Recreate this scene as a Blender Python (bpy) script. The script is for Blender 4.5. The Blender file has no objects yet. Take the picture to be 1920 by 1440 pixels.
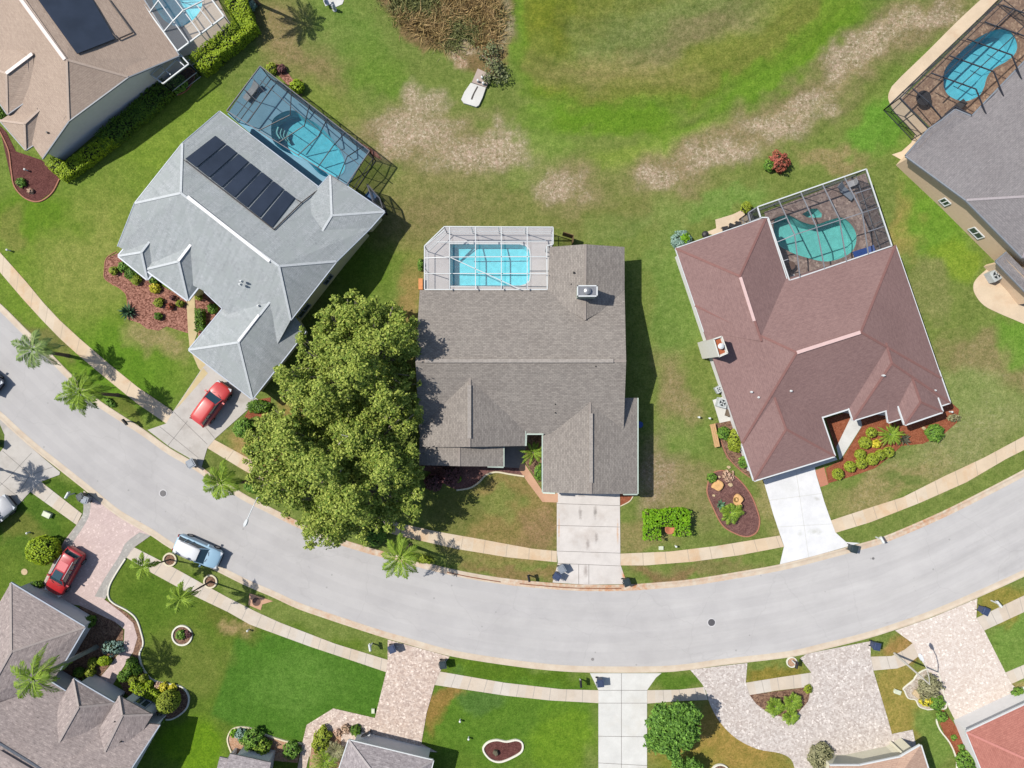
import bpy, math, random
import numpy as np
from mathutils import Vector, Matrix
from mathutils.geometry import tessellate_polygon
sc = bpy.context.scene
col = sc.collection
R = math.radians
# ---------------------------------------------------------------- camera, sky, sun, exposure
H = 64.0                                   # flying height in metres; 20 px of the 1920 px photo = 1 m on the ground
cam = bpy.data.cameras.new('camera'); cam_o = bpy.data.objects.new('camera', cam); col.objects.link(cam_o)
cam_o.location = (0, 0, H); cam_o.rotation_euler = (0, 0, 0)
cam.lens = 24.0; cam.sensor_width = 36.0; cam.clip_end = 6000
sc.camera = cam_o
SUN_EL, SUN_DIR = R(51.8), Vector((-15.0, 4.8, 0)).normalized()
sun_vec = Vector((SUN_DIR.x*math.cos(SUN_EL), SUN_DIR.y*math.cos(SUN_EL), math.sin(SUN_EL)))
w = bpy.data.worlds.new('World'); sc.world = w; w.use_nodes = True
nt = w.node_tree; nt.nodes.clear()
sky = nt.nodes.new('ShaderNodeTexSky'); sky.sky_type = 'NISHITA'; sky.sun_disc = False
sky.sun_elevation = SUN_EL; sky.sun_rotation = math.atan2(SUN_DIR.x, SUN_DIR.y)
bg = nt.nodes.new('ShaderNodeBackground'); bg.inputs['Strength'].default_value = 0.095
wo = nt.nodes.new('ShaderNodeOutputWorld')
nt.links.new(sky.outputs[0], bg.inputs[0]); nt.links.new(bg.outputs[0], wo.inputs[0])
sl = bpy.data.lights.new('sun', 'SUN'); sl.energy = 4.2; sl.angle = R(0.5); sl.color = (1.0, 0.95, 0.875)
so = bpy.data.objects.new('sun', sl); col.objects.link(so)
so.rotation_euler = sun_vec.to_track_quat('Z', 'Y').to_euler(); so.location = (0, 0, 60)
sc.view_settings.view_transform = 'Standard'; sc.view_settings.look = 'None'
sc.view_settings.exposure = 0.79; sc.view_settings.gamma = 1
KEXP = 2.05                                # picture value of a sunlit level surface = albedo * KEXP

rnd = random.Random(11); nr = np.random.default_rng(5)
def lin(c):
    c = c/255.0
    return c/12.92 if c <= .04045 else ((c+.055)/1.055)**2.4
def S(r, g, b, k=1.0):                     # albedo of a surface that photographs as r, g, b in full sun
    return (min(lin(r)*k/KEXP, .85), min(lin(g)*k/KEXP, .85), min(lin(b)*k/KEXP, .85))
def W(px, py, h=0.0):
    s = (H-h)/1280.0
    return Vector(((px-960)*s, (720-py)*s, h))
# ---------------------------------------------------------------- materials
class M_:
    def __init__(s, name):
        s.m = bpy.data.materials.new(name); s.m.use_nodes = True
        s.t = s.m.node_tree; s.b = s.t.nodes['Principled BSDF']; s.out = s.t.nodes['Material Output']
    def n(s, kind, **kw):
        x = s.t.nodes.new('ShaderNode'+kind)
        for k, v in kw.items():
            if hasattr(x, k): setattr(x, k, v)
        return x
    def l(s, a, b): s.t.links.new(a, b)
    def mix(s, f, a, b, mode='MIX'):
        x = s.t.nodes.new('ShaderNodeMix'); x.data_type = 'RGBA'; x.blend_type = mode
        for i, v in ((0, f), (6, a), (7, b)):
            if hasattr(v, 'links'): s.l(v, x.inputs[i])
            else: x.inputs[i].default_value = v if i == 0 else (*v[:3], 1)
        return x.outputs[2]
    def noise(s, vec, scale, detail=4, rough=.6):
        x = s.n('TexNoise'); x.inputs['Scale'].default_value = scale; x.inputs['Detail'].default_value = detail
        x.inputs['Roughness'].default_value = rough
        if vec is not None: s.l(vec, x.inputs['Vector'])
        return x.outputs[0]
    def ramp(s, v, a, b, ca=(0, 0, 0), cb=(1, 1, 1)):
        x = s.n('ValToRGB'); e = x.color_ramp.elements
        e[0].position = a; e[1].position = b; e[0].color = (*ca, 1); e[1].color = (*cb, 1)
        s.l(v, x.inputs[0]); return x.outputs[0]
    def pos(s): return s.n('NewGeometry').outputs['Position']
    def uv(s, scale=(1, 1, 1)):
        m = s.n('Mapping'); m.inputs['Scale'].default_value = scale
        s.l(s.n('TexCoord').outputs['UV'], m.inputs[0]); return m.outputs[0]
    def map(s, v, scale=(1, 1, 1), rot=(0, 0, 0)):
        m = s.n('Mapping'); m.inputs['Scale'].default_value = scale; m.inputs['Rotation'].default_value = rot
        s.l(v, m.inputs[0]); return m.outputs[0]
    def bump(s, v, strength=.3, dist=.02):
        x = s.n('Bump'); x.inputs['Strength'].default_value = strength; x.inputs['Distance'].default_value = dist
        s.l(v, x.inputs['Height']); s.l(x.outputs[0], s.b.inputs['Normal'])
    def done(s, c=None, rough=.8, spec=.3, metal=0, coat=0):
        if c is not None:
            if hasattr(c, 'links'): s.l(c, s.b.inputs['Base Color'])
            else: s.b.inputs['Base Color'].default_value = (*c[:3], 1)
        s.b.inputs['Roughness'].default_value = rough; s.b.inputs['Specular IOR Level'].default_value = spec
        s.b.inputs['Metallic'].default_value = metal; s.b.inputs['Coat Weight'].default_value = coat
        return s.m
def sc_(c, k): return tuple(min(x*k, .9) for x in c)
def plain(name, c, rough=.6, spec=.3, metal=0, coat=0, var=.12, scale=3.0):
    m = M_(name); p = m.pos(); f = m.ramp(m.noise(p, scale, 5), .3, .7)
    return m.done(m.mix(f, sc_(c, 1-var), sc_(c, 1+var)), rough, spec, metal, coat)
def shingles(name, c, c2, streak=0.0, mott=.5, blotch=None, speck=.5, sps=3.6):
    m = M_(name); uv = m.uv()
    b = m.n('TexBrick'); b.inputs['Scale'].default_value = 1; b.inputs['Brick Width'].default_value = .32
    b.inputs['Row Height'].default_value = .15; b.inputs['Mortar Size'].default_value = .012
    b.inputs['Color1'].default_value = (*c, 1); b.inputs['Color2'].default_value = (*c2, 1)
    b.inputs['Mortar'].default_value = (*sc_(c2, .6), 1); b.inputs['Bias'].default_value = -.1
    m.l(uv, b.inputs['Vector'])
    f = m.ramp(m.noise(m.uv((1.4, 3.0, 1)), 1.6, 5, .75), .35, .68)
    o = m.mix(mott, b.outputs[0], m.mix(f, c2, sc_(c, 1.12)))
    sn = m.noise(m.uv((1.0, 2.2, 1)), sps, 3, .85)
    f = m.ramp(sn, .56, .68); g = m.n('Math', operation='MULTIPLY'); m.l(f, g.inputs[0]); g.inputs[1].default_value = speck; o = m.mix(g.outputs[0], o, sc_(c, 1.32))
    f = m.ramp(sn, .30, .44, (1, 1, 1), (0, 0, 0)); g = m.n('Math', operation='MULTIPLY'); m.l(f, g.inputs[0]); g.inputs[1].default_value = speck; o = m.mix(g.outputs[0], o, sc_(c2, .68))
    f = m.ramp(m.noise(m.pos(), .35, 4), .3, .7)
    o = m.mix(f, o, m.mix(1.0, o, (.9, .89, .89), 'MULTIPLY'))
    if streak:
        f = m.ramp(m.noise(m.uv((2.2, .25, 1)), 1.3, 5, .7), .42, .75)
        g = m.n('Math', operation='MULTIPLY'); m.l(f, g.inputs[0]); g.inputs[1].default_value = streak
        o = m.mix(g.outputs[0], o, m.mix(1.0, o, (.72, .75, .74), 'MULTIPLY'))
    if blotch:
        f = m.ramp(m.noise(m.pos(), .8, 4, .6), .45, .7)
        o = m.mix(f, o, blotch)
    m.bump(b.outputs['Fac'], .25, .01)
    return m.done(o, .92, .15)
def leafmat(name, c1, c2, trans=.25, k=1.55):
    c1, c2 = sc_(c1, k), sc_(c2, k)
    m = M_(name); g = m.n('NewGeometry'); r = m.ramp(g.outputs['Random Per Island'], 0, 1, c1, c2)
    f = m.ramp(m.noise(g.outputs['Position'], .9, 3), .35, .65)
    o = m.mix(f, r, m.mix(1.0, r, (.78, .82, .7), 'MULTIPLY'))
    m.done(o, .65, .25)
    t = m.n('BsdfTranslucent'); m.l(o, t.inputs[0]); x = m.n('MixShader'); x.inputs[0].default_value = trans
    m.l(m.b.outputs[0], x.inputs[1]); m.l(t.outputs[0], x.inputs[2]); m.l(x.outputs[0], m.out.inputs[0])
    return m.m
def glassy(name, c, rough=.05, spec=.8):
    m = M_(name); return m.done(c, rough, spec)
# ---------------------------------------------------------------- mesh helpers
class MB:
    def __init__(s): s.v = []; s.f = []; s.mi = []; s.uv = []; s.smooth = False
    def add(s, vs, fs, mi=0, uvs=None):
        o = len(s.v); s.v += [tuple(x) for x in vs]
        for k, f in enumerate(fs):
            s.f.append(tuple(o+i for i in f)); s.mi.append(mi)
            s.uv.append([uvs[i] for i in f] if uvs is not None else None)
        return s
    def box(s, c, size, rz=0, mi=0, taper=1.0):
        x, y, z = size[0]/2, size[1]/2, size[2]/2; ca, sa = math.cos(rz), math.sin(rz)
        vs = []
        for k, zz in ((1, -z), (taper, z)):
            for a, b in ((-x, -y), (x, -y), (x, y), (-x, y)):
                a *= k; b *= k
                vs.append((c[0]+a*ca-b*sa, c[1]+a*sa+b*ca, c[2]+zz))
        return s.add(vs, [(3, 2, 1, 0), (4, 5, 6, 7), (0, 1, 5, 4), (1, 2, 6, 5), (2, 3, 7, 6), (3, 0, 4, 7)], mi)
    def bar(s, a, b, wd, ht, mi=0):                     # box beam from a to b
        a, b = Vector(a), Vector(b); d = (b-a)
        if d.length < 1e-5: return s
        d.normalize(); up = Vector((0, 0, 1))
        if abs(d.z) > .95: up = Vector((1, 0, 0))
        sd = d.cross(up).normalized()*wd/2; u = sd.cross(d).normalized()*ht/2
        vs = [a-sd-u, a+sd-u, a+sd+u, a-sd+u, b-sd-u, b+sd-u, b+sd+u, b-sd+u]
        return s.add(vs, [(0, 3, 2, 1), (4, 5, 6, 7), (0, 1, 5, 4), (1, 2, 6, 5), (2, 3, 7, 6), (3, 0, 4, 7)], mi)
    def tube(s, pts, rad, n=8, mi=0, cap=True):
        pts = [Vector(p) for p in pts]; rs = rad if isinstance(rad, (list, tuple)) else [rad]*len(pts)
        rings = []; vs = []
        for i, p in enumerate(pts):
            d = (pts[min(i+1, len(pts)-1)]-pts[max(i-1, 0)]).normalized()
            u = d.cross(Vector((0, 0, 1)) if abs(d.z) < .9 else Vector((1, 0, 0))).normalized(); v = d.cross(u)
            for k in range(n):
                a = 2*math.pi*k/n; vs.append(p+u*math.cos(a)*rs[i]+v*math.sin(a)*rs[i])
        fs = [(i*n+k, i*n+(k+1) % n, (i+1)*n+(k+1) % n, (i+1)*n+k) for i in range(len(pts)-1) for k in range(n)]
        if cap: fs += [tuple(range(n))[::-1], tuple((len(pts)-1)*n+k for k in range(n))]
        return s.add(vs, fs, mi)
    def lathe(s, c, prof, n=20, mi=0, sx=1, sy=1, rz=0):   # prof: (r, z)
        vs = []
        for r, z in prof:
            for k in range(n):
                a = 2*math.pi*k/n; x, y = r*sx*math.cos(a), r*sy*math.sin(a)
                vs.append((c[0]+x*math.cos(rz)-y*math.sin(rz), c[1]+x*math.sin(rz)+y*math.cos(rz), c[2]+z))
        m = len(prof)
        fs = [(i*n+k, i*n+(k+1) % n, (i+1)*n+(k+1) % n, (i+1)*n+k) for i in range(m-1) for k in range(n)]
        fs += [tuple(range(n))[::-1], tuple((m-1)*n+k for k in range(n))]
        return s.add(vs, fs, mi)
    def prism(s, loop, z0, z1, mi=0, scale_top=1.0):
        n = len(loop); cx = sum(p[0] for p in loop)/n; cy = sum(p[1] for p in loop)/n
        vs = [(p[0], p[1], z0) for p in loop]+[(cx+(p[0]-cx)*scale_top, cy+(p[1]-cy)*scale_top, z1) for p in loop]
        tri = tessellate_polygon([[Vector((p[0], p[1], 0)) for p in loop]])
        fs = [tuple(t) for t in tri]; out = []
        for t in fs:
            a, b, c = (Vector(vs[i]) for i in t)
            if (b-a).cross(c-a).z < 0: t = t[::-1]
            out += [tuple(t[::-1]), tuple(i+n for i in t)]
        area = sum(loop[i][0]*loop[(i+1) % n][1]-loop[(i+1) % n][0]*loop[i][1] for i in range(n))
        for i in range(n):
            j = (i+1) % n; q = (i, j, j+n, i+n); out.append(q if area > 0 else q[::-1])
        return s.add(vs, out, mi, [(v[0], v[1]) for v in vs])
    def build(s, name, mats, parent=None, local=False, smooth=None):
        me = bpy.data.meshes.new(name); off = Vector((0, 0, 0))
        if parent is not None and not local:
            p = parent
            while p is not None: off += p.location; p = p.parent
        vs = [(v[0]-off.x, v[1]-off.y, v[2]-off.z) for v in s.v]
        me.from_pydata(vs, [], s.f)
        mats = mats if isinstance(mats, (list, tuple)) else [mats]
        for m in mats: me.materials.append(m)
        if len(mats) > 1: me.polygons.foreach_set('material_index', s.mi)
        if any(u is not None for u in s.uv):
            ul = me.uv_layers.new(name='UVMap'); k = 0; flat = []
            for f, u in zip(s.f, s.uv):
                for i in range(len(f)): flat += list(u[i][:2]) if u is not None else [0, 0]
            ul.data.foreach_set('uv', flat)
        if s.smooth if smooth is None else smooth: me.polygons.foreach_set('use_smooth', [True]*len(s.f))
        me.update(); o = bpy.data.objects.new(name, me); col.objects.link(o)
        if parent is not None: o.parent = parent
        return o
def quads(name, Q, mat, parent=None, extra=None):       # Q: (N,4,3) world coords -> one mesh
    N = len(Q); me = bpy.data.meshes.new(name); off = np.zeros(3); p = parent
    while p is not None: off = off+np.array(p.location); p = p.parent
    V = (Q.reshape(-1, 3)-off).astype(np.float32)
    nv, nf = len(V), N
    me.vertices.add(nv); me.vertices.foreach_set('co', V.ravel())
    me.loops.add(N*4); me.loops.foreach_set('vertex_index', np.arange(N*4, dtype=np.int32))
    me.polygons.add(N); me.polygons.foreach_set('loop_start', np.arange(0, N*4, 4, dtype=np.int32))
    me.update(calc_edges=True); me.validate(); me.materials.append(mat)
    o = bpy.data.objects.new(name, me); col.objects.link(o)
    if parent is not None: o.parent = parent
    return o
def tag(o, label=None, cat=None, group=None, kind=None):
    if label: o['label'] = label
    if cat: o['category'] = cat
    if group: o['group'] = group
    if kind: o['kind'] = kind
    return o
def thing(name, loc, label, cat, group=None, rz=0):
    o = bpy.data.objects.new(name, None); col.objects.link(o); o.location = loc; o.rotation_euler = (0, 0, rz)
    o.empty_display_size = .3
    return tag(o, label, cat, group)
def smooth_loop(pts, n=6, closed=True):                 # Catmull-Rom through pixel points
    out = []; m = len(pts)
    rng = range(m) if closed else range(m-1)
    for i in rng:
        g = (lambda k: pts[k % m]) if closed else (lambda k: pts[max(0, min(m-1, k))])
        p0, p1, p2, p3 = g(i-1), g(i), g(i+1), g(i+2)
        for k in range(n):
            t = k/n
            out.append(tuple(.5*((2*p1[a])+(-p0[a]+p2[a])*t+(2*p0[a]-5*p1[a]+4*p2[a]-p3[a])*t*t+(-p0[a]+3*p1[a]-3*p2[a]+p3[a])*t**3) for a in (0, 1)))
    if not closed: out.append(tuple(pts[-1]))
    return out
def resample(pts, n):
    P = np.array(pts, float); d = np.r_[0, np.cumsum(np.hypot(*np.diff(P, axis=0).T))]
    t = np.linspace(0, d[-1], n); return np.c_[np.interp(t, d, P[:, 0]), np.interp(t, d, P[:, 1])], d[-1]
def slab(name, px, z, mat, th=.03, smooth=False, holes=None, rot=0, lines=None, linemat=None, parent=None, kind='structure', label=None):
    """level paving, mulch or concrete laid on the ground, outline in photo pixels"""
    if smooth: px = smooth_loop(px)
    loops = [[W(*p) for p in px]]+[[W(*p) for p in h] for h in (holes or [])]
    flat = [v for l in loops for v in l]; mb = MB(); ca, sa = math.cos(R(rot)), math.sin(R(rot))
    vs = [(v.x, v.y, z) for v in flat]; uvs = [(v.x*ca+v.y*sa, -v.x*sa+v.y*ca) for v in flat]
    fs = []
    for t in tessellate_polygon(loops):
        a, b, c = (Vector(vs[i]) for i in t); fs.append(tuple(t) if (b-a).cross(c-a).z > 0 else tuple(t[::-1]))
    mb.add(vs, fs, 0, uvs)
    for l in loops:
        n = len(l); o = [(v.x, v.y, z) for v in l]+[(v.x, v.y, z-th) for v in l]
        mb.add(o, [(i, (i+1) % n, (i+1) % n+n, i+n) for i in range(n)], 0, [(q[0], q[1]) for q in o])
    mats = [mat]
    if lines:
        mats.append(linemat)
        for (x0, y0, x1, y1) in lines:
            a, b = W(x0, y0), W(x1, y1); a.z = b.z = z+.002; mb.bar(a, b, .045, .004, 1)
    o = mb.build(name, mats, parent)
    if parent is None: o['kind'] = kind
    if label: o['label'] = label
    return o
def ribbon(name, A, B, z, mat, n=120, parent=None, prof=None, colfn=None, kind='structure'):
    """strip between two pixel polylines A and B; prof = list of (t across, z); u runs along in metres"""
    a, la = resample(A, n); b, lb = resample(B, n); prof = prof or [(0, z), (1, z)]
    m = len(prof); vs = []; uvs = []; cols = []
    L = la/20
    for i in range(n):
        pa, pb = W(*a[i]), W(*b[i]); wd = (pb-pa).length
        for t, zz in prof:
            q = pa.lerp(pb, t); vs.append((q.x, q.y, zz)); uvs.append((L*i/(n-1), t*wd))
            if colfn: cols.append(colfn(a[i][0]*(1-t)+b[i][0]*t, a[i][1]*(1-t)+b[i][1]*t))
    fs = [(i*m+k, i*m+k+1, (i+1)*m+k+1, (i+1)*m+k) for i in range(n-1) for k in range(m-1)]
    va, vb, vc = (Vector(vs[i]) for i in fs[0][:3])
    if (vb-va).cross(vc-va).z < 0: fs = [f[::-1] for f in fs]
    mb = MB().add(vs, fs, 0, uvs); o = mb.build(name, mat, parent)
    if colfn:
        at = o.data.color_attributes.new('tint', 'FLOAT_COLOR', 'POINT')
        at.data.foreach_set('color', np.array([(c, c, c, 1) for c in cols], np.float32).ravel())
    if parent is None: o['kind'] = kind
    return o
def edging(px, wd, ht, mat, parent, closed=True, smooth=True, name='edging', z=0.0):
    p = smooth_loop(px, 5, closed) if smooth else list(px)
    P = [W(*q) for q in p]; n = len(P); mb = MB(); vs = []
    for i in range(n):
        a = P[(i-1) % n] if closed or i else P[0]; b = P[(i+1) % n] if closed or i < n-1 else P[-1]
        d = (b-a).normalized(); s_ = Vector((-d.y, d.x, 0))*wd/2; q = P[i]
        vs += [(q-s_)[:2]+(z,), (q-s_*.75)[:2]+(z+ht,), (q+s_*.75)[:2]+(z+ht,), (q+s_)[:2]+(z,)]
    m = n if closed else n-1
    fs = [(i*4+k, i*4+k+1, ((i+1) % n)*4+k+1, ((i+1) % n)*4+k) for i in range(m) for k in range(3)]
    mb.add(vs, fs); return mb.build(name, mat, parent)
# smooth lattice noise on numpy arrays
def vnoise(x, y, seed):
    g = np.random.default_rng(seed).random((256, 256)); xi = np.floor(x).astype(int); yi = np.floor(y).astype(int)
    fx, fy = x-xi, y-yi; fx = fx*fx*(3-2*fx); fy = fy*fy*(3-2*fy); f = lambda i, j: g[i & 255, j & 255]
    return (f(xi, yi)*(1-fx)+f(xi+1, yi)*fx)*(1-fy)+(f(xi, yi+1)*(1-fx)+f(xi+1, yi+1)*fx)*fy
def fbm(x, y, seed, o=4):
    s = 0; a = .5; t = 0
    for k in range(o): s = s+a*vnoise(x*2**k, y*2**k, seed+k); t += a; a *= .55
    return s/t
def inpoly(x, y, P):
    c = np.zeros(x.shape, bool); n = len(P)
    for i in range(n):
        x0, y0 = P[i]; x1, y1 = P[(i+1) % n]
        if y0 == y1: continue
        c ^= ((y0 > y) != (y1 > y)) & (x < (x1-x0)*(y-y0)/(y1-y0)+x0)
    return c
def polydist(x, y, P):
    d = np.full(x.shape, 1e9); n = len(P)
    for i in range(n):
        ax, ay = P[i]; bx, by = P[(i+1) % n]; vx, vy = bx-ax, by-ay
        t = np.clip(((x-ax)*vx+(y-ay)*vy)/(vx*vx+vy*vy+1e-9), 0, 1)
        d = np.minimum(d, np.hypot(x-ax-t*vx, y-ay-t*vy))
    return np.where(inpoly(x, y, P), d, -d)
# ================================================================ materials
conc_w = plain('pale_concrete', S(240, 234, 228), .85, .2, var=.05, scale=1.2)
def concrete(name, c, stain, amt=.5, joint=None, spots=()):
    m = M_(name); p = m.pos()
    o = m.mix(m.ramp(m.noise(p, .7, 6, .65), .3, .75), sc_(c, 1.05), sc_(c, .86))
    g = m.ramp(m.noise(p, .45, 4, .6), .52, .72); k = m.n('Math', operation='MULTIPLY'); m.l(g, k.inputs[0]); k.inputs[1].default_value = amt
    o = m.mix(k.outputs[0], o, stain)
    o = m.mix(m.ramp(m.noise(p, 14, 3), .35, .75), o, m.mix(1.0, o, (.93, .93, .93), 'MULTIPLY'))
    for (sx_, sy_, rx_, ry_, sc0, a0) in spots:      # oil and rust marks, each a real mark at its own place
        q = W(sx_, sy_); mp = m.n('Mapping'); mp.inputs['Location'].default_value = (-q.x/rx_, -q.y/ry_, 0); mp.inputs['Scale'].default_value = (1/rx_, 1/ry_, 0); m.l(p, mp.inputs[0])
        ln = m.n('VectorMath', operation='LENGTH'); m.l(mp.outputs[0], ln.inputs[0]); ad = m.n('Math', operation='ADD'); m.l(ln.outputs['Value'], ad.inputs[0]); m.l(m.noise(p, 3, 4, .7), ad.inputs[1])
        g = m.ramp(ad.outputs[0], .55, 1.5, (a0, a0, a0), (0, 0, 0)); o = m.mix(g, o, sc0)
    if joint:
        u = m.n('SeparateXYZ'); m.l(m.n('TexCoord').outputs['UV'], u.inputs[0])
        a = m.n('Math', operation='PINGPONG'); a.inputs[1].default_value = joint/2; m.l(u.outputs[0], a.inputs[0])
        b = m.n('Math', operation='LESS_THAN'); b.inputs[1].default_value = .028; m.l(a.outputs[0], b.inputs[0])
        # every slab weathers a little differently
        q = m.n('Math', operation='DIVIDE'); m.l(u.outputs[0], q.inputs[0]); q.inputs[1].default_value = joint
        q2 = m.n('Math', operation='ROUND'); m.l(q.outputs[0], q2.inputs[0])
        wn = m.n('TexWhiteNoise', noise_dimensions='1D'); m.l(q2.outputs[0], wn.inputs['W'])
        o = m.mix(m.ramp(wn.outputs[0], .1, .9), o, m.mix(1.0, o, (.99, .92, .84), 'MULTIPLY'))
        o = m.mix(b.outputs[0], o, sc_(c, .62))
    return m.done(o, .9, .15)
walk_n = concrete('sidewalk_warm_concrete', S(238, 220, 194), S(224, 180, 132), .6, 2.1)
walk_s = concrete('sidewalk_grey_concrete', S(232, 223, 210), S(204, 188, 166), .4, 1.5)
drive_white = concrete('driveway_bright_concrete', S(252, 252, 252), S(232, 232, 226), .35, spots=[(1531, 935, .7, .5, S(206, 204, 196), .7), (1528, 996, 1.6, .8, S(214, 214, 206), .8), (1500, 1000, .5, .8, S(222, 222, 214), .7), (1545, 915, .5, .4, S(214, 212, 204), .6)])
drive_stained = concrete('driveway_stained_concrete', S(238, 231, 224), S(200, 186, 174), .5, spots=[(1088, 962, .42, 1.5, S(128, 120, 114), .6), (1116, 960, .42, 1.4, S(124, 118, 112), .65), (1102, 1022, .5, 1.3, S(136, 126, 120), .55), (1118, 1008, .4, 1.2, S(132, 124, 118), .55), (1098, 1070, .5, 1.6, S(160, 148, 140), .6), (1090, 928, 1.0, .5, S(150, 140, 134), .5), (1158, 1000, .25, 2.6, S(224, 170, 120), .7), (1048, 990, .2, 3.5, S(226, 176, 128), .7), (1170, 1078, .5, 1.0, S(230, 150, 84), .9)])
drive_grey = concrete('driveway_grey_concrete', S(216, 210, 202), S(176, 168, 158), .6)
drive_pale = concrete('driveway_pale_concrete', S(240, 239, 233), S(222, 216, 204), .5)
path_salmon = concrete('salmon_painted_concrete', S(226, 180, 148), S(198, 146, 112), .5)
path_tan = concrete('tan_concrete', S(226, 206, 160), S(205, 178, 128), .5)
joint_m = plain('concrete_joint', S(150, 145, 140), .9)
rim_cream = plain('cream_concrete_edging', S(240, 228, 196), .85, var=.08)
rim_white = plain('white_concrete_edging', S(248, 244, 226), .8, var=.05)
rim_brick = plain('brick_edging', S(186, 128, 102), .85, var=.18, scale=8)
def pavers(name, cols, s=.22, w2=2.0, soft=.3):
    m = M_(name); uv = m.uv(); b = m.n('TexBrick'); b.inputs['Scale'].default_value = 1
    b.inputs['Brick Width'].default_value = s*w2; b.inputs['Row Height'].default_value = s; b.inputs['Mortar Size'].default_value = .008
    b.inputs['Color1'].default_value = (*cols[0], 1); b.inputs['Color2'].default_value = (*cols[1], 1); b.inputs['Mortar'].default_value = (*sc_(cols[1], .8), 1)
    m.l(uv, b.inputs['Vector']); v = m.n('TexVoronoi'); v.inputs['Scale'].default_value = 6.5; m.l(m.pos(), v.inputs['Vector'])
    cr = m.n('SeparateColor'); m.l(v.outputs['Color'], cr.inputs[0]); f = m.ramp(cr.outputs[0], .3, 1.0)
    g2_ = m.ramp(cr.outputs[1], .8, .95); b_out = m.mix(g2_, b.outputs[0], sc_(cols[0], 1.18))
    o = m.mix(f, b_out, cols[2]); o = m.mix(m.ramp(m.noise(m.pos(), .35, 4), .35, .7), o, m.mix(1.0, o, cols[3], 'MULTIPLY'))
    return m.done(o, .88, .15)
pav_pink = pavers('pink_pavers', (S(232, 210, 202), S(218, 196, 188), S(226, 204, 196), (.9, .88, .9)), .2, 2)
pav_grey = pavers('grey_border_pavers', (S(196, 192, 184), S(178, 174, 168), S(186, 182, 176), (.95, .95, .95)), .2, 2)
pav_mott = pavers('mottled_cream_pavers', (S(246, 230, 216), S(226, 204, 188), S(196, 176, 164), (.97, .94, .92)), .18, 1.3)
pav_lilac = pavers('mottled_grey_pink_pavers', (S(240, 231, 223), S(220, 210, 202), S(196, 184, 176), (.98, .96, .94)), .18, 1.3)
pav_cream = pavers('cream_pavers', (S(250, 240, 230), S(238, 224, 212), S(224, 208, 196), (.98, .96, .94)), .18, 1.3)
deck_brown = pavers('brown_deck_pavers', (S(196, 168, 142), S(170, 140, 118), S(150, 122, 104), (.95, .93, .92)), .25, 1.6)
deck_flag = pavers('flagstone_deck', (S(205, 185, 172), S(180, 158, 148), S(150, 130, 122), (.95, .9, .9)), .45, 1.4)
deck_grey = concrete('cool_deck', S(196, 200, 202), S(176, 180, 182), .4)
deck_tan = concrete('tan_deck', S(212, 196, 176), S(196, 178, 156), .5)
walk_peach = concrete('peach_stone_walk', S(240, 218, 188), S(222, 184, 150), .5)
def mulch(name, c1, c2):
    m = M_(name); p = m.pos(); v = m.n('TexVoronoi'); v.inputs['Scale'].default_value = 9; m.l(p, v.inputs['Vector'])
    g = m.n('SeparateColor'); m.l(v.outputs['Color'], g.inputs[0])
    o = m.mix(m.ramp(g.outputs[0], .1, .95), c1, c2); o = m.mix(m.ramp(m.noise(p, 1.3, 4), .35, .7), o, m.mix(1.0, o, (.75, .72, .72), 'MULTIPLY'))
    m.bump(v.outputs['Distance'], .8, .05); return m.done(o, .95, .1)
mulch_wine = mulch('wine_bark_mulch', S(106, 66, 62), S(128, 84, 78))
mulch_red = mulch('red_bark_mulch', S(158, 92, 64), S(182, 114, 84))
mulch_pink = mulch('faded_pink_mulch', S(128, 84, 70), S(206, 152, 132))
mulch_brown = mulch('brown_leaf_mulch', S(120, 92, 78), S(176, 142, 116))
mulch_plum = mulch('plum_bark_mulch', S(120, 86, 82), S(150, 112, 104))
gravel_tan = mulch('tan_gravel', S(196, 152, 118), S(222, 186, 156))
gravel_cream = mulch('cream_stone_gravel', S(196, 180, 160), S(236, 226, 210))
asphalt = M_('old_pale_asphalt')
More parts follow.
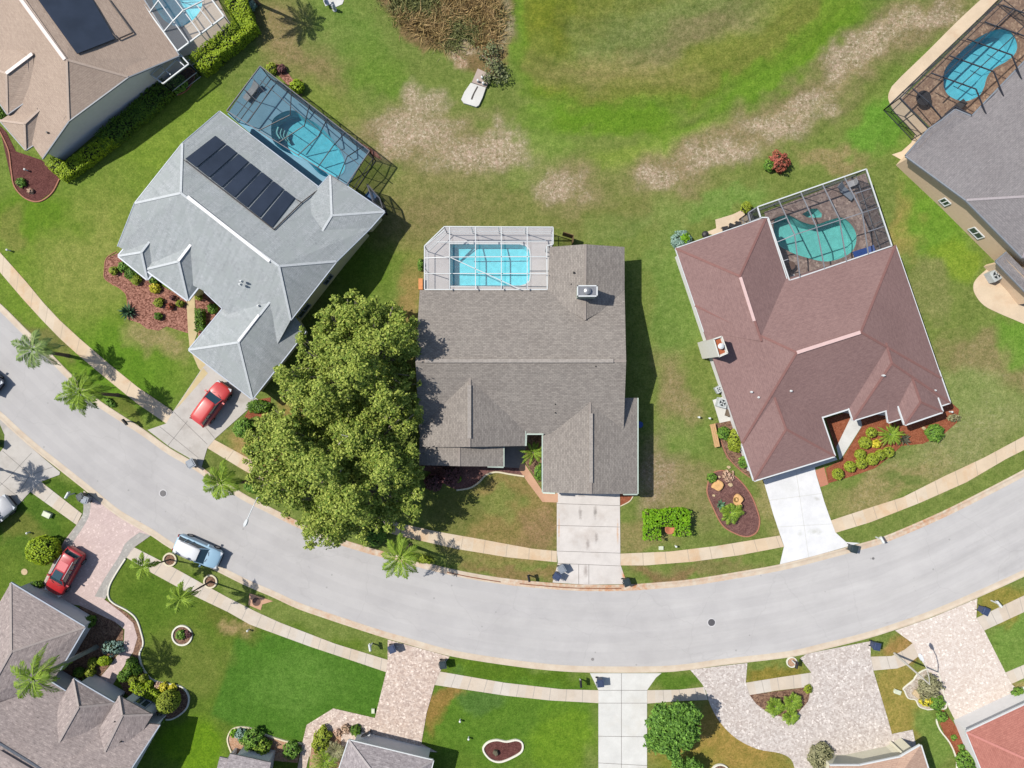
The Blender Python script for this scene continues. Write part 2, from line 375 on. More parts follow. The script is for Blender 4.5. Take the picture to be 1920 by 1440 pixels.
if True:
    m = asphalt; p = m.pos(); c = S(214, 211, 208)
    sx = m.n('SeparateXYZ'); m.l(p, sx.inputs[0])
    mr = m.n('MapRange'); m.l(sx.outputs[0], mr.inputs[0]); mr.inputs[1].default_value = -45; mr.inputs[2].default_value = 45
    base = m.mix(mr.outputs[0], S(208, 205, 203), S(228, 225, 222))  # brighter light on the right is put into the road colour
    f = m.ramp(m.noise(m.uv((.05, .45, 1)), 1.4, 6, .7), .3, .72); o = m.mix(f, sc_(c, .95), base)
    f = m.ramp(m.noise(p, .28, 5, .6), .38, .7); o = m.mix(f, o, m.mix(1.0, o, (.90, .90, .905), 'MULTIPLY'))
    f = m.ramp(m.noise(p, 30, 2, .8), .3, .8); o = m.mix(f, o, m.mix(1.0, o, (.93, .93, .93), 'MULTIPLY'))
    f = m.ramp(m.noise(m.uv((.3, .5, 1)), 5, 3, .5), .70, .76); k = m.n('Math', operation='MULTIPLY'); m.l(f, k.inputs[0]); k.inputs[1].default_value = .35
    o = m.mix(k.outputs[0], o, sc_(c, .6))
    su = m.n('SeparateXYZ'); m.l(m.n('TexCoord').outputs['UV'], su.inputs[0]); wv_ = m.n('Math', operation='PINGPONG'); m.l(su.outputs[1], wv_.inputs[0]); wv_.inputs[1].default_value = .95
    wn_ = m.n('Math', operation='ADD'); m.l(wv_.outputs[0], wn_.inputs[0]); m.l(m.noise(m.uv((.08, .3, 1)), 2, 4, .7), wn_.inputs[1]); f = m.ramp(wn_.outputs[0], .9, 1.35, (0, 0, 0), (.55, .55, .55)); o = m.mix(f, o, m.mix(1.0, o, (.93, .93, .935), 'MULTIPLY'))
    vs_ = m.n('TexVoronoi'); vs_.inputs['Scale'].default_value = .55; m.l(p, vs_.inputs['Vector']); f = m.ramp(vs_.outputs['Distance'], .035, .06, (.4, .4, .4), (0, 0, 0)); o = m.mix(f, o, sc_(c, .35))
    vs_ = m.n('TexVoronoi'); vs_.inputs['Scale'].default_value = .16; m.l(m.uv((.5, 1, 1)), vs_.inputs['Vector']); ws_ = m.n('SeparateColor'); m.l(vs_.outputs['Color'], ws_.inputs[0]); f = m.ramp(ws_.outputs[0], .0, 1, (0, 0, 0), (.5, .5, .5)); nn_ = m.n('Math', operation='MULTIPLY'); m.l(f, nn_.inputs[0]); m.l(m.ramp(m.noise(p, .5, 5, .7), .4, .65), nn_.inputs[1]); o = m.mix(nn_.outputs[0], o, m.mix(1.0, o, (.86, .86, .865), 'MULTIPLY'))
    # hairline cracks in the old surface
    vo = m.n('TexVoronoi', feature='DISTANCE_TO_EDGE'); vo.inputs['Scale'].default_value = .12
    wv = m.n('VectorMath', operation='ADD'); nz = m.n('TexNoise'); nz.inputs['Scale'].default_value = .8; m.l(p, nz.inputs['Vector'])
    m.l(p, wv.inputs[0]); m.l(nz.outputs[1], wv.inputs[1]); m.l(wv.outputs[0], vo.inputs['Vector'])
    f = m.ramp(vo.outputs[0], .0, .006, (1, 1, 1), (0, 0, 0)); k = m.n('Math', operation='MULTIPLY'); m.l(f, k.inputs[0]); k.inputs[1].default_value = .17
    o = m.mix(k.outputs[0], o, sc_(c, .55)); asphalt = m.done(o, .9, .2)
m = M_('kerb_concrete'); p = m.pos(); at = m.n('Attribute', attribute_name='tint')
at.attribute_name = 'tint'; n_ = m.noise(p, 1.6, 5, .7); mm = m.n('Math', operation='MULTIPLY'); m.l(at.outputs['Fac'], mm.inputs[0]); m.l(m.ramp(n_, .38, .66), mm.inputs[1])
o = m.mix(m.ramp(m.noise(p, .8, 5), .3, .7), S(236, 222, 200), S(218, 200, 178))
kerb_m = m.done(m.mix(mm.outputs[0], o, S(214, 146, 96)), .9, .15)
# ================================================================ the ground sheet with its real patches of turf, straw and sand
cx_ = np.arange(-56, 56.01, .3); cy_ = np.arange(-42, 42.01, .3)
xs = np.r_[-3000, -800, -250, -120, -75, cx_, 75, 120, 250, 800, 3000]; ys = np.r_[-3000, -800, -250, -110, -60, cy_, 60, 110, 250, 800, 3000]
X, Y = np.meshgrid(xs, ys); PX, PY = 960+X*20, 720-Y*20
n1, n2, n3 = fbm(X*.35, Y*.35, 3), fbm(X*.9+50, Y*.9, 9), fbm(X*.12+9, Y*.12, 21)
PXw = PX+(n1-.5)*70+(n2-.5)*30; PYw = PY+(fbm(X*.35+80, Y*.35, 31)-.5)*70+(fbm(X*.9, Y*.9+70, 41)-.5)*30
C = np.zeros(X.shape+(3,)); C[:] = S(114, 134, 66)
def ell(x, y, rx, ry, rot, c, a=1.0, soft=.5):
    dx, dy = PXw-x, PYw-y; t = R(rot); u = (dx*math.cos(t)+dy*math.sin(t))/rx; v = (-dx*math.sin(t)+dy*math.cos(t))/ry
    k = np.clip((1+soft/2-np.hypot(u, v))/soft, 0, 1)[..., None]*a; k = k*k*(3-2*k) if a >= 1 else k
    C[:] = C*(1-k)+np.array(S(*c))*k
def pol(P, c, a=1.0, soft=14, warp=True):
    d = polydist(PXw if warp else PX, PYw if warp else PY, P); k = np.clip(d/soft+.5, 0, 1)[..., None]*a
    C[:] = C*(1-k)+np.array(S(*c))*k
# yards
ell(170, 560, 260, 260, 0, (106, 138, 44), .9, .9); ell(170, 480, 90, 110, 30, (136, 148, 76), .8, .9); ell(230, 690, 110, 60, 30, (92, 136, 34), .8, .8)
ell(60, 410, 90, 40, 10, (92, 132, 30), .8, .8); ell(300, 640, 60, 24, 20, (150, 142, 98), .8, .8); ell(25, 430, 30, 40, 0, (128, 130, 72), .6); ell(330, 240, 120, 120, 0, (116, 148, 50), .7)
ell(560, 70, 110, 60, 30, (142, 130, 92), .9, .9); ell(650, 160, 120, 60, 45, (132, 128, 84), .7, .9); ell(640, 60, 90, 50, 40, (108, 140, 62), .8, .8)
ell(600, 230, 110, 60, 40, (124, 146, 66), .7, .8); ell(730, 200, 60, 120, -40, (100, 138, 48), .8, .8)
ell(690, 470, 70, 100, 20, (98, 130, 44), .9, .8); ell(775, 560, 26, 130, 0, (150, 134, 84), .85, .7); ell(770, 420, 60, 80, 0, (120, 132, 66), .7); ell(780, 360, 110, 60, 0, (128, 130, 80), .8, .8)
ell(1000, 400, 330, 48, -4, (128, 122, 82), .8, .9); ell(1150, 430, 60, 30, 0, (112, 136, 72), .6)
ell(1250, 300, 420, 80, -22, (112, 132, 60), .6, .9)
pol([(960, -80), (958, 60), (962, 130), (975, 180), (1020, 205), (1100, 216), (1180, 214), (1290, 200), (1400, 160), (1500, 100), (1590, 20), (1640, -80)], (106, 140, 44), .9, 30)
pol([(985, -80), (990, 60), (985, 120), (1000, 165), (1060, 190), (1160, 200), (1270, 185), (1370, 148), (1460, 90), (1530, 20), (1580, -80)], (116, 128, 58), 1, 16)
ell(1030, 60, 40, 110, 0, (124, 140, 40), .7, .9); ell(1250, 40, 240, 60, -20, (118, 136, 86), .55, .9); ell(1150, 130, 130, 34, 0, (142, 138, 86), .7, .9); ell(1300, 60, 120, 30, -25, (132, 128, 90), .7, .9)
ell(1140, 226, 150, 20, 2, (100, 142, 36), .9, .8); ell(1420, 160, 130, 22, -32, (102, 142, 42), .9, .8); ell(1560, 60, 100, 26, -45, (100, 142, 34), .8, .8); ell(1280, 255, 90, 20, -14, (126, 162, 60), .7, .9)
ell(1000, 290, 60, 60, 0, (112, 148, 58), .8, .9); ell(1180, 300, 70, 30, 0, (126, 150, 64), .8); ell(1720, 180, 60, 130, 35, (110, 142, 60), .6)
pol([(700, -60), (706, 8), (738, 42), (762, 62), (800, 84), (836, 100), (880, 122), (925, 140), (955, 130), (962, 10), (962, -60)], (128, 112, 78), .95, 12); ell(870, 60, 50, 30, 20, (170, 158, 128), .7); ell(945, 40, 16, 60, 0, (140, 138, 110), .7); ell(860, 112, 26, 14, 10, (176, 152, 128), .8)
SAND, STRAW = (170, 158, 134), (142, 132, 98)
for a in [(770, 235, 95, 48, 10), (890, 285, 110, 50, 0), (720, 260, 70, 30, 20), (1060, 345, 66, 46, 0), (1245, 335, 76, 38, 0), (1330, 290, 120, 45, -12), (1450, 225, 110, 45, -18), (1550, 150, 110, 45, -40), (1650, 80, 100, 42, -25), (1750, 25, 110, 42, -20)]:
    ell(*a, STRAW, .8, .9)
for a in [(790, 190, 36, 24, 0), (775, 240, 70, 26, 10), (900, 290, 80, 30, 0), (950, 258, 40, 20, 0), (740, 262, 30, 16, 20), (1050, 350, 38, 26, 0), (1235, 345, 40, 20, 0), (1350, 300, 60, 20, 0), (1520, 200, 36, 26, 0), (1580, 110, 50, 24, -40), (1620, 80, 60, 24, -20), (1450, 240, 60, 22, 0), (1740, 30, 60, 16, -15)]:
    ell(*a, SAND, .8, .9)
ell(1640, 240, 60, 40, -30, (100, 148, 52), .9); ell(1560, 300, 60, 24, 10, (146, 136, 94), .8); ell(1330, 395, 120, 22, -14, (112, 148, 70), .8); ell(1250, 430, 40, 60, 0, (124, 140, 76), .7)
ell(1700, 430, 22, 60, -20, (166, 146, 92), .85, .8); ell(1760, 420, 60, 90, -30, (104, 148, 48), .9, .8); ell(1790, 480, 40, 40, 0, (128, 156, 50), .7); ell(1740, 560, 40, 60, 0, (130, 138, 84), .7)
ell(1850, 680, 90, 50, 20, (140, 132, 92), .8); ell(1900, 640, 40, 50, 0, (104, 150, 52), .8); ell(1800, 760, 110, 60, 0, (132, 150, 88), .8); ell(1800, 840, 140, 50, -24, (138, 146, 94), .8, .9); ell(1660, 920, 110, 30, -20, (150, 142, 96), .8, .8); ell(1700, 910, 40, 14, 0, (96, 124, 56), .7)
ell(1260, 560, 46, 120, 0, (108, 140, 66), .8); ell(1260, 740, 34, 70, -10, (144, 134, 96), .8, .9); ell(1290, 820, 50, 30, 0, (112, 142, 66), .6); ell(1230, 900, 40, 70, 10, (150, 136, 108), .85, .9); ell(1300, 930, 60, 60, 0, (140, 134, 92), .7); ell(1200, 1010, 60, 30, 0, (140, 134, 88), .8); ell(1380, 1010, 80, 14, 0, (104, 118, 60), .7)
ell(1450, 930, 30, 70, -20, (152, 146, 96), .7)
ell(940, 970, 130, 80, 0, (138, 128, 78), .95); ell(930, 950, 44, 24, 0, (112, 138, 66), .6); ell(1010, 1000, 40, 40, 0, (142, 122, 88), .7); ell(850, 960, 50, 50, 0, (98, 116, 56), .7)
ell(960, 1068, 90, 12, 8, (134, 120, 78), .9); ell(1300, 1072, 120, 14, 0, (124, 124, 76), .9); ell(1250, 1080, 40, 12, 0, (132, 112, 78), .8)
ell(480, 850, 60, 40, 30, (160, 142, 90), .9); ell(550, 780, 30, 30, 0, (162, 140, 86), .9); ell(440, 880, 60, 20, 30, (104, 120, 58), .8)
ell(90, 640, 60, 24, 45, (118, 122, 70), .9); ell(240, 775, 60, 16, 40, (104, 118, 52), .9)
# south side lawns
pol([(-200, 900), (120, 880), (480, 1150), (760, 1250), (1100, 1262), (1100, 1700), (-200, 1700)], (94, 122, 42), 1, 20)
pol([(395, 1340), (420, 1270), (440, 1200), (470, 1178), (560, 1200), (726, 1258), (706, 1348), (625, 1330), (575, 1360), (566, 1393), (500, 1380), (440, 1362)], (78, 122, 40), 1, 8, False)
ell(560, 1280, 70, 50, 0, (96, 138, 56), .6, .9); ell(430, 1160, 60, 30, 30, (98, 108, 46), .6); ell(340, 1240, 80, 60, 20, (108, 124, 56), .7); ell(280, 1120, 60, 50, 0, (82, 116, 34), .7); ell(440, 1170, 24, 16, 20, (168, 150, 108), .7)
ell(960, 1340, 170, 90, 0, (88, 128, 40), .9); ell(880, 1300, 70, 24, 0, (80, 116, 56), .7); ell(820, 1330, 16, 60, 10, (146, 120, 66), .85, .7); ell(1060, 1380, 60, 60, 0, (108, 146, 36), .7); ell(360, 1400, 60, 60, 0, (100, 142, 20), .8); ell(950, 1262, 120, 14, 4, (84, 118, 30), .9)
ell(1350, 1400, 120, 80, 0, (156, 138, 72), .95); ell(1300, 1440, 60, 40, 0, (110, 126, 46), .7); ell(1450, 1436, 60, 14, 0, (140, 134, 66), .8); ell(1265, 1275, 60, 20, 0, (86, 122, 40), .9); ell(1450, 1255, 70, 20, 0, (132, 126, 56), .95)
ell(1690, 1310, 60, 90, -10, (150, 142, 74), .95); ell(1740, 1390, 30, 60, -10, (112, 142, 66), .9); ell(1690, 1210, 40, 20, 0, (158, 134, 80), .95); ell(1900, 1210, 60, 60, 0, (112, 146, 66), .95); ell(1880, 1130, 60, 30, -20, (142, 138, 66), .95); ell(1910, 1290, 24, 18, 0, (150, 144, 92), .9)
ell(1780, 985, 170, 12, -25, (126, 136, 68), .8); ell(50, 980, 70, 60, 20, (78, 112, 36), .9); ell(40, 1000, 30, 20, 0, (120, 124, 62), .6); ell(120, 925, 30, 30, 40, (80, 112, 36), .9)
C *= (0.86+.28*fbm(X*1.6, Y*1.6, 77))[..., None]*np.array([1.22, 1.14, 1.06])
rr_ = np.hypot(PX-1170+(n1-.5)*14, PY+330+(n2-.5)*8); mk = np.clip((300-PY)/60, 0, 1)*np.clip((PX-955)/30, 0, 1)
C *= (1+mk*(.055*np.sin(rr_/4.2)+.05*np.sin(rr_/15+n3*6)-.22*np.exp(-((rr_-531)/4.5)**2)))[..., None]
far = (np.abs(X) > 57) | (np.abs(Y) > 43); C[far] = S(112, 130, 66)
Z = np.zeros(X.shape)
bas = polydist(PX, PY, [(985, -700), (990, 60), (985, 120), (1000, 165), (1060, 190), (1160, 200), (1270, 185), (1370, 148), (1460, 90), (1530, 20), (1700, -700)])
Z -= np.clip(bas/80, 0, 1)**1.5*.7
bas2 = polydist(PX, PY, [(700, -700), (705, 10), (745, 60), (800, 95), (870, 120), (950, 130), (960, 40), (962, -700)])
Z -= np.clip(bas2/60, 0, 1)*.5
POOLS = {}
POOLS['oval'] = smooth_loop([(508, 240), (513, 222), (533, 209), (553, 207), (568, 217), (603, 238), (638, 280), (648, 312), (640, 328), (620, 334), (600, 328), (578, 306), (560, 296), (528, 282), (511, 264)], 5)
POOLS['rect'] = [(843, 457), (975, 457), (986, 460), (993, 468), (995, 480), (995, 515), (993, 527), (986, 534), (975, 537), (843, 537)]
POOLS['kidney'] = smooth_loop([(1447, 424), (1455, 406), (1480, 402), (1505, 414), (1528, 419), (1553, 411), (1580, 406), (1600, 423), (1608, 446), (1600, 472), (1574, 488), (1545, 493), (1512, 486), (1478, 474), (1456, 458)], 5)
POOLS['spa'] = [(1501, 401), (1520, 389), (1533, 389), (1543, 400), (1541, 410), (1528, 411), (1512, 410)]
POOLS['bean'] = smooth_loop([(1766, 154), (1770, 128), (1797, 98), (1832, 69), (1870, 53), (1895, 58), (1908, 79), (1906, 100), (1889, 117), (1866, 130), (1853, 145), (1846, 167), (1835, 183), (1807, 193), (1780, 184), (1768, 169)], 5)
POOLS['round'] = smooth_loop([(283, 0), (294, 23), (310, 43), (335, 53), (356, 46), (374, 28), (382, 7), (372, -25), (330, -50), (290, -40)], 5)
for k, P in POOLS.items():
    P2 = [tuple(p) for p in P]; d = polydist(PX, PY, P2); Z = np.where(d > -3, -2.2, Z)
ny, nx = X.shape
me = bpy.data.meshes.new('lawn'); V = np.stack([X, Y, Z], -1).reshape(-1, 3).astype(np.float32)
idx = np.arange(ny*nx).reshape(ny, nx); F = np.stack([idx[:-1, :-1], idx[:-1, 1:], idx[1:, 1:], idx[1:, :-1]], -1).reshape(-1, 4)
me.vertices.add(len(V)); me.vertices.foreach_set('co', V.ravel()); me.loops.add(F.size); me.loops.foreach_set('vertex_index', F.ravel().astype(np.int32))
me.polygons.add(len(F)); me.polygons.foreach_set('loop_start', np.arange(0, F.size, 4, dtype=np.int32)); me.polygons.foreach_set('use_smooth', np.ones(len(F), bool)); me.update(calc_edges=True)
at = me.color_attributes.new('turf', 'FLOAT_COLOR', 'POINT'); at.data.foreach_set('color', np.concatenate([C, np.ones(C.shape[:2]+(1,))], -1).astype(np.float32).ravel())
m = M_('lawn_turf'); p = m.pos(); a = m.n('Attribute'); a.attribute_name = 'turf'; base = a.outputs['Color']
f = m.ramp(m.noise(p, .9, 6, .7), .3, .7); o = m.mix(f, m.mix(1.0, base, (.80, .86, .74), 'MULTIPLY'), m.mix(1.0, base, (1.2, 1.12, 1.24), 'MULTIPLY'))
f = m.ramp(m.noise(p, 2.4, 5, .85), .34, .68); o = m.mix(f, m.mix(1.0, o, (.66, .74, .6), 'MULTIPLY'), m.mix(1.0, o, (1.32, 1.2, 1.42), 'MULTIPLY'))
f = m.ramp(m.noise(p, 6.5, 3, .85), .36, .66); o = m.mix(f, m.mix(1.0, o, (.74, .76, .7), 'MULTIPLY'), m.mix(1.0, o, (1.28, 1.26, 1.34), 'MULTIPLY'))
# bare specks of pale sand where the turf is thin
sr = m.n('SeparateColor'); m.l(base, sr.inputs[0]); thin = m.ramp(sr.outputs[2], .045, .105)
sp = m.ramp(m.noise(p, 3.2, 4, .85), .52, .62); kk = m.n('Math', operation='MULTIPLY'); m.l(thin, kk.inputs[0]); m.l(sp, kk.inputs[1])
o = m.mix(kk.outputs[0], o, S(226, 208, 184)); dk = m.ramp(m.noise(p, 2.6, 4, .85), .36, .48, (1, 1, 1), (0, 0, 0)); k3 = m.n('Math', operation='MULTIPLY'); m.l(thin, k3.inputs[0]); m.l(dk, k3.inputs[1])
o = m.mix(k3.outputs[0], o, m.mix(1.0, o, (.55, .58, .42), 'MULTIPLY'))
f = m.ramp(m.noise(m.map(p, (.35, 2.6, 1), (0, 0, R(-22))), 1.6, 4, .7), .36, .64); sxy = m.n('SeparateXYZ'); m.l(p, sxy.inputs[0]); mr = m.n('MapRange'); m.l(sxy.outputs[1], mr.inputs[0]); mr.inputs[1].default_value = 22; mr.inputs[2].default_value = 28; mr.inputs[4].default_value = .7
q_ = m.n('Math', operation='MULTIPLY'); m.l(mr.outputs[0], q_.inputs[0]); m.l(f, q_.inputs[1]); o = m.mix(q_.outputs[0], o, m.mix(1.0, o, (.82, .86, .78), 'MULTIPLY'))
f = m.ramp(m.noise(p, 1.3, 3, .55), .60, .72); q_ = m.n('Math', operation='MULTIPLY'); m.l(f, q_.inputs[0]); q_.inputs[1].default_value = .55; o = m.mix(q_.outputs[0], o, m.mix(1.0, o, (.62, .76, .60), 'MULTIPLY'))
m.bump(m.noise(p, 11, 4, .8), .7, .05); me.materials.append(m.done(o, .95, .1))
g = bpy.data.objects.new('lawn', me); col.objects.link(g); g['kind'] = 'structure'
# ================================================================ street
BN = [(-60, 520), (0, 568), (33, 600), (52, 619), (92, 658), (125, 692), (177, 742), (198, 758), (235, 782), (275, 808), (319, 840), (354, 860), (381, 877), (397, 889), (435, 911), (464, 929), (506, 950), (560, 977), (629, 1006), (672, 1020), (725, 1035), (840, 1065), (940, 1083), (1040, 1093), (1100, 1096), (1165, 1096), (1230, 1092), (1295, 1086), (1377, 1073), (1462, 1058), (1530, 1041), (1605, 1021), (1653, 1007), (1707, 985), (1770, 957), (1832, 926), (1920, 880), (1990, 840)]
BS = [(-60, 738), (0, 786), (19, 804), (62, 842), (100, 872), (129, 895), (173, 930), (219, 967), (281, 1003), (325, 1032), (402, 1069), (460, 1098), (514, 1121), (554, 1140), (608, 1159), (671, 1180), (721, 1196), (760, 1207), (843, 1230), (947, 1247), (1031, 1257), (1106, 1261), (1230, 1261), (1294, 1256), (1348, 1248), (1477, 1233), (1540, 1219), (1620, 1199), (1678, 1181), (1749, 1156), (1832, 1121), (1920, 1081), (1990, 1045)]
BN, BS = smooth_loop(BN, 3, False), smooth_loop(BS, 3, False)
def offs(P, d):
    P = np.array(P); t = np.gradient(P, axis=0); t /= np.hypot(t[:, 0], t[:, 1])[:, None]; return [(x, y) for x, y in P+np.c_[-t[:, 1], t[:, 0]]*d]
ribbon('road', offs(BN, 4), offs(BS, -4), .012, asphalt, 160)
def rustN(x, y):
    f = lambda c, w_: math.exp(-((x-c)/w_)**2)
    return min(1, .08+1.0*f(1178, 40)+.7*f(1090, 80)+.6*f(720, 90)+.9*f(540, 14)+.45*f(980, 60)+.7*f(1730, 90)+.3*f(1340, 80)+.5*f(390, 20))
def rustS(x, y): return .06+.35*math.exp(-((x-640)/120)**2)
PR = [(0, 0.0), (.03, .055), (.22, .065), (.42, .03), (.6, .018), (1, .022)]
ribbon('north_kerb', BN, offs(BN, 12), 0, kerb_m, 160, prof=PR, colfn=rustN); ribbon('south_kerb', BS, offs(BS, -12), 0, kerb_m, 160, prof=PR, colfn=rustS)
# thin brown strip along the gutter line
gl = plain('brown_gutter_strip', S(150, 104, 78), .95, var=.3, scale=4)
for nm, a, b, off_ in (('north_gutter_strip', 962, 1170, 7), ('north_gutter_strip', 820, 962, 8)):
    seg = [q for q in BN if a <= q[0] <= b]; ribbon(nm, offs(seg, off_-.9), offs(seg, off_+.9), .036, gl, 40)
# ---- sidewalks
def walk(name, A, B, mat): return ribbon(name, A, B, .035, mat, 60, prof=[(0, -.02), (.002, .035), (.998, .035), (1, -.02)])
walk('sidewalk', [(-20, 449), (0, 473), (27, 503), (50, 529), (83, 569), (112, 600), (150, 635), (208, 685), (260, 727), (325, 771)], [(-20, 484), (0, 510), (22, 536), (46, 564), (79, 600), (112, 634), (146, 665), (212, 720), (258, 757), (312, 794)], walk_n)
walk('sidewalk', [(402, 824), (464, 858), (560, 910), (640, 945), (740, 979), (817, 996), (908, 1012), (1000, 1029), (1044, 1033)], [(389, 840), (456, 881), (550, 930), (640, 970), (735, 1001), (790, 1014), (856, 1029), (953, 1045), (1044, 1054)], walk_n)
walk('sidewalk', [(1163, 1038), (1256, 1034), (1340, 1024), (1462, 1004)], [(1163, 1060), (1210, 1060), (1299, 1053), (1386, 1041), (1470, 1025)], walk_n)
walk('sidewalk', [(1557, 976), (1624, 954), (1693, 932), (1770, 893), (1845, 858), (1925, 815), (1980, 785)], [(1566, 999), (1632, 979), (1724, 943), (1812, 904), (1887, 860), (1925, 841), (1980, 810)], walk_n)
walk('sidewalk', [(57, 922), (77, 903), (154, 963)][1:], [(57, 922), (144, 984)], walk_s)
walk('sidewalk', [(252, 1026), (319, 1060), (387, 1098), (429, 1121), (483, 1148), (525, 1167), (629, 1207), (727, 1237)], [(237, 1045), (281, 1072), (360, 1115), (429, 1148), (469, 1171), (581, 1212), (671, 1242), (724, 1260)], walk_s)
walk('sidewalk', [(825, 1259), (947, 1280), (1052, 1292), (1122, 1294)], [(815, 1284), (947, 1304), (1031, 1313), (1122, 1318)], walk_s)
walk('sidewalk', [(1213, 1294), (1273, 1293), (1320, 1288)], [(1213, 1319), (1273, 1314), (1327, 1312)], walk_s)
walk('sidewalk', [(1398, 1280), (1460, 1270), (1521, 1261)], [(1405, 1303), (1460, 1294), (1521, 1287)], walk_s)
walk('sidewalk', [(1632, 1231), (1672, 1230), (1696, 1218), (1711, 1206)], [(1637, 1257), (1682, 1253), (1703, 1245), (1722, 1230)], walk_s)
walk('sidewalk', [(1830, 1159), (1925, 1114), (1980, 1088)], [(1845, 1182), (1925, 1145), (1980, 1120)], walk_s)
walk('sidewalk', [(1885, 1261), (1925, 1244), (1980, 1215)], [(1896, 1282), (1925, 1269), (1980, 1245)], walk_s)
# ---- driveways and paths
slab('driveway', [(378, 692), (396, 672), (485, 750), (404, 822), (389, 840), (378, 876), (354, 858), (319, 838), (277, 806), (312, 794), (325, 771)], .04, drive_grey, lines=[(325, 771, 389, 833), (300, 800, 372, 858), (352, 789, 313, 838), (403, 822, 377, 790)], linemat=joint_m)
slab('yellowed_path', [(381, 690), (390, 700), (340, 757), (327, 770)], .044, path_tan)
slab('driveway', [(1044, 915), (1162, 915), (1163, 1036), (1163, 1058), (1176, 1095), (1100, 1096), (1036, 1092), (1046, 1056), (1044, 1033)], .04, drive_stained, lines=[(1044, 944, 1162, 948), (1044, 985, 1162, 988), (1044, 1033, 1163, 1037), (1044, 1056, 1163, 1061), (1085, 1058, 1085, 1095), (1104, 1058, 1104, 1095)], linemat=joint_m)
slab('driveway', [(1431, 900), (1526, 868), (1530, 890), (1545, 940), (1557, 974), (1566, 998), (1586, 1016), (1612, 1018), (1530, 1041), (1462, 1058), (1470, 1024), (1450, 965)], .04, drive_white, lines=[(1442, 938, 1541, 925), (1457, 988, 1560, 982), (1492, 882, 1516, 1045)], linemat=plain('pale_joint', S(222, 221, 214), .9))
slab('driveway', [(-30, 760), (2, 786), (19, 804), (62, 842), (113, 885), (112, 890), (77, 903), (57, 922), (36, 945), (0, 978), (-60, 1010), (-90, 800)], .04, drive_grey, lines=[(5, 845, 57, 890), (60, 849, 14, 898), (14, 898, -10, 920), (57, 890, 35, 925), (-30, 880, 45, 940), (100, 875, 60, 890)], linemat=joint_m)
slab('grass_island', [(-30, 790), (0, 795), (9, 815), (8, 838), (0, 848), (-30, 840)], .045, me.materials[0] if False else plain('island_turf', S(96, 116, 42), .95, var=.3, scale=6))
slab('paver_driveway', [(157, 920), (173, 931), (219, 967), (283, 1004), (252, 1026), (237, 1046), (208, 1088), (203, 1113), (196, 1124), (228, 1148), (250, 1168), (258, 1195), (250, 1222), (232, 1250), (208, 1290), (218, 1310), (190, 1330), (170, 1290), (205, 1250), (232, 1212), (234, 1180), (215, 1165), (150, 1135), (70, 1125), (84, 1088), (120, 1015), (144, 984), (157, 963)], .038, pav_pink, rot=28)
ribbon('paver_border', smooth_loop([(157, 922), (156, 963), (143, 986), (118, 1024), (86, 1090)], 4, False), smooth_loop([(171, 932), (168, 965), (155, 990), (132, 1026), (100, 1092)], 4, False), .042, pav_grey, 30)
ribbon('paver_border', smooth_loop([(283, 1004), (252, 1026), (237, 1046), (208, 1088), (199, 1122)], 4, False), smooth_loop([(262, 998), (236, 1018), (224, 1042), (198, 1082), (178, 1118)], 4, False), .042, pav_grey, 30)
slab('paver_driveway', [(727, 1199), (760, 1208), (843, 1231), (829, 1252), (825, 1259), (815, 1284), (800, 1336), (790, 1394), (820, 1410), (640, 1400), (640, 1374), (619, 1372), (600, 1368), (588, 1380), (581, 1411), (572, 1450), (556, 1450), (567, 1393), (575, 1359), (625, 1328), (703, 1346), (724, 1260), (727, 1237)], .038, pav_mott, rot=15)
slab('driveway', [(1106, 1262), (1240, 1262), (1230, 1270), (1213, 1294), (1213, 1480), (1122, 1480), (1122, 1294)], .04, drive_pale, lines=[(1122, 1294, 1213, 1294), (1122, 1318, 1213, 1318), (1122, 1380, 1213, 1381), (1122, 1430, 1213, 1435), (1165, 1262, 1165, 1480)], linemat=joint_m)
slab('paver_driveway', smooth_loop([(1294, 1256), (1320, 1288), (1331, 1320), (1350, 1354), (1380, 1384), (1420, 1404), (1462, 1412), (1484, 1425), (1492, 1452)], 4, False)+[(1600, 1460), (1630, 1440), (1700, 1412), (1717, 1396), (1711, 1368), (1672, 1376), (1665, 1350), (1637, 1257), (1632, 1231), (1632, 1202), (1540, 1220), (1512, 1226), (1500, 1234), (1521, 1261), (1521, 1287), (1515, 1315), (1495, 1338), (1470, 1345), (1440, 1336), (1418, 1320), (1405, 1303), (1398, 1280), (1401, 1243), (1348, 1249)], .038, pav_lilac, rot=20)
slab('paver_driveway', [(1678, 1182), (1711, 1206), (1722, 1230), (1743, 1262), (1762, 1290), (1775, 1320), (1785, 1340), (1803, 1372), (1925, 1318), (1925, 1290), (1905, 1290), (1896, 1282), (1885, 1261), (1845, 1182), (1830, 1159), (1832, 1122), (1749, 1157)], .038, pav_cream, rot=-24)
slab('front_path', [(976, 868), (983, 868), (1020, 925), (1046, 925), (1046, 942), (1017, 941), (990, 905), (973, 880)], .042, path_salmon)
slab('porch_floor', [(944, 836), (986, 836), (980, 878), (944, 876)], .036, plain('porch_slab', S(150, 140, 134), .8))
slab('front_path', [(350, 560), (365, 550), (366, 580), (371, 622), (362, 648), (356, 652), (353, 623)], .042, path_tan)
slab('side_path', [(357, 655), (372, 690), (385, 705), (420, 730), (415, 720), (370, 660)], .03, path_tan)
slab('front_path', [(1596, 780), (1612, 780), (1616, 798), (1578, 858), (1574, 862), (1568, 838)], .042, drive_pale)
slab('brick_pad', [(1528, 882), (1545, 876), (1553, 908), (1538, 913)], .04, plain('brick_pad', S(206, 140, 112), .85, var=.1, scale=8))
slab('apron', [(1500, 885), (1570, 862), (1566, 856), (1500, 878)], .046, drive_pale)
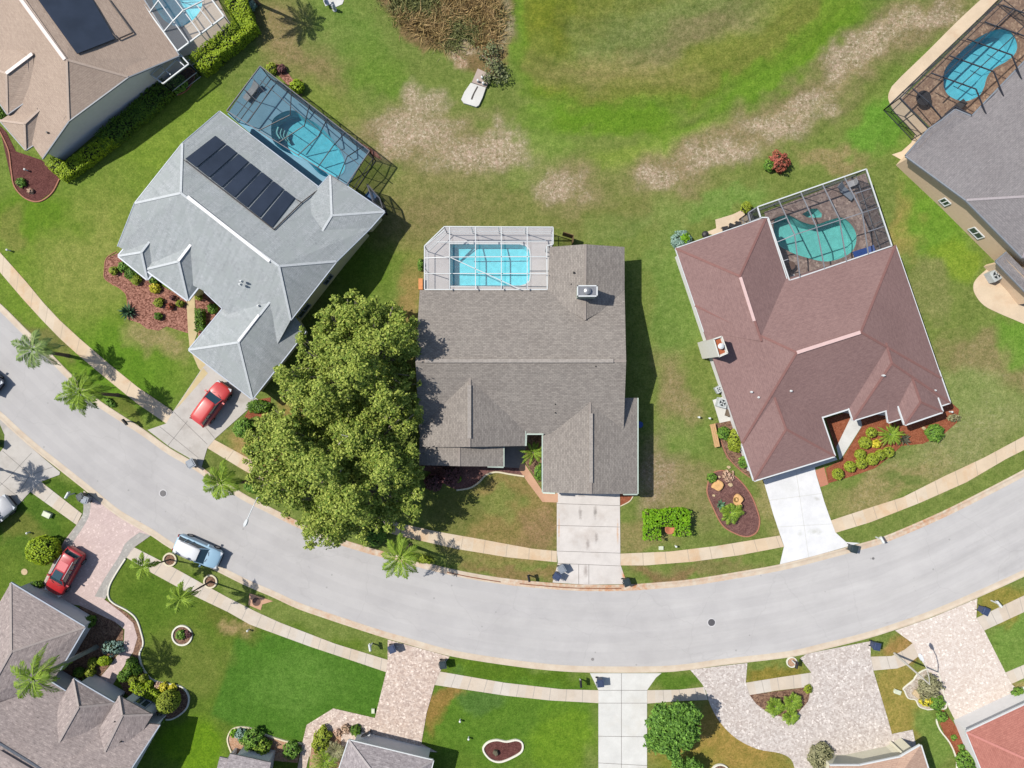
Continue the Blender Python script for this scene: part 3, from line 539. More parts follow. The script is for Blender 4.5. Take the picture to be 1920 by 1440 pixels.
# backyard slabs
slab('pool_walk', smooth_loop([(1860, -20), (1800, 35), (1740, 95), (1690, 143)], 3, False)+smooth_loop([(1672, 162), (1665, 183), (1676, 208), (1699, 232)], 4, False)+[(1716, 252), (1708, 268), (1690, 284), (1672, 290), (1690, 300), (1760, 260), (1741, 240), (1690, 186), (1720, 150), (1890, -20)], .035, walk_peach)
slab('utility_patio', smooth_loop([(1874, 485), (1850, 505), (1833, 520), (1825, 534), (1828, 552), (1845, 573), (1874, 588), (1907, 602), (1960, 625)], 4, False)+[(1990, 560), (1900, 480)], .035, walk_peach)
slab('patio', [(1322, 436), (1343, 428), (1341, 412), (1374, 402), (1390, 394), (1405, 408), (1410, 425), (1350, 445)], .035, walk_peach)
slab('patio', [(604, -6), (650, -12), (642, 8), (624, 16)], .035, drive_pale)
slab('inspection_pad', [(468, 1112), (512, 1127), (492, 1133), (489, 1144), (466, 1134)], .038, path_salmon)
slab('equipment_pad', [(1336, 750), (1361, 742), (1372, 788), (1349, 793)], .05, drive_pale)
slab('side_gravel', [(1267, 468), (1275, 466), (1420, 890), (1406, 892)], .02, plain('side_gravel', S(200, 190, 164), .9, var=.2, scale=6))
# ================================================================ houses
def offset_loop(P, d):                     # inward for counter-clockwise world loops
    n = len(P); A = sum(P[i][0]*P[(i+1) % n][1]-P[(i+1) % n][0]*P[i][1] for i in range(n)); s = 1 if A > 0 else -1; out = []
    for i in range(n):
        a, b, c = Vector(P[i-1][:2]), Vector(P[i][:2]), Vector(P[(i+1) % n][:2])
        d1, d2 = (b-a).normalized(), (c-b).normalized(); n1, n2 = Vector((-d1.y, d1.x))*s, Vector((-d2.y, d2.x))*s
        k = n1+n2; k = k/max(k.length_squared, .3)*2; q = b+k*d; out.append((q.x, q.y))
    return out
def hipc(r, g, b): return plain('hip_cap_shingles', S(r, g, b), .9, .15, var=.1, scale=6)
class House:
    def __init__(s, name, loc, label, roofm, wallm, trimm, cat='house'):
        s.t = thing(name, W(*loc), label, cat); s.roof, s.wall, s.trim = MB(), MB(), MB(); s.rm, s.wm, s.tm = roofm, wallm, trimm
        s.caps, s.hips, s.Ls, s.trims = [], [], [], []
    def vol(s, pts, faces, eave, inset=.45, trim='all', walls=True, trimw=.09):
        P = {k: W(*v) for k, v in pts.items()}; seen = {}
        for f in faces:
            ns = f.split()
            for a, b in zip(ns, ns[1:]+ns[:1]):
                k = tuple(sorted((a, b))); seen[k] = seen.get(k, 0)+1
        for (a, b), c in seen.items():
            if c == 2: s.hips.append(MB().bar(P[a]+Vector((0, 0, .012)), P[b]+Vector((0, 0, .012)), .2, .03))
        for f in faces:
            ns = f.split(); vs = [P[k] for k in ns]; nrm = Vector((0, 0, 0))
            for i in range(len(vs)): nrm += vs[i].cross(vs[(i+1) % len(vs)])
            if nrm.z < 0: vs = vs[::-1]; nrm = -nrm
            nrm.normalize(); t = Vector((0, 0, 1)).cross(nrm); t = t.normalized() if t.length > .02 else Vector((1, 0, 0)); b = nrm.cross(t)
            uv = [(v.dot(t), v.dot(b)) for v in vs]; n = len(vs)
            s.roof.add(vs, [tuple(range(n))], 0, uv)
            s.roof.add([v-Vector((0, 0, .14)) for v in vs], [tuple(range(n))[::-1]], 0, uv)
        E = [P[k] for k in eave.split()]; n = len(E)
        if sum(E[i].x*E[(i+1) % n].y-E[(i+1) % n].x*E[i].y for i in range(n)) < 0: E = E[::-1]
        nm = eave.split()
        for i in range(n):
            a, b = E[i], E[(i+1) % n]; dn = Vector((0, 0, .14)); s.roof.add([a, b, b-dn, a-dn], [(0, 3, 2, 1)], 0, [(0, 0), (1, 0), (1, 0), (0, 0)])
        if trim:
            tr = [(nm[i], nm[(i+1) % n]) for i in range(n)] if trim == 'all' else [tuple(x.split('-')) for x in trim.split()]
            cen = sum(E, Vector((0, 0, 0)))/n
            for a, b in tr:
                a, b = P[a], P[b]; d = (b-a).normalized(); o = Vector((-d.y, d.x, 0)).normalized()
                if o.dot((a+b)/2-cen) < 0: o = -o
                z = Vector((0, 0, -.055)); s.trims.append(MB().bar(a+o*trimw*.55+z, b+o*trimw*.55+z, trimw, .15))
        if walls:
            L = offset_loop([(e.x, e.y) for e in E], inset); vs = []
            D_ = {}; s.Ls.append(D_)
            for k, v in P.items():
                for i, e in enumerate(E):
                    if (e-v).length < 1e-6: D_[k] = Vector((L[i][0], L[i][1], 0))
            for i, (x, y) in enumerate(L): vs += [(x, y, -.05), (x, y, E[i].z+.02)]
            s.wall.add(vs, [(2*i, 2*((i+1) % n), 2*((i+1) % n)+1, 2*i+1) for i in range(n)], 0)
        return P
    def capline(s, a, b, wd=.34, mi=0, ht=.07): s.caps.append(MB().bar(W(*a)+Vector((0, 0, .03)), W(*b)+Vector((0, 0, .03)), wd, ht, mi))
    def done(s, capm=None, hipm=None):
        rf = s.roof.build('roof', s.rm, s.t)
        for x in s.hips: x.build('hip_cap', hipm or s.rm, rf)
        if s.wall.v: s.wall.build('wall', s.wm, s.t)
        for x in s.trims: x.build('gutter', s.tm, s.t)
        for x in s.caps: x.build('ridge_vent', capm or s.rm, s.t)
    def vent(s, px, py, h, r=.08, ht=.3, mat=None):
        p = W(px, py, h); MB().lathe((p.x, p.y, p.z-.3), [(r*1.6, 0), (r*1.6, .25), (r, .26), (r, ht+.2), (r*.6, ht+.2)], 10).build('vent_pipe', mat or metal_d, s.t, smooth=False)
    def window(s, a, b, sill, top, frame=None, vol=0):         # a, b = (wall corner, wall corner, t) on the last walls built
        A, B = (s.Ls[vol][q[0]].lerp(s.Ls[vol][q[1]], q[2]) for q in (a, b)); d = (B-A).normalized(); o = Vector((d.y, -d.x, 0))
        if o.dot(-(A+B)/2+s.t.location) > 0: o = -o
        f = MB(); z0, z1 = sill, top; up = Vector((0, 0, 1)); o2 = o*.04
        for p, q in ((A+up*z0, B+up*z0), (A+up*z1, B+up*z1), (A+up*z0, A+up*z1), (B+up*z0, B+up*z1), ((A+B)/2+up*z0, (A+B)/2+up*z1)): f.bar(p+o2, q+o2, .09, .09)
        fo = f.build('window', frame or trim_white, s.t)
        g_ = MB(); g_.bar(A+up*(z0+z1)/2+o*.02, B+up*(z0+z1)/2+o*.02, .03, z1-z0); g_.build('pane', glass_dark, fo)
def garage_door(h, a, b, vol, t0=.18, t1=.82):
    A, B = h.Ls[vol][a].lerp(h.Ls[vol][b], t0), h.Ls[vol][a].lerp(h.Ls[vol][b], t1); d = (B-A).normalized(); o = Vector((d.y, -d.x, 0)); c = (A+B)/2
    if o.dot(c-h.t.location) < 0: o = -o
    mb = MB()
    for k in range(4): z = Vector((0, 0, .27+k*.53)); mb.bar(A+o*.03+z, B+o*.03+z, .06, .51)
    g = mb.build('garage_door', trim_white, h.t); f = MB()
    for p, q in ((A, A+Vector((0, 0, 2.2))), (B, B+Vector((0, 0, 2.2))), (A+Vector((0, 0, 2.2)), B+Vector((0, 0, 2.2)))): f.bar(p+o*.05, q+o*.05, .12, .12)
    f.build('door_frame', trim_white, g)
metal_d = plain('dark_metal', S(60, 58, 58), .5, .5, .6); metal_g = plain('grey_metal', S(170, 172, 176), .4, .5, .5)
trim_white = plain('white_trim', S(236, 240, 240), .5, var=.03); trim_green = plain('pale_green_trim', S(206, 222, 208), .5, var=.04)
trim_grey = plain('grey_trim', S(150, 156, 164), .5, var=.05); trim_silver = plain('silver_gutter', S(190, 200, 214), .4, var=.05); trim_dark = plain('dark_brown_trim', S(112, 104, 100), .5)
glass_dark = glassy('window_glass', S(70, 84, 92), .04, .9)
w_cream = plain('cream_stucco', S(246, 240, 214), .85, var=.04); w_yellow = plain('pale_yellow_stucco', S(250, 240, 188), .85, var=.04)
w_tan = plain('tan_stucco', S(252, 222, 188), .85, var=.04); w_white = plain('white_stucco', S(252, 250, 248), .85, var=.03); w_green = plain('sage_stucco', S(186, 196, 180), .85, var=.04)
w_grey = plain('pale_grey_stucco', S(252, 250, 250), .85, var=.04)
r_tan = shingles('tan_shingles', S(202, 182, 164), S(184, 163, 147), 0, .6)
r_grey = shingles('silver_grey_shingles', S(196, 201, 202), S(178, 184, 186), 1.0, .6, speck=.7, blotch=S(174, 181, 180))
r_taupe = shingles('taupe_shingles', S(178, 170, 161), S(144, 137, 131), 0, .3, speck=.6, sps=4.6)
r_brown = shingles('red_brown_shingles', S(162, 132, 127), S(146, 117, 114), 0, .75)
r_plum = shingles('grey_plum_shingles', S(162, 157, 157), S(138, 134, 136), .3, .55, speck=.45)
r_mott = shingles('mottled_pink_grey_shingles', S(194, 180, 174), S(158, 145, 142), .2, .7, speck=1.0, sps=2.0)
r_mott2 = shingles('mottled_grey_shingles', S(196, 188, 188), S(146, 138, 140), 0, .75, speck=.95, sps=2.3)
r_sand = shingles('sand_shingles', S(214, 182, 160), S(196, 162, 142), 0, .6)
r_red = shingles('brick_red_shingles', S(200, 136, 122), S(182, 118, 106), 0, .5)
cap_white = plain('white_ridge_vent', S(246, 246, 248), .5, var=.03); cap_pink = plain('pale_pink_ridge_vent', S(240, 206, 200), .5, var=.04); cap_tan = plain('cream_ridge_vent', S(244, 230, 222), .5, var=.03)
solar_m = M_('solar_panel'); m = solar_m; f = m.ramp(m.noise(m.pos(), .6, 4), .3, .7); solar_m = m.done(m.mix(f, S(36, 48, 66), S(50, 62, 82)), .45, .4)
# ---- house 1: top left, tan roof
h = House('suburban_house', (60, 110), 'tan shingled house in the top left corner with black solar mat on its roof', r_tan, w_grey, trim_grey)
E0, E1 = 2.8, 4.35
h.vol({'a': (79, 297, 2.8), 'b': (129, 226, 4.3), 'c': (240, 144, 4.3), 'd': (335, 104, 2.8), 'p': (125, 112, 5.9), 'q': (-60, -150, 5.9), 'e': (150, -190, 2.8), 'f': (-110, 30, 2.8)},
      ['a b p q f', 'd e q p c', 'b c p'], 'a b c d e q f', trim='a-b b-c c-d d-e', trimw=.1)
h.capline((40, 0, 5.92), (122, 112, 5.92), .3); h.capline((-20, -100, 5.92), (40, 0, 5.92), .3)
h.vol({'a': (48, 281, 2.75), 'b': (0, 226, 2.75), 'c': (82, 259, 2.75), 'p': (46, 232, 3.6), 'q': (80, 200, 3.7), 'd': (70, 180, 2.8)}, ['a b p', 'a c q p', 'b d q p'], 'a c q d b', trim='a-c a-b', trimw=.08)
h.vol({'a': (14, 214, 3.0), 'c': (66, 178, 3.6), 'b': (-60, 110, 3.0), 'p': (12, 138, 4.4), 'q': (62, 100, 4.9), 'd': (0, 60, 3.6)}, ['a b p', 'a c q p', 'b d q p'], 'a c q d b', trim='a-c a-b', trimw=.08)
h.capline((12, 138, 4.42), (61, 101, 4.9), .28)
h.done(cap_tan, hipc(206, 186, 170))
def on_roof(pts, name, mat, parent, th=.07, lift=.06):      # a panel lying on three or more roof points, outline in pixels with heights
    P = [W(*p) for p in pts]; n = len(P); up = Vector((0, 0, lift)); dn = Vector((0, 0, th))
    a = [p+up+dn for p in P]; b = [p+up for p in P]
    nz = (P[1]-P[0]).cross(P[2]-P[0]).z; fs = [tuple(range(n)) if nz > 0 else tuple(range(n))[::-1]]+[(i, (i+1) % n, (i+1) % n+n, i+n) for i in range(n)]
    return MB().add(a+b, fs).build(name, mat, parent)
def plane_h(p0, p1, p2):                                    # height on a roof plane at a photo pixel
    A, B, C_ = W(*p0), W(*p1), W(*p2); nrm = (B-A).cross(C_-A)
    def f(px, py):
        o = Vector((0, 0, H)); d = W(px, py, 0)-o; t = nrm.dot(A-o)/nrm.dot(d); return (px, py, (o+d*t).z)
    return f
f1 = plane_h((129, 226, 4.3) if False else (125, 112, 5.9), (-60, -150, 5.9), (335, 104, 2.8))
on_roof([f1(64, -12), f1(168, -12), f1(217, 74), f1(146, 102)], 'solar_panel', solar_m, h.t)
pm = plain('black_pipe', S(70, 60, 58), .6)
mb = MB(); pp = [W(*f1(x, y))+Vector((0, 0, .08)) for x, y in ((205, 0), (250, 62), (222, 74), (212, 64))]
for a, b in zip(pp, pp[1:]): mb.bar(a, b, .09, .07)
mb.build('solar_pipe', pm, h.t)
h.vent(73, 176, 3.4); h.vent(90, 249, 3.5)
H1 = h
# ---- house 2: silver grey with solar
h = House('suburban_house', (460, 440), 'silver grey shingled house with seven solar panels and a long white ridge', r_grey, w_yellow, trim_silver)
h.vol({'a': (412, 209, 2.7), 'b': (342, 269, 4.25), 'c': (253, 381, 4.25), 'd': (221, 462, 2.75), 'e': (383, 546, 3.1), 'e2': (417, 578, 3.1), 'f': (511, 662, 2.75), 'g': (545, 600, 4.1), 'h': (631, 490, 4.1), 'i': (694, 428, 2.75),
       'i2': (600, 353, 2.7), 'p': (339, 362, 5.75), 'q': (523, 499, 5.75)},
      ['a b p q h i i2', 'b c p', 'c d e e2 f g q p', 'g h q'], 'a b c d e e2 f g h i i2', trim='a-b b-c c-d i2-a h-i g-h e-e2', trimw=.07)
h.vol({'a': (619, 328, 2.6), 'b': (721, 397, 2.6), 'c': (692, 430, 2.75), 'p': (622, 404, 3.75), 'q': (600, 440, 3.85), 'd': (596, 353, 2.75), 'm': (560, 400, 3.5)}, ['a b p', 'b c q p', 'a p q m d'], 'a b c q m d', trim='a-b b-c d-a', trimw=.08)
h.vol({'a': (222, 480, 2.6), 'b': (276, 524, 2.6), 'c': (318, 478, 2.9), 'p': (265, 473, 3.5), 'q': (300, 428, 3.6), 'd': (262, 432, 2.9)}, ['a b p', 'b c q p', 'a p q d'], 'a b c q d', trim='a-b a-d b-c', trimw=.11)
h.vol({'a': (273, 505, 2.8), 'b': (352, 563, 2.8), 'c': (392, 512, 2.8), 'p': (335, 490, 4.2), 'q': (388, 420, 4.4), 'd': (330, 430, 3.4)}, ['a b p', 'b c q p', 'a p q d'], 'a b c q d', trim='a-b b-c a-d', trimw=.13)
h.vol({'a': (354, 656, 2.6), 'b': (473, 748, 2.6), 'c': (573, 621, 2.6), 'p': (447, 642, 4.1), 'q': (520, 548, 4.25), 'd': (450, 540, 2.7)}, ['a b p', 'b c q p', 'a p q d'], 'a b c q d', trim='a-b b-c a-d', trimw=.09)
h.capline((352, 369, 5.76), (506, 490, 5.76), .27); h.capline((335, 489, 4.2), (367, 447, 4.3), .22); h.capline((447, 640, 4.1), (486, 590, 4.2), .22)
h.done(cap_white, hipc(214, 219, 221))
f2 = plane_h((339, 362, 5.75), (523, 499, 5.75), (600, 353, 2.7))
pan = [((347, 297), (402, 254)), None]
A0, A1, B0, B1 = (347, 297), (513, 428), (403, 254), (555, 373)      # lower-left and upper-right rails of the seven panels
for k in range(7):
    t0, t1 = (k+.05)/7, (k+.91)/7; L = lambda a, b, t: (a[0]+(b[0]-a[0])*t, a[1]+(b[1]-a[1])*t)
    q = [L(A0, A1, t0), L(A0, A1, t1), L(B0, B1, t1), L(B0, B1, t0)]
    on_roof([f2(*p) for p in q], 'solar_panel', solar_m, h.t, .04, .02)
mb = MB()
for line in ([(345, 300), (514, 431), (566, 380), (600, 354), (606, 342), (618, 333), (676, 378)], [(556, 374), (566, 381)]):
    pp = [W(*f2(*p))+Vector((0, 0, .07)) for p in line]
    for a, b in zip(pp, pp[1:]): mb.bar(a, b, .07, .06)
mb.build('solar_pipe', pm, h.t)
for x, y, z in ((452, 527, 5.0), (450, 533, 4.9), (575, 510, 4.3), (484, 573, 4.1)): h.vent(x, y, z, .07, .3, trim_white)
h.window(('h', 'g', .2), ('h', 'g', .36), .9, 1.9, trim_grey); h.window(('h', 'g', .72), ('h', 'g', .95), .8, 1.9, trim_grey)
garage_door(h, 'a', 'b', 4)
H2 = h
# ---- house 3: centre, taupe
h = House('suburban_house', (980, 700), 'taupe shingled house in the centre with a front garage gable and a small rooftop chimney', r_taupe, w_green, trim_green)
h.vol({'a': (787, 544, 2.75), 'b': (1171, 544, 2.75), 'p': (779, 677, 5.0), 'q': (1174, 677, 5.0), 'c': (1169, 814, 2.7), 'd': (786, 814, 2.7)}, ['a b q p', 'p q c d'], 'a b q c d p', trim=None)
h.vol({'a': (1031, 463, 2.75), 'p': (1098, 458, 3.9), 'b': (1171, 463, 2.75), 'c': (1171, 560, 2.75), 'q': (1097, 600, 3.9), 'd': (1027, 560, 2.75)}, ['a p q d', 'p b c q'], 'a p b c q d', trim=None)
h.vol({'a': (788, 838, 2.95), 'b': (984, 836, 2.78), 'p': (880, 838, 4.45), 'q': (881, 690, 4.45), 'c': (988, 740, 2.78), 'd': (787, 740, 2.95)}, ['a p q d', 'p b c q'], 'a p b c q d', trim='b-c', trimw=.06)
h.vol({'a': (786, 872, 2.75), 'b': (944, 875, 2.6), 'p': (861, 874, 3.5), 'q': (861, 820, 3.5), 'c': (944, 822, 2.6), 'd': (786, 820, 2.75)}, ['a p q d', 'p b c q'], 'a p b c q d', trim='b-c', trimw=.08)
h.vol({'a': (1018, 923, 2.5), 'p': (1108, 926, 3.7), 'b': (1195, 926, 2.5), 'c': (1195, 746, 2.5), 'c2': (1150, 746, 3.1), 'q': (1106, 740, 3.7), 'd': (1018, 740, 2.5)}, ['a p q d', 'p b c c2 q'], 'a p b c c2 q d', trim='a-d b-c', trimw=.1)
for a, b in (((1018, 924, 2.5), (1041, 925, 2.8)), ((1169, 927, 2.8), (1195, 927, 2.5)), ((914, 875, 2.85), (944, 876, 2.6)), ((987, 814, 2.72), (1019, 814, 2.72)), ((987, 814, 2.72), (986, 836, 2.76))): h.trims.append(MB().bar(W(*a)+Vector((0, 0, -.05)), W(*b)+Vector((0, 0, -.05)), .12, .15))
dark_cap = r_taupe
for a, b in (((797, 676.5, 5.02), (1150, 676.5, 5.02)), ((880, 722, 4.47), (880, 822, 4.47)), ((1108, 775, 3.72), (1108, 905, 3.72))): h.capline(a, b, .32, 0, .12)
h.done(plain('taupe_ridge_vent', S(176, 168, 160), .9, var=.2, scale=5), hipc(168, 158, 150))
c0 = W(1101, 546, 5.3); mb = MB(); mb.box((c0.x, c0.y, 4.5), (1.55, .9, 1.7)); ch = mb.build('chimney', w_green, h.t)
mb = MB()
for dx, dy, sx, sy in ((0, .44, 1.75, .1), (0, -.44, 1.75, .1), (.83, 0, .1, .98), (-.83, 0, .1, .98)): mb.box((c0.x+dx, c0.y+dy, 5.42), (sx, sy, .14))
mb.build('chimney_rim', trim_white, ch); MB().lathe((c0.x, c0.y, 5.34), [(.24, 0), (.24, .22), (.3, .23), (.3, .28), (.1, .36)], 14).build('flue_cap', metal_g, ch)
mb = MB(); mb.box((c0.x, c0.y, 5.37), (1.6, .85, .06)); mb.build('chimney_lid', metal_g, ch)
h.vent(1076, 511, 3.7, .06, .2); h.vent(1071, 533, 3.4, .06, .2); h.vent(1117, 687, 4.8, .05, .2); h.vent(1041, 758, 3.6, .06, .2); h.vent(1041, 774, 3.4, .06, .2); h.vent(854, 810, 3.9, .05, .15)
h.Ls[4]['b2'] = h.Ls[4]['b']; garage_door(h, 'a', 'b2', 4, .16, .84)
H3 = h
# ---- house 4: red brown
h = House('suburban_house', (1540, 680), 'red brown shingled house with pale pink ridges and a bright white driveway', r_brown, w_white, trim_white)
h.vol({'a': (1303, 573, 2.7), 'b': (1391, 832, 2.7), 'c': (1765, 709, 2.7), 'd': (1679, 460, 2.7), 'p': (1494, 661, 5.05), 'q': (1614, 623, 5.05)}, ['a b p', 'b c q p', 'c d q', 'd a p q'], 'a b c d', trim='c-d', trimw=.06)
h.vol({'a': (1267, 466, 2.7), 'b': (1437, 407, 2.7), 'c': (1477, 530, 2.7), 'm': (1500, 600, 2.7), 'p': (1387, 518, 4.3), 'q': (1428, 640, 4.3), 'e': (1320, 622, 2.7)}, ['a b p', 'b c m q p', 'a p q e'], 'a b c m q e', trim='a-b a-e b-c', trimw=.07)
h.vol({'a': (1414, 901, 2.7), 'b': (1565, 855, 2.7), 'c': (1538, 775, 2.7), 'p': (1474, 805, 3.85), 'q': (1452, 745, 3.85), 'd': (1392, 835, 2.7)}, ['a b p', 'b c q p', 'a p q d'], 'a b c q d', trim='a-b b-c a-d', trimw=.11)
h.vol({'a': (1600, 788, 2.7), 'a2': (1662, 769, 2.7), 'a3': (1666, 792, 2.5), 'b': (1781, 755, 2.5), 'c': (1760, 695, 2.7), 'p': (1672, 681, 4.3), 'q': (1661, 643, 4.3), 'd': (1592, 765, 2.7)}, ['a a2 a3 b p', 'b c q p', 'a p q d'], 'a a2 a3 b c q d', trim='a-a2 a2-a3 a3-b b-c a-d', trimw=.1)
h.vol({'a': (1697, 796, 2.75), 'b': (1767, 772, 2.75), 'c': (1751, 728, 2.75), 'p': (1726, 754, 3.5), 'q': (1704, 690, 3.65), 'd': (1678, 742, 2.75)}, ['a b p', 'b c q p', 'a p q d'], 'a b c q d', trim='a-b b-c a-d', trimw=.12)
h.trims.append(MB().bar(W(1541, 783, 2.68), W(1592, 767, 2.68), .13, .15))
h.capline((1494, 661, 5.06), (1613, 623, 5.06), .3); h.capline((1388, 520, 4.3), (1414, 602, 4.3), .26)
h.done(cap_pink, hipc(152, 112, 106))
wc = plain('white_chimney_stucco', S(238, 236, 226), .8, var=.03); terra = plain('terracotta_flue', S(188, 104, 66), .8, var=.15)
tp = [W(1337, 636, 5.0), W(1352, 631, 5.0), W(1363, 662, 5.0), W(1347, 669, 5.0)]; mb = MB(); mb.prism([(p.x, p.y) for p in tp], 0, 5.0); ch = mb.build('chimney', wc, h.t)
i_ = offset_loop([(p.x, p.y) for p in tp], .12); mb = MB(); mb.prism(i_, 4.9, 5.02); mb.build('chimney_lid', terra, ch)
mb = MB()
for k in range(4): mb.bar(tp[k]+Vector((0, 0, .1)), tp[(k+1) % 4]+Vector((0, 0, .1)), .11, .22)
mb.build('chimney_rim', wc, ch); cc = sum(tp, Vector((0, 0, 0)))/4; MB().lathe((cc.x, cc.y, 4.95), [(.2, 0), (.2, .35), (.26, .36), (.26, .42), (.1, .5)], 14).build('flue_cap', trim_white, ch)
for x, y, z in ((1410, 735, 3.7), (1423, 745, 3.7), (1658, 704, 4.2), (1484, 733, 4.1), (1449, 567, 3.0), (1754, 732, 3.0)): h.vent(x, y, z, .06, .2, trim_white)
garage_door(h, 'a', 'b', 2)
H4 = h
# ---- house 5: right edge
h = House('suburban_house', (1860, 330), 'grey plum shingled house on the right edge with two white windows in its tan wall', r_plum, w_tan, trim_grey)
h.vol({'a': (1699, 292, 2.75), 'b': (1741, 243, 2.75), 'b2': (1766, 226, 2.75), 'c': (1791, 206, 2.75), 'd': (1822, 219, 2.75), 'e': (1925, 112, 2.75), 'e2': (2080, -40, 2.75), 'r': (2060, 300, 5.3), 'p': (1962, 366, 5.3), 'f': (1812, 375, 4.0), 'g': (1918, 483, 3.9), 'g2': (1990, 560, 2.8), 's': (2200, 450, 2.8)},
      ['a b b2 c d e e2 r p f', 'f g p', 'g g2 s r p'], 'a b b2 c d e e2 r s g2 g f', trim='a-b b-b2 b2-c c-d d-e a-f f-g', trimw=.11)
h.vol({'a': (1868, 490, 2.6), 'b': (1888, 473, 2.6), 'c': (1975, 560, 3.6), 'd': (1955, 580, 2.6)}, ['a b c d'], 'a b c d', trim='a-b a-d', trimw=.09)
h.done(None, hipc(182, 174, 176))
h.window(('a', 'f', .86), ('a', 'f', .99), .6, 1.5); h.window(('f', 'g', .42), ('f', 'g', .60), .6, 1.5)
H5 = h
# ---- house 6: bottom left
h = House('suburban_house', (110, 1300), 'mottled pink grey shingled house in the bottom left corner under a leaning palm', r_mott, w_grey, trim_silver)
h.vol({'a': (20, 1093, 2.7), 'b': (159, 1176, 2.7), 'c': (112, 1256, 2.7), 'c2': (95, 1282, 2.7), 'p': (21, 1222, 4.3), 'q': (-40, 1330, 4.6), 'd': (-70, 1250, 2.7)}, ['a b p', 'b c c2 q p', 'a p q d'], 'a b c c2 q d', trim='a-b b-c', trimw=.1)
h.vol({'a': (60, 1257, 2.7), 'b': (123, 1296, 2.7), 'b2': (223, 1352, 2.75), 'c': (299, 1359, 2.8), 'd': (246, 1440, 4.1), 'e': (200, 1520, 4.3), 'r': (70, 1452, 5.3), 'q': (-60, 1372, 5.3), 'f': (-60, 1200, 2.7)}, ['f a b b2 c d r q', 'd e r'], 'f a b b2 c d e r q', trim='a-b c-d', trimw=.09)
h.vol({'a': (137, 1273, 2.7), 'b': (216, 1319, 2.7), 'c': (170, 1396, 3.3), 'p': (147, 1326, 3.95), 'q': (100, 1410, 4.3), 'd': (98, 1340, 3.3)}, ['a b p', 'b c q p', 'a p q d'], 'a b c q d', trim='a-b b-c', trimw=.1)
h.vol({'a': (223, 1305, 2.8), 'b': (286, 1340, 2.8), 'c': (250, 1400, 3.4), 'p': (229, 1342, 3.75), 'q': (196, 1410, 4.1), 'd': (185, 1368, 3.4)}, ['a b p', 'b c q p', 'a p q d'], 'a b c q d', trim=None)
h.vol({'a': (-60, 1371, 5.28), 'b': (70, 1451, 5.28), 'c': (20, 1540, 3.8), 'd': (-110, 1460, 3.8)}, ['a b c d'], 'a b c d', trim=None, walls=False)
h.capline((0, 1409, 5.32), (62, 1446, 5.32), .3)
h.done(r_mott, hipc(186, 174, 168))
h.window(('a', 'b', .3), ('a', 'b', .75), .8, 1.9, trim_silver, 3)
for x, y, z in ((215, 1353, 3.7), (178, 1407, 4.0), (226, 1391, 3.8)): h.vent(x, y, z, .05, .2)
H6 = h
# ---- house 7: bottom centre-left
h = House('suburban_house', (640, 1450), 'mottled grey shingled house cut by the bottom edge left of centre with two roof pieces', r_mott2, w_grey, trim_white)
h.vol({'a': (654, 1388, 2.7), 'b': (812, 1426, 2.7), 'c': (790, 1520, 2.7), 'q': (710, 1500, 3.9), 'd': (620, 1490, 2.7), 'p': (722, 1478, 4.3)}, ['a b p', 'b c q p', 'a p q d'], 'a b c q d', trim='a-b b-c a-d', trimw=.09)
h.vol({'a': (431, 1413, 2.7), 'b': (508, 1430, 2.7), 'c': (495, 1490, 3.3), 'd': (412, 1475, 3.3)}, ['a b c d'], 'a b c d', trim=None)
h.vol({'a': (412, 1419, 2.6), 'b': (434, 1424, 2.6), 'c': (420, 1490, 3.2), 'd': (396, 1484, 3.2)}, ['a b c d'], 'a b c d', trim=None)
h.vol({'a': (490, 1470, 2.7), 'b': (660, 1500, 2.7), 'c': (640, 1560, 4), 'd': (480, 1530, 4)}, ['a b c d'], 'a b c d', trim='a-b')
h.done(None, hipc(190, 182, 180))
# ---- house 8
h = House('suburban_house', (1650, 1440), 'sand coloured roof house cut by the bottom edge beside the grey pink pavers', r_sand, w_cream, trim_white)
h.vol({'a': (1556, 1436, 2.7), 'b': (1612, 1436, 2.7), 'b2': (1688, 1420, 2.7), 'c': (1726, 1398, 2.7), 'd': (1755, 1490, 2.7), 'p': (1655, 1500, 4), 'e': (1560, 1520, 2.7)}, ['a b b2 c d p e'], 'a b b2 c d p e', trim='a-b b-b2 b2-c c-d', trimw=.12)
h.done(None, hipc(214, 186, 168))
# garage frame walls that stick out in front of the eave
mb = MB(); A, B, C2, D = W(1572, 1424), W(1568, 1416), W(1668, 1390), W(1676, 1396)
mb.bar(A+Vector((0, 0, 1.3)), B+Vector((0, 0, 1.3)), .2, 2.6); mb.bar(B+Vector((0, 0, 2.45)), C2+Vector((0, 0, 2.45)), .25, .3); mb.bar(C2+Vector((0, 0, 1.3)), D+Vector((0, 0, 1.3)), .2, 2.6); mb.build('portico', w_cream, h.t)
# ---- house 9
h = House('suburban_house', (1880, 1420), 'brick red shingled house in the bottom right corner', r_red, w_white, trim_white)
h.vol({'a': (1812, 1373, 2.7), 'b': (1925, 1320, 2.7), 'b2': (2000, 1285, 2.7), 'c': (2060, 1420, 2.7), 'p': (1960, 1440, 5), 'q': (2000, 1520, 5), 'd': (1880, 1540, 2.7)}, ['a b b2 p', 'b2 c q p', 'a p q d'], 'a b b2 c q d', trim='a-b a-d', trimw=.1)
h.done(None, hipc(204, 138, 128))
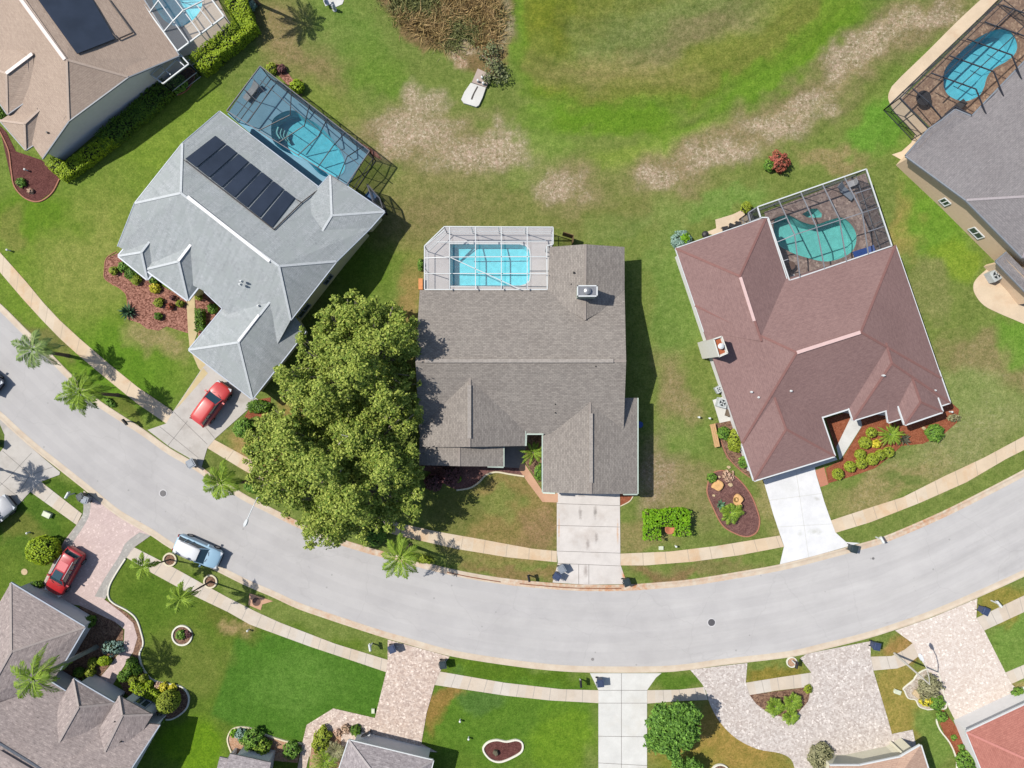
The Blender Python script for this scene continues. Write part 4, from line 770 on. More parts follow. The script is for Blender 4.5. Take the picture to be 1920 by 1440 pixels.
# ================================================================ pools, decks and screen cages
deck_blue = concrete('blue_grey_deck', S(140, 190, 214), S(126, 172, 196), .4)
water_m = M_('pool_water')
def water(name, tint, rip=.5):
    m = M_(name); p = m.pos(); nz = m.noise(p, 3.2, 3, .6)
    tr = m.n('BsdfTransparent'); tr.inputs[0].default_value = (*tint, 1); gl = m.n('BsdfGlossy'); gl.inputs['Roughness'].default_value = .03
    b = m.n('Bump'); b.inputs['Strength'].default_value = rip; b.inputs['Distance'].default_value = .05; m.l(nz, b.inputs['Height']); m.l(b.outputs[0], gl.inputs['Normal'])
    fr = m.n('Fresnel'); fr.inputs[0].default_value = 1.33; m.l(b.outputs[0], fr.inputs['Normal']); x = m.n('MixShader'); m.l(fr.outputs[0], x.inputs[0]); m.l(tr.outputs[0], x.inputs[1]); m.l(gl.outputs[0], x.inputs[2]); m.l(x.outputs[0], m.out.inputs[0])
    return m.m
water_a = water('pool_water', (.60, .93, .96)); water_b = water('green_pool_water', (.62, .93, .90))
def plaster(name, c):
    m = M_(name); p = m.pos(); v = m.n('TexVoronoi', feature='SMOOTH_F1'); v.inputs['Scale'].default_value = 2.6
    nz = m.n('TexNoise'); nz.inputs['Scale'].default_value = 2; m.l(p, nz.inputs['Vector']); ad = m.n('VectorMath', operation='ADD'); m.l(p, ad.inputs[0]); m.l(nz.outputs[1], ad.inputs[1]); m.l(ad.outputs[0], v.inputs['Vector'])
    return m.done(m.mix(m.ramp(v.outputs[0], .3, .9), sc_(c, .92), sc_(c, 1.14)), .7, .2)
pl_a = plaster('blue_pool_plaster', (.22, .44, .52)); pl_d = plaster('mid_blue_pool_plaster', (.27, .51, .56)); pl_b = plaster('aqua_pool_plaster', (.30, .50, .50)); pl_c = plaster('pale_pool_plaster', (.38, .56, .62))
tile_m = plain('waterline_tile', S(120, 170, 190), .3, .6)
def pool(name, P, label, pl, wm, z=.05, depth=1.4, group=None, cope=rim_cream, cw=.26):
    P = [tuple(q) for q in P]; c = W(sum(p[0] for p in P)/len(P), sum(p[1] for p in P)/len(P))
    t = thing(name, c, label, 'pool', group)
    L = [W(*q) for q in P]; mb = MB(); n = len(L); i1 = offset_loop([(p.x, p.y) for p in L], .25)
    vs = [(p.x, p.y, z) for p in L]+[(x, y, z-depth) for x, y in i1]
    A = sum(L[i].x*L[(i+1) % n].y-L[(i+1) % n].x*L[i].y for i in range(n))
    fs = [(i, (i+1) % n, (i+1) % n+n, i+n) for i in range(n)]
    if A > 0: fs = [f[::-1] for f in fs]
    mb.add(vs, [f[::-1] for f in fs]); tri = tessellate_polygon([[Vector((x, y, 0)) for x, y in i1]]); vv = [(x, y, z-depth) for x, y in i1]
    for q in tri:
        a, b, c_ = (Vector(vv[k]) for k in q); mb.add([vv[k] for k in q], [(0, 1, 2) if (b-a).cross(c_-a).z > 0 else (2, 1, 0)])
    mb.build('basin', pl, t)
    mb = MB(); vv = [(p.x, p.y, z-.1) for p in L]
    for q in tessellate_polygon([[Vector(v) for v in vv]]):
        a, b, c_ = (Vector(vv[k]) for k in q); mb.add([vv[k] for k in q], [(0, 1, 2) if (b-a).cross(c_-a).z > 0 else (2, 1, 0)])
    mb.build('water', wm, t); edging(P, cw, .02, cope, t, True, False, 'coping', z+.004)
    return t
slab('pool_deck', [(427, 214), (487, 126), (692, 284), (655, 345), (650, 360), (600, 360)], .05, deck_blue, holes=[POOLS['oval']])
slab('pool_deck', [(797, 463), (835, 426), (1036, 427), (1036, 480), (1036, 560), (797, 560)], .05, concrete('pearl_deck', S(222, 216, 214), S(206, 198, 196), .4), holes=[POOLS['rect']])
slab('pool_deck', [(1432, 398), (1622, 325), (1672, 470), (1480, 545)], .05, deck_flag, holes=[POOLS['kidney'], POOLS['spa']], rot=18)
slab('pool_deck', [(1690, 186), (1745, 240), (1800, 252), (1990, 90), (1990, -30), (1908, -28)], .05, deck_brown, holes=[POOLS['bean']], rot=40)
slab('pool_deck', [(215, -60), (330, 110), (372, 98), (432, 46), (375, -70)], .05, deck_tan, holes=[POOLS['round']])
pool('swimming_pool', POOLS['oval'], 'oval pool with curved steps under the dark screen cage of the silver grey house', pl_a, water_a, cope=deck_blue, cw=.12)
pt = pool('swimming_pool', POOLS['rect'], 'rectangular bright blue pool under the white screen cage of the central house', pl_d, water_a, depth=1.0, cope=trim_white, cw=.16)
kt = pool('swimming_pool', POOLS['kidney'], 'turquoise kidney pool on flagstones behind the red brown house', pl_b, water_b, cope=deck_flag)
pool('hot_tub', POOLS['spa'], 'small round spa on the upper edge of the kidney pool', pl_b, water_b, depth=.9, cope=deck_flag)
pool('swimming_pool', POOLS['bean'], 'bean shaped pool on brown pavers in the top right corner', pl_a, water_a, cope=deck_brown)
pool('swimming_pool', POOLS['round'], 'rounded pool cut by the top edge beside the tan roof', pl_c, water_a, cope=deck_tan)
stepm = plain('pool_step_plaster', S(226, 232, 232), .6, var=.03)
sw = [c for c in bpy.data.objects if c.name.startswith('swimming_pool')][0]
for k in range(4):
    mb = MB(); c = [(520+k*4.6, 236+k*1.5), (517+k*4.8, 247+k*1.5), (523+k*4.6, 258+k*.8)]; pp = [W(*q, 0) for q in smooth_loop(c, 5, False)]
    for a, b in zip(pp, pp[1:]): a = a.copy(); b = b.copy(); a.z = b.z = -.28-.22*k; mb.bar(a, b, .12, .1)
    mb.build('step', stepm, sw)
def screen(name, c, tr):
    m = M_(name); a = m.n('BsdfTransparent'); a.inputs[0].default_value = (1, 1, 1, 1); d = m.n('BsdfDiffuse'); d.inputs[0].default_value = (*c, 1)
    lw = m.n('LayerWeight'); lw.inputs[0].default_value = .5; mr = m.n('MapRange'); m.l(lw.outputs['Facing'], mr.inputs[0])
    mr.inputs[1].default_value = 0; mr.inputs[2].default_value = 1; mr.inputs[3].default_value = 1-tr; mr.inputs[4].default_value = min(1, (1-tr)*2.6)
    x = m.n('MixShader'); m.l(mr.outputs[0], x.inputs[0]); m.l(a.outputs[0], x.inputs[1]); m.l(d.outputs[0], x.inputs[2]); m.l(x.outputs[0], m.out.inputs[0]); return m.m
scr_dark = screen('charcoal_insect_screen', (.035, .04, .045), .80); scr_haze = screen('glare_hazed_screen', (.40, .42, .45), .88)  # light haze and glare are put into the whitish screen colour
fr_white = plain('white_aluminium', S(232, 236, 236), .45, var=.03); fr_bronze = plain('bronze_aluminium', S(66, 68, 76), .5, var=.05); fr_dusk = plain('dusky_aluminium', S(116, 114, 122), .5, var=.05); fr_grey = plain('grey_aluminium', S(150, 152, 158), .5, var=.05)
def cage(label, per, h0, beams, fm, sm, open_edges=(), frame2=None, posts=9, w_=.075, roof=None):
    P = [W(x, y, h0) for x, y in per]; n = len(P); c = sum(P, Vector((0, 0, 0)))/n; t = thing('screen_enclosure', (c.x, c.y, 0), label, 'screen cage')
    mb = MB()
    for i in range(n): mb.bar(P[i], P[(i+1) % n], w_*1.35, .12)
    mb.build('top_rail', fm, t); mb = MB()
    for a, b in beams: mb.bar(W(*a), W(*b), w_, .1)
    mb.build('roof_beams', frame2 or fm, t); mb = MB(); sc2 = MB()
    for i in range(n):
        if i in open_edges: continue
        a, b = P[i], P[(i+1) % n]; L = (b-a).length; k = max(1, round(L/2.4))
        for j in range(k+1):
            q = a.lerp(b, j/k); mb.bar((q.x, q.y, 0), (q.x, q.y, h0), .06, .06)
        for zz in (.9, .06): mb.bar((a.x, a.y, zz), (b.x, b.y, zz), .05, .05)
        sc2.add([(a.x, a.y, 0), (b.x, b.y, 0), (b.x, b.y, h0), (a.x, a.y, h0)], [(0, 1, 2, 3)])
    mb.build('wall_posts', frame2 or fm, t)
    sc2.build('wall_screen', sm, t); mb = MB()
    for f in (roof or [[(p[0], p[1], h0) for p in per]]):
        v = [W(*q) for q in f]
        for q in tessellate_polygon([v]):
            a, b, c_ = (v[k] for k in q); mb.add([a, b, c_], [(0, 1, 2) if (b-a).cross(c_-a).z > 0 else (2, 1, 0)])
    mb.build('roof_screen', sm, t); return t
def L2(a, b, t): return tuple(a[k]+(b[k]-a[k])*t for k in range(len(a)))
# cage of the silver grey house: long flat-topped with raised middle
hA, hB = 2.7, 3.6
q1, q2, q3, q4 = (488, 124), (693, 283), (650, 347), (425, 208)
in1, in2 = (502, 170), (470, 205)
bm = []
for t in (.25, .5, .75): bm.append((L2(q1+(hA,), q4+(hA,), t), L2((513, 160, hB), (464, 230, hB), t)))
bm.append(((513, 160, hB), (464, 230, hB)))
for k in range(1, 6):
    a = L2((488, 124, hA), (693, 283, hA), .12+k*.165); m_ = L2((498, 182, hB), (660, 300, hB), .12+k*.165); b = L2((425, 208, 2.75), (650, 347, 2.75), .1+k*.165); bm.append((a, m_)); bm.append((m_, b))
bm.append(((488, 150, 3.3), (672, 308, 3.3)))
cage('dark screened cage over the oval pool behind the silver grey house', [q1, q2, q3, q4], hA, bm, fr_dusk, scr_dark, (2,), fr_bronze, w_=.05)
# white cage of the central house
bm = []
for x in (843, 891.5, 940, 988.5): bm.append(((x, 425.5, 2.75), (x, 454, 3.2))); bm.append(((x, 454, 3.2), (x, 543, 3.2)))
bm += [((819, 454, 3.2), (1024, 452, 3.2)), ((797, 484, 2.8), (843, 482, 3.2)), ((843, 482, 3.2), (1024, 481, 3.2)), ((797, 513, 2.8), (1024, 513, 3.2)), ((843, 482, 3.2), (974, 542, 3.2)), ((797, 461, 2.75), (833, 432, 2.75))]
cage('white framed screen cage with a diagonal brace over the rectangular pool', [(833, 425), (1037, 426), (1037, 458), (1025, 461), (1026, 543), (796, 543), (796, 461)], 2.75, bm, fr_white, scr_haze, (3, 4), w_=.065)
# red brown house cage
bm = [((1459.6, 375, 2.75), (1490, 440, 3.6)), ((1501, 360, 2.75), (1531, 426, 3.6)), ((1542, 346, 2.75), (1574, 411, 3.6)), ((1583, 332, 2.75), (1617, 400, 3.6)),
      ((1490, 440, 3.6), (1500, 521, 2.8)), ((1531, 426, 3.6), (1546, 503, 2.8)), ((1574, 411, 3.6), (1587, 490, 2.8)), ((1617, 400, 3.6), (1628, 476, 2.8)),
      ((1457, 454, 2.8), (1490, 440, 3.6)), ((1490, 440, 3.6), (1617, 399, 3.6)), ((1617, 399, 3.6), (1648, 389, 2.75)), ((1445, 420, 2.8), (1475, 408, 3.2)), ((1603, 363, 3.1), (1634, 353, 2.75)), ((1628, 434, 3.2), (1659, 424, 2.75)), ((1469, 489, 2.8), (1478, 486, 2.9))]
cage('white railed screen cage with dark panels over the kidney pool', [(1420, 388), (1624, 317), (1672, 461), (1480, 526), (1440, 408), (1426, 408)], 2.75, bm, fr_white, scr_dark, (2, 3, 4), fr_grey)
# right corner cage
bm = []
A, B, C3, D = (1687, 184), (1880, -2), (2010, 60), (1742, 242)
for k, (x, y) in enumerate([(1711, 166), (1746, 137), (1779, 104), (1813, 73), (1846, 41), (1880, 10)]):
    m_ = (x+(84 if k else 30), y+(30 if k else 26), 3.6); bm.append(((x, y, 2.7), m_)); bm.append((m_, (m_[0]+22, m_[1]+55, 2.8)) if k else (m_, (1766, 222, 2.75)))
bm += [((1795, 166, 3.6), (1950, 22, 3.6)), ((1740, 192, 3.0), (1766, 222, 2.75)), ((1760, 150, 3.2), (1900, 18, 3.2))]
cage('bronze framed screen cage over the bean shaped pool in the top right', [(1687, 184), (1905, -25), (2010, 60), (1856, 184), (1822, 216), (1790, 200), (1742, 242)], 2.7, bm, fr_bronze, screen('brown_insect_screen', (.05, .05, .05), .86), (2, 3, 4, 5), fr_bronze)
# top left cage
bm = [((281, 23, 2.8), (298, 0, 3.5)), ((307, 60, 2.8), (324, 40, 3.5)), ((298, 2, 3.5), (354, 80, 3.0)), ((324, 40, 3.5), (343, 20, 3.6)), ((343, 20, 3.6), (382, 1, 3.3)), ((329, 0, 3.6), (376, 63, 3.0)), ((366, 6, 3.4), (398, 46, 2.9)), ((255, -60, 3.5), (298, 2, 3.5)), ((290, -50, 3.6), (329, 0, 3.6)), ((256, -14, 2.8), (270, -40, 3.5)), ((270, -40, 3.5), (340, -60, 3.3))]
cage('white framed screen cage over the rounded pool in the top left', [(225, -52), (333, 96), (420, 31), (355, -60)], 2.8, bm, fr_white, scr_haze, (0,), w_=.085)
cage('small white framed screen porch on the lower corner of the tan house', [(333, 97), (354, 120), (306, 157), (283, 140)], 2.5, [((328, 108, 2.5), (346, 124, 2.5)), ((302, 126, 2.5), (320, 140, 2.5)), ((340, 104, 2.5), (294, 148, 2.5))], fr_white, scr_dark, (3,))
cage('small dark screen panel beside the silver grey house', [(688, 345), (712, 372), (718, 392), (700, 380)], 2.2, [], fr_bronze, scr_dark)
cage('small dark bay of screen in front of the patio by the kidney pool cage', [(1403, 399), (1420, 388), (1427, 408), (1407, 416)], 2.5, [], fr_grey, scr_dark)
# ================================================================ vegetation
lf_oak = leafmat('laurel_oak_leaves', S(88, 114, 36), S(172, 180, 88), .34, 2.05)
lf_dark = leafmat('dark_glossy_leaves', S(58, 92, 32), S(122, 164, 66), .2, 1.75)
lf_palm = leafmat('palm_leaflets', S(84, 116, 36), S(150, 176, 56), .2); lf_palm2 = leafmat('silvery_palm_leaflets', S(98, 124, 76), S(150, 172, 96), .2); lf_palm3 = leafmat('bright_palm_leaflets', S(92, 126, 36), S(158, 182, 64), .25)
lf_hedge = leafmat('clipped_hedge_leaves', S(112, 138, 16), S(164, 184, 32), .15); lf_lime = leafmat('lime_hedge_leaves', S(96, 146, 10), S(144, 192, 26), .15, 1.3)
lf_green = leafmat('garden_green_leaves', S(70, 110, 36), S(124, 158, 58), .15); lf_olive = leafmat('olive_topiary_leaves', S(110, 124, 30), S(150, 160, 50), .12); lf_ball = leafmat('yellow_green_ball_leaves', S(126, 142, 30), S(172, 184, 62), .12, 1.25)
lf_red = leafmat('russet_leaves', S(136, 66, 54), S(180, 104, 84), .15); lf_wine = leafmat('wine_leaves', S(78, 44, 48), S(118, 76, 78), .1); lf_yel = leafmat('yellow_croton_leaves', S(160, 160, 30), S(226, 206, 70), .15)
lf_blue = leafmat('blue_grey_leaves', S(96, 128, 116), S(148, 172, 160), .1); lf_grey = leafmat('grey_twiggy_leaves', S(116, 114, 84), S(160, 156, 120), .1); lf_pink = leafmat('pink_grey_leaves', S(178, 140, 120), S(206, 176, 156), .1)
lf_hdark = leafmat('deep_green_and_shaded_leaves', S(56, 90, 24), S(104, 136, 34), .12)  # for deep green plants and for plants with shade put into the colour
reed_m = leafmat('dry_marsh_reeds', S(116, 92, 56), S(206, 176, 124), .2); reed2_m = leafmat('green_marsh_weeds', S(92, 98, 48), S(160, 160, 108), .2)
bark = plain('grey_bark', S(150, 140, 126), .95, var=.25, scale=5); bark_p = plain('palm_bark', S(120, 104, 92), .95, var=.25, scale=6); bark_l = plain('pale_dead_wood', S(206, 204, 190), .9, var=.1); bark_g = plain('smooth_grey_palm_trunk', S(150, 154, 146), .9, var=.12, scale=4)
def leafcards(C_, size, up=.35, asp=.5, seed=1, nrmv=None):   # (N,3) centres -> (N,4,3) little diamond leaf sprays
    g_ = np.random.default_rng(seed); N = len(C_); nrm = g_.normal(size=(N, 3)); nrm[:, 2] = np.abs(nrm[:, 2])+up
    if nrmv is not None: nrm = nrm*.55+nrmv
    nrm /= np.linalg.norm(nrm, axis=1)[:, None]; a = g_.normal(size=(N, 3)); a -= (a*nrm).sum(1)[:, None]*nrm; a /= np.linalg.norm(a, axis=1)[:, None]; b = np.cross(nrm, a)
    s = (size*(.6+.8*g_.random(N)))[:, None]; a = a*s; b = b*s*asp
    return np.stack([C_-a, C_+b-a*.1, C_+a, C_-b-a*.1], 1)
def blob_pts(c, r, n, seed, lo=.55, flat=1.0, rough=.18):
    g_ = np.random.default_rng(seed); d = g_.normal(size=(n, 3)); d /= np.linalg.norm(d, axis=1)[:, None]
    rr = (lo+(1-lo)*g_.random(n)**.6); rr = rr*(1+rough*np.sin(d[:, 0]*5+seed)*np.cos(d[:, 1]*6+seed*2)*1.2)
    return np.array(c)+d*rr[:, None]*np.array([r[0], r[1], r[2]]), d
ID = [0]
def shrub(name, px, py, r, label, mat=None, ht=None, cat='shrub', group=None, ry=None, rot=0, dens=1.0, size=.11, lo=.72, rough=.1, core=True, flat=.45):
    """rounded plant: radius in photo pixels"""
    ID[0] += 1; mat = mat or lf_green; ht = ht or r/20*1.5; p = W(px, py, ht*.6); ry = ry or r; k = (H-ht*.6)/1280
    rx_, ry_ = r*k, ry*k; n = int(max(60, min(5000, 230*dens*(rx_*ry_*3.5+.4*ht*(rx_+ry_))/(size/.11)**2)))
    t = thing(name, (p.x, p.y, 0), label, cat, group)
    pts, d = blob_pts((0, 0, 0), (rx_, ry_, ht*.55), n, ID[0]*7+3, lo, 1, rough); pts[:, 2] = np.maximum(pts[:, 2], -ht*.42)
    c_, s_ = math.cos(R(rot)), math.sin(R(rot)); x = pts[:, 0]*c_-pts[:, 1]*s_; y = pts[:, 0]*s_+pts[:, 1]*c_; pts = np.stack([x+p.x, y+p.y, pts[:, 2]+ht*.48], 1)
    quads('foliage', leafcards(pts, size, .5, .6, ID[0], d), mat, t)
    if core and min(rx_, ry_) > .3:
        MB().lathe((p.x, p.y, ht*.48), [(rx_*.1, -ht*.4), (rx_*.75, -ht*.3), (rx_*.8, 0), (rx_*.6, ht*.3), (rx_*.1, ht*.4)], 12, sy=ry_/rx_, rz=R(rot)).build('shade_core_or_stem', shade_core_m, t)  # dark filling of the plant, no real stem
    else: MB().tube([(p.x, p.y, 0), (p.x+.03, p.y, ht*.6)], [.04, .02], 5).build('shade_core_or_stem', bark, t)
    return t
shade_core_m = plain('inner_shade_core', S(40, 50, 22), .95)  # dark core inside plants, inner shade put into its colour
def hedge(name, path, wd, ht, label, mat, size=.09, group=None, dens=1.0, jit=.03):
    ID[0] += 1; P = [W(x, y, ht*.9) for x, y in path]; c = P[0]; t = thing(name, (c.x, c.y, 0), label, 'hedge', group); pts = []; nn = []; g_ = np.random.default_rng(ID[0]); core = MB()
    for a, b in zip(P, P[1:]):
        L = (b-a).length; d = (b-a).normalized(); s_ = Vector((-d.y, d.x, 0)); n = int(dens*L*(wd+2*ht)*95/(size/.11)**2)
        u = g_.random(n)*(L+wd*.8)-wd*.4; q = g_.random(n)*(wd+2*ht); top = (q > ht) & (q < ht+wd)
        v = np.where(top, q-ht-wd/2, np.where(q <= ht, -wd/2, wd/2)); z = np.where(top, ht, np.where(q <= ht, q, q-ht-wd))
        wob = 1+.06*np.sin(u*2.1+ID[0])+.04*np.sin(u*5.3)
        x = a.x+d.x*u+s_.x*v*wob; y = a.y+d.y*u+s_.y*v*wob; pts.append(np.stack([x, y, z*(1+.05*np.sin(u*3+v*4))], 1)+g_.normal(size=(n, 3))*jit)
        nn.append(np.stack([np.where(top, 0, np.sign(v)*s_.x), np.where(top, 0, np.sign(v)*s_.y), np.where(top, 1.2, .2)], 1)*.8)
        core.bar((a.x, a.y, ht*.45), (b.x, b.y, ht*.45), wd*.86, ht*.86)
    quads('foliage', leafcards(np.concatenate(pts), size, .5, .6, ID[0], np.concatenate(nn)), mat, t); core.build('shade_core_or_stem', shade_core_m, t); return t  # dark core block stands in for the shade inside the hedge
def frond_quads(o, dirv, L, droop, rise, wleaf, nl, g_, lw=.085):
    """one feather frond: curved rachis with hanging leaflets"""
    dx, dy = dirv; Q = []; pts = []
    for i in range(13):
        t = i/12; r = L*(t-.18*t*t*droop); z = rise*math.sin(min(t*1.5, 1.57))-droop*L*.62*t**2.2; pts.append(Vector((o[0]+dx*r, o[1]+dy*r, o[2]+z)))
    s_ = Vector((-dy, dx, 0))
    for i in range(12):
        a, b = pts[i], pts[i+1]; w0 = .035*(1-i/13)+.012; Q.append([a-s_*w0, b-s_*w0*.9, b+s_*w0*.9, a+s_*w0])
    for k in range(nl):
        t = .14+.86*k/nl; f = t*12; i = min(int(f), 11); p = pts[i].lerp(pts[i+1], f-i); d = (pts[i+1]-pts[i]).normalized(); ln = wleaf*(math.sin(min(1, t*1.15)*math.pi)**.5*.85+.2)*(.85+.3*g_.random())
        for sg in (-1, 1):
            v = (s_*sg*(.7+.25*g_.random())+d*(.65+.35*g_.random())+Vector((0, 0, -.38-.35*g_.random()+.2*(g_.random()-.5)))).normalized()
            tip = p+v*ln; w2 = d*lw*.5; mid = p.lerp(tip, .5)
            Q.append([p-w2*.5, mid-w2, tip, mid+w2])
    return Q
def palm(name, base, top, h, fl, label, mats=lf_palm, nf=13, group='feather palms along the kerb', cat='palm', tr=(.16, .12), droop=.85, nl=36, wl=.6, trunkm=None, seed=0, rise=.5, skew=None):
    ID[0] += 1; g_ = np.random.default_rng(100+ID[0]+seed); B = W(*base); T = W(*top, h); t = thing(name, (B.x, B.y, 0), label, cat, group)
    mid = B.lerp(T, .5); mid.z = h*.55; mid += (T-B)*-.04
    pts = [B+(mid-B)*k for k in (0, .25, .5, .75)]+[mid+(T-mid)*k for k in (0, .33, .66, 1)]
    mb = MB(); mb.tube(pts, [tr[0]*1.25]+[tr[0]]*3+[tr[1]]*4, 9); mb.build('trunk', trunkm or bark_p, t)
    MB().tube([T-Vector((0, 0, .5)), T+Vector((0, 0, .25))], [tr[1]*1.15, tr[1]*.5], 8).build('crown_shaft', mats, t)
    for k in range(nf):
        a = 2*math.pi*(k*.618034+g_.random()*.05)
        dv = (math.cos(a), math.sin(a)); young = k/nf
        if skew: dv = (dv[0]*.9+skew[0]*.35, dv[1]*.9+skew[1]*.35)
        L = fl*(.82+.3*g_.random())*(1-.25*young); Q = frond_quads((T.x, T.y, T.z), dv, L, droop*(1.15-.75*young)*(.85+.3*g_.random()), rise*(.5+1.6*young), wl, nl, g_)
        o = quads('frond', np.array([[tuple(v) for v in q] for q in Q]), mats, t)
    if nf > 11:
        for k in range(2): a = g_.random()*6.28; quads('frond', np.array([[tuple(v) for v in q] for q in frond_quads((T.x, T.y, T.z-.1), (math.cos(a), math.sin(a)), fl*.7, 1.7, .1, wl*.7, 20, g_, .06)]), lf_dead, t)['label'] = 'dead brown frond'
    return t
def rosette(name, px, py, r, label, mat, ht=.6, n=16, cat='plant', group=None, wl=None, nl=14, droop=.7):
    lw_ = .05 if wl else .07
    """low clump of feathery fronds (cycads, small palms)"""
    ID[0] += 1; g_ = np.random.default_rng(300+ID[0]); L = r/20*.95; p = W(px, py, ht); t = thing(name, (p.x, p.y, 0), label, cat, group); Q = []
    for k in range(n):
        a = 2*math.pi*k*.618034; Q += frond_quads((p.x, p.y, ht*.5), (math.cos(a), math.sin(a)), L*(.7+.45*g_.random()), droop*(.5+.7*g_.random()), ht*.7, wl or L*.3, nl, g_, lw_)
    quads('fronds', np.array([[tuple(v) for v in q] for q in Q]), mat, t); MB().lathe((p.x, p.y, 0), [(.16, 0), (.13, ht*.5), (.05, ht*.6)], 8).build('trunk', bark_p, t); return t
def spiky(name, px, py, r, label, mat, ht=.6, n=26, cat='plant', group=None, w_=.09):
    """agave / bromeliad: stiff tapering blades"""
    ID[0] += 1; g_ = np.random.default_rng(500+ID[0]); L = r/20; p = W(px, py, 0); t = thing(name, (p.x, p.y, 0), label, cat, group); Q = []
    for k in range(n):
        a = 2*math.pi*k*.618034; el = .25+1.0*(k/n); d = Vector((math.cos(a)*math.cos(el), math.sin(a)*math.cos(el), math.sin(el))); s_ = Vector((-math.sin(a), math.cos(a), 0))*w_
        o = Vector((p.x, p.y, .06)); l = L*(.75+.4*g_.random()); m1 = o+d*l*.5; tip = o+d*l+Vector((0, 0, -.12*l)); Q.append([o-s_*.5, m1-s_, tip, m1+s_])
    quads('leaves', np.array([[tuple(v) for v in q] for q in Q]), mat, t); return t
def tree(name, base, label, blobs, leafm, per=320, size=.16, limbs=True, seed=0, tr=.28, cat='tree', hbase=2.2, lo=.5, extra=None):
    ID[0] += 1; B = W(*base); t = thing(name, (B.x, B.y, 0), label, cat); P = []; D = []; mb = MB(); g_ = np.random.default_rng(ID[0]+seed); fork = Vector((B.x, B.y, hbase))
    mb.tube([(B.x, B.y, -.05), (B.x+.05, B.y, hbase*.5), fork], [tr*1.3, tr, tr*.85], 10)
    for i, (px, py, z, r) in enumerate(blobs):
        c = W(px, py, z); n = int(per*r*r); p, d = blob_pts(c, (r, r, r*.8), n, ID[0]*31+i, lo, 1, .28); P.append(p); D.append(d*.7)
        if limbs and i % 3 == 0:
            m1 = fork.lerp(c, .45)+Vector((g_.normal()*.3, g_.normal()*.3, .3)); mb.tube([fork-Vector((0, 0, .2)), m1, c-Vector((0, 0, .2))], [tr*.42, tr*.26, .04], 6)
        elif limbs and i % 3 == 1:
            m1 = fork.lerp(c, .7)+Vector((g_.normal()*.3, g_.normal()*.3, .1)); mb.tube([fork.lerp(c, .3), m1, c+Vector((0, 0, r*.5))], [tr*.2, tr*.14, .02], 5)
    mb.build('trunk', bark, t)
    quads('crown', leafcards(np.concatenate(P), size, .45, .62, ID[0], np.concatenate(D)), leafm, t)
    if extra:
        mb = MB()
        for e in extra: mb.tube([W(*q) for q in e[:-1]], [e[-1], e[-1]*.7] + [e[-1]*.4]*(len(e)-3), 5)
        mb.build('dead_branch', bark_l, t)
    return t
def scatter_blobs(poly, n, seed, zc, rr, zf, mind):
    g_ = random.Random(seed); out = []; tries = 0; xs_ = [p[0] for p in poly]; ys_ = [p[1] for p in poly]; A = [np.array([[v]]) for v in (0., 0.)]
    while len(out) < n and tries < 60000:
        tries += 1; x, y = g_.uniform(min(xs_), max(xs_)), g_.uniform(min(ys_), max(ys_)); d = float(polydist(np.array([x]), np.array([y]), poly)[0]); r = g_.uniform(*rr)
        if d < r*20*.82: continue
        if any((x-o[0])**2+(y-o[1])**2 < (mind*20*(r+o[3])*.5)**2 for o in out): continue
        out.append((x, y, zf(x, y, d)+g_.uniform(-.7, .7), r))
    return out
lf_dead = leafmat('dead_fronds', S(128, 104, 72), S(168, 144, 106), .1)
def fringe(poly, n, seed):
    g_ = random.Random(seed); out = []; N = len(poly)
    for k in range(n):
        i = g_.randrange(N); a, b = poly[i], poly[(i+1) % N]; t = g_.random(); x, y = a[0]+(b[0]-a[0])*t+g_.uniform(-9, 9), a[1]+(b[1]-a[1])*t+g_.uniform(-9, 9)
        if x < 786: out.append((x, y, g_.uniform(3.4, 6.0), g_.uniform(.22, .5)))
    return out
# ---- the two big oaks between the silver grey house and the central house
polyA = [(640, 560), (662, 556), (700, 562), (738, 566), (768, 585), (782, 608), (782, 660), (780, 700), (772, 735), (784, 760), (770, 790), (730, 800), (680, 790), (640, 800), (596, 800), (556, 785), (545, 758), (522, 735), (514, 712), (520, 690), (555, 680), (570, 650), (574, 612), (600, 600), (616, 600), (614, 580), (632, 575)]
polyB = [(548, 768), (600, 780), (680, 775), (740, 785), (784, 770), (792, 800), (784, 840), (796, 880), (800, 920), (790, 960), (768, 985), (735, 985), (700, 990), (690, 1010), (660, 1010), (640, 1018), (612, 1027), (588, 1022), (566, 1008), (572, 990), (540, 972), (528, 945), (496, 935), (490, 905), (468, 880), (466, 850), (474, 820), (480, 790), (510, 775)]
bA = scatter_blobs(polyA, 105, 3, 0, (.5, 1.05), lambda x, y, d: 4.2+min(d/20, 3.6)*1.0+2.2*math.sin(x*.045)*math.cos(y*.05), .95); bB = scatter_blobs(polyB, 135, 5, 0, (.5, 1.05), lambda x, y, d: 4.0+min(d/20, 3.8)*1.0+2.2*math.sin(x*.045)*math.cos(y*.05), .95)
bA += [(x, y, z-1.5, r*.8) for (x, y, z, r) in scatter_blobs(polyA, 40, 13, 0, (.55, .85), lambda x, y, d: 4.4+min(d/20, 2.5), .9)]
bB += [(x, y, z-1.5, r*.8) for (x, y, z, r) in scatter_blobs(polyB, 50, 15, 0, (.55, .85), lambda x, y, d: 4.2+min(d/20, 2.5), .9)]
bA += fringe(polyA, 60, 2); bB += fringe(polyB, 75, 6)
tree('oak_tree', (690, 705), 'big yellow green oak between the two roofs, the upper one of the pair', bA, lf_oak, 640, .115, lo=.3, seed=1, extra=[((690, 720, 5), (700, 745, 6.5), (718, 735, 8), .09), ((650, 735, 5), (652, 748, 6.6), (660, 740, 7.4), .07)])
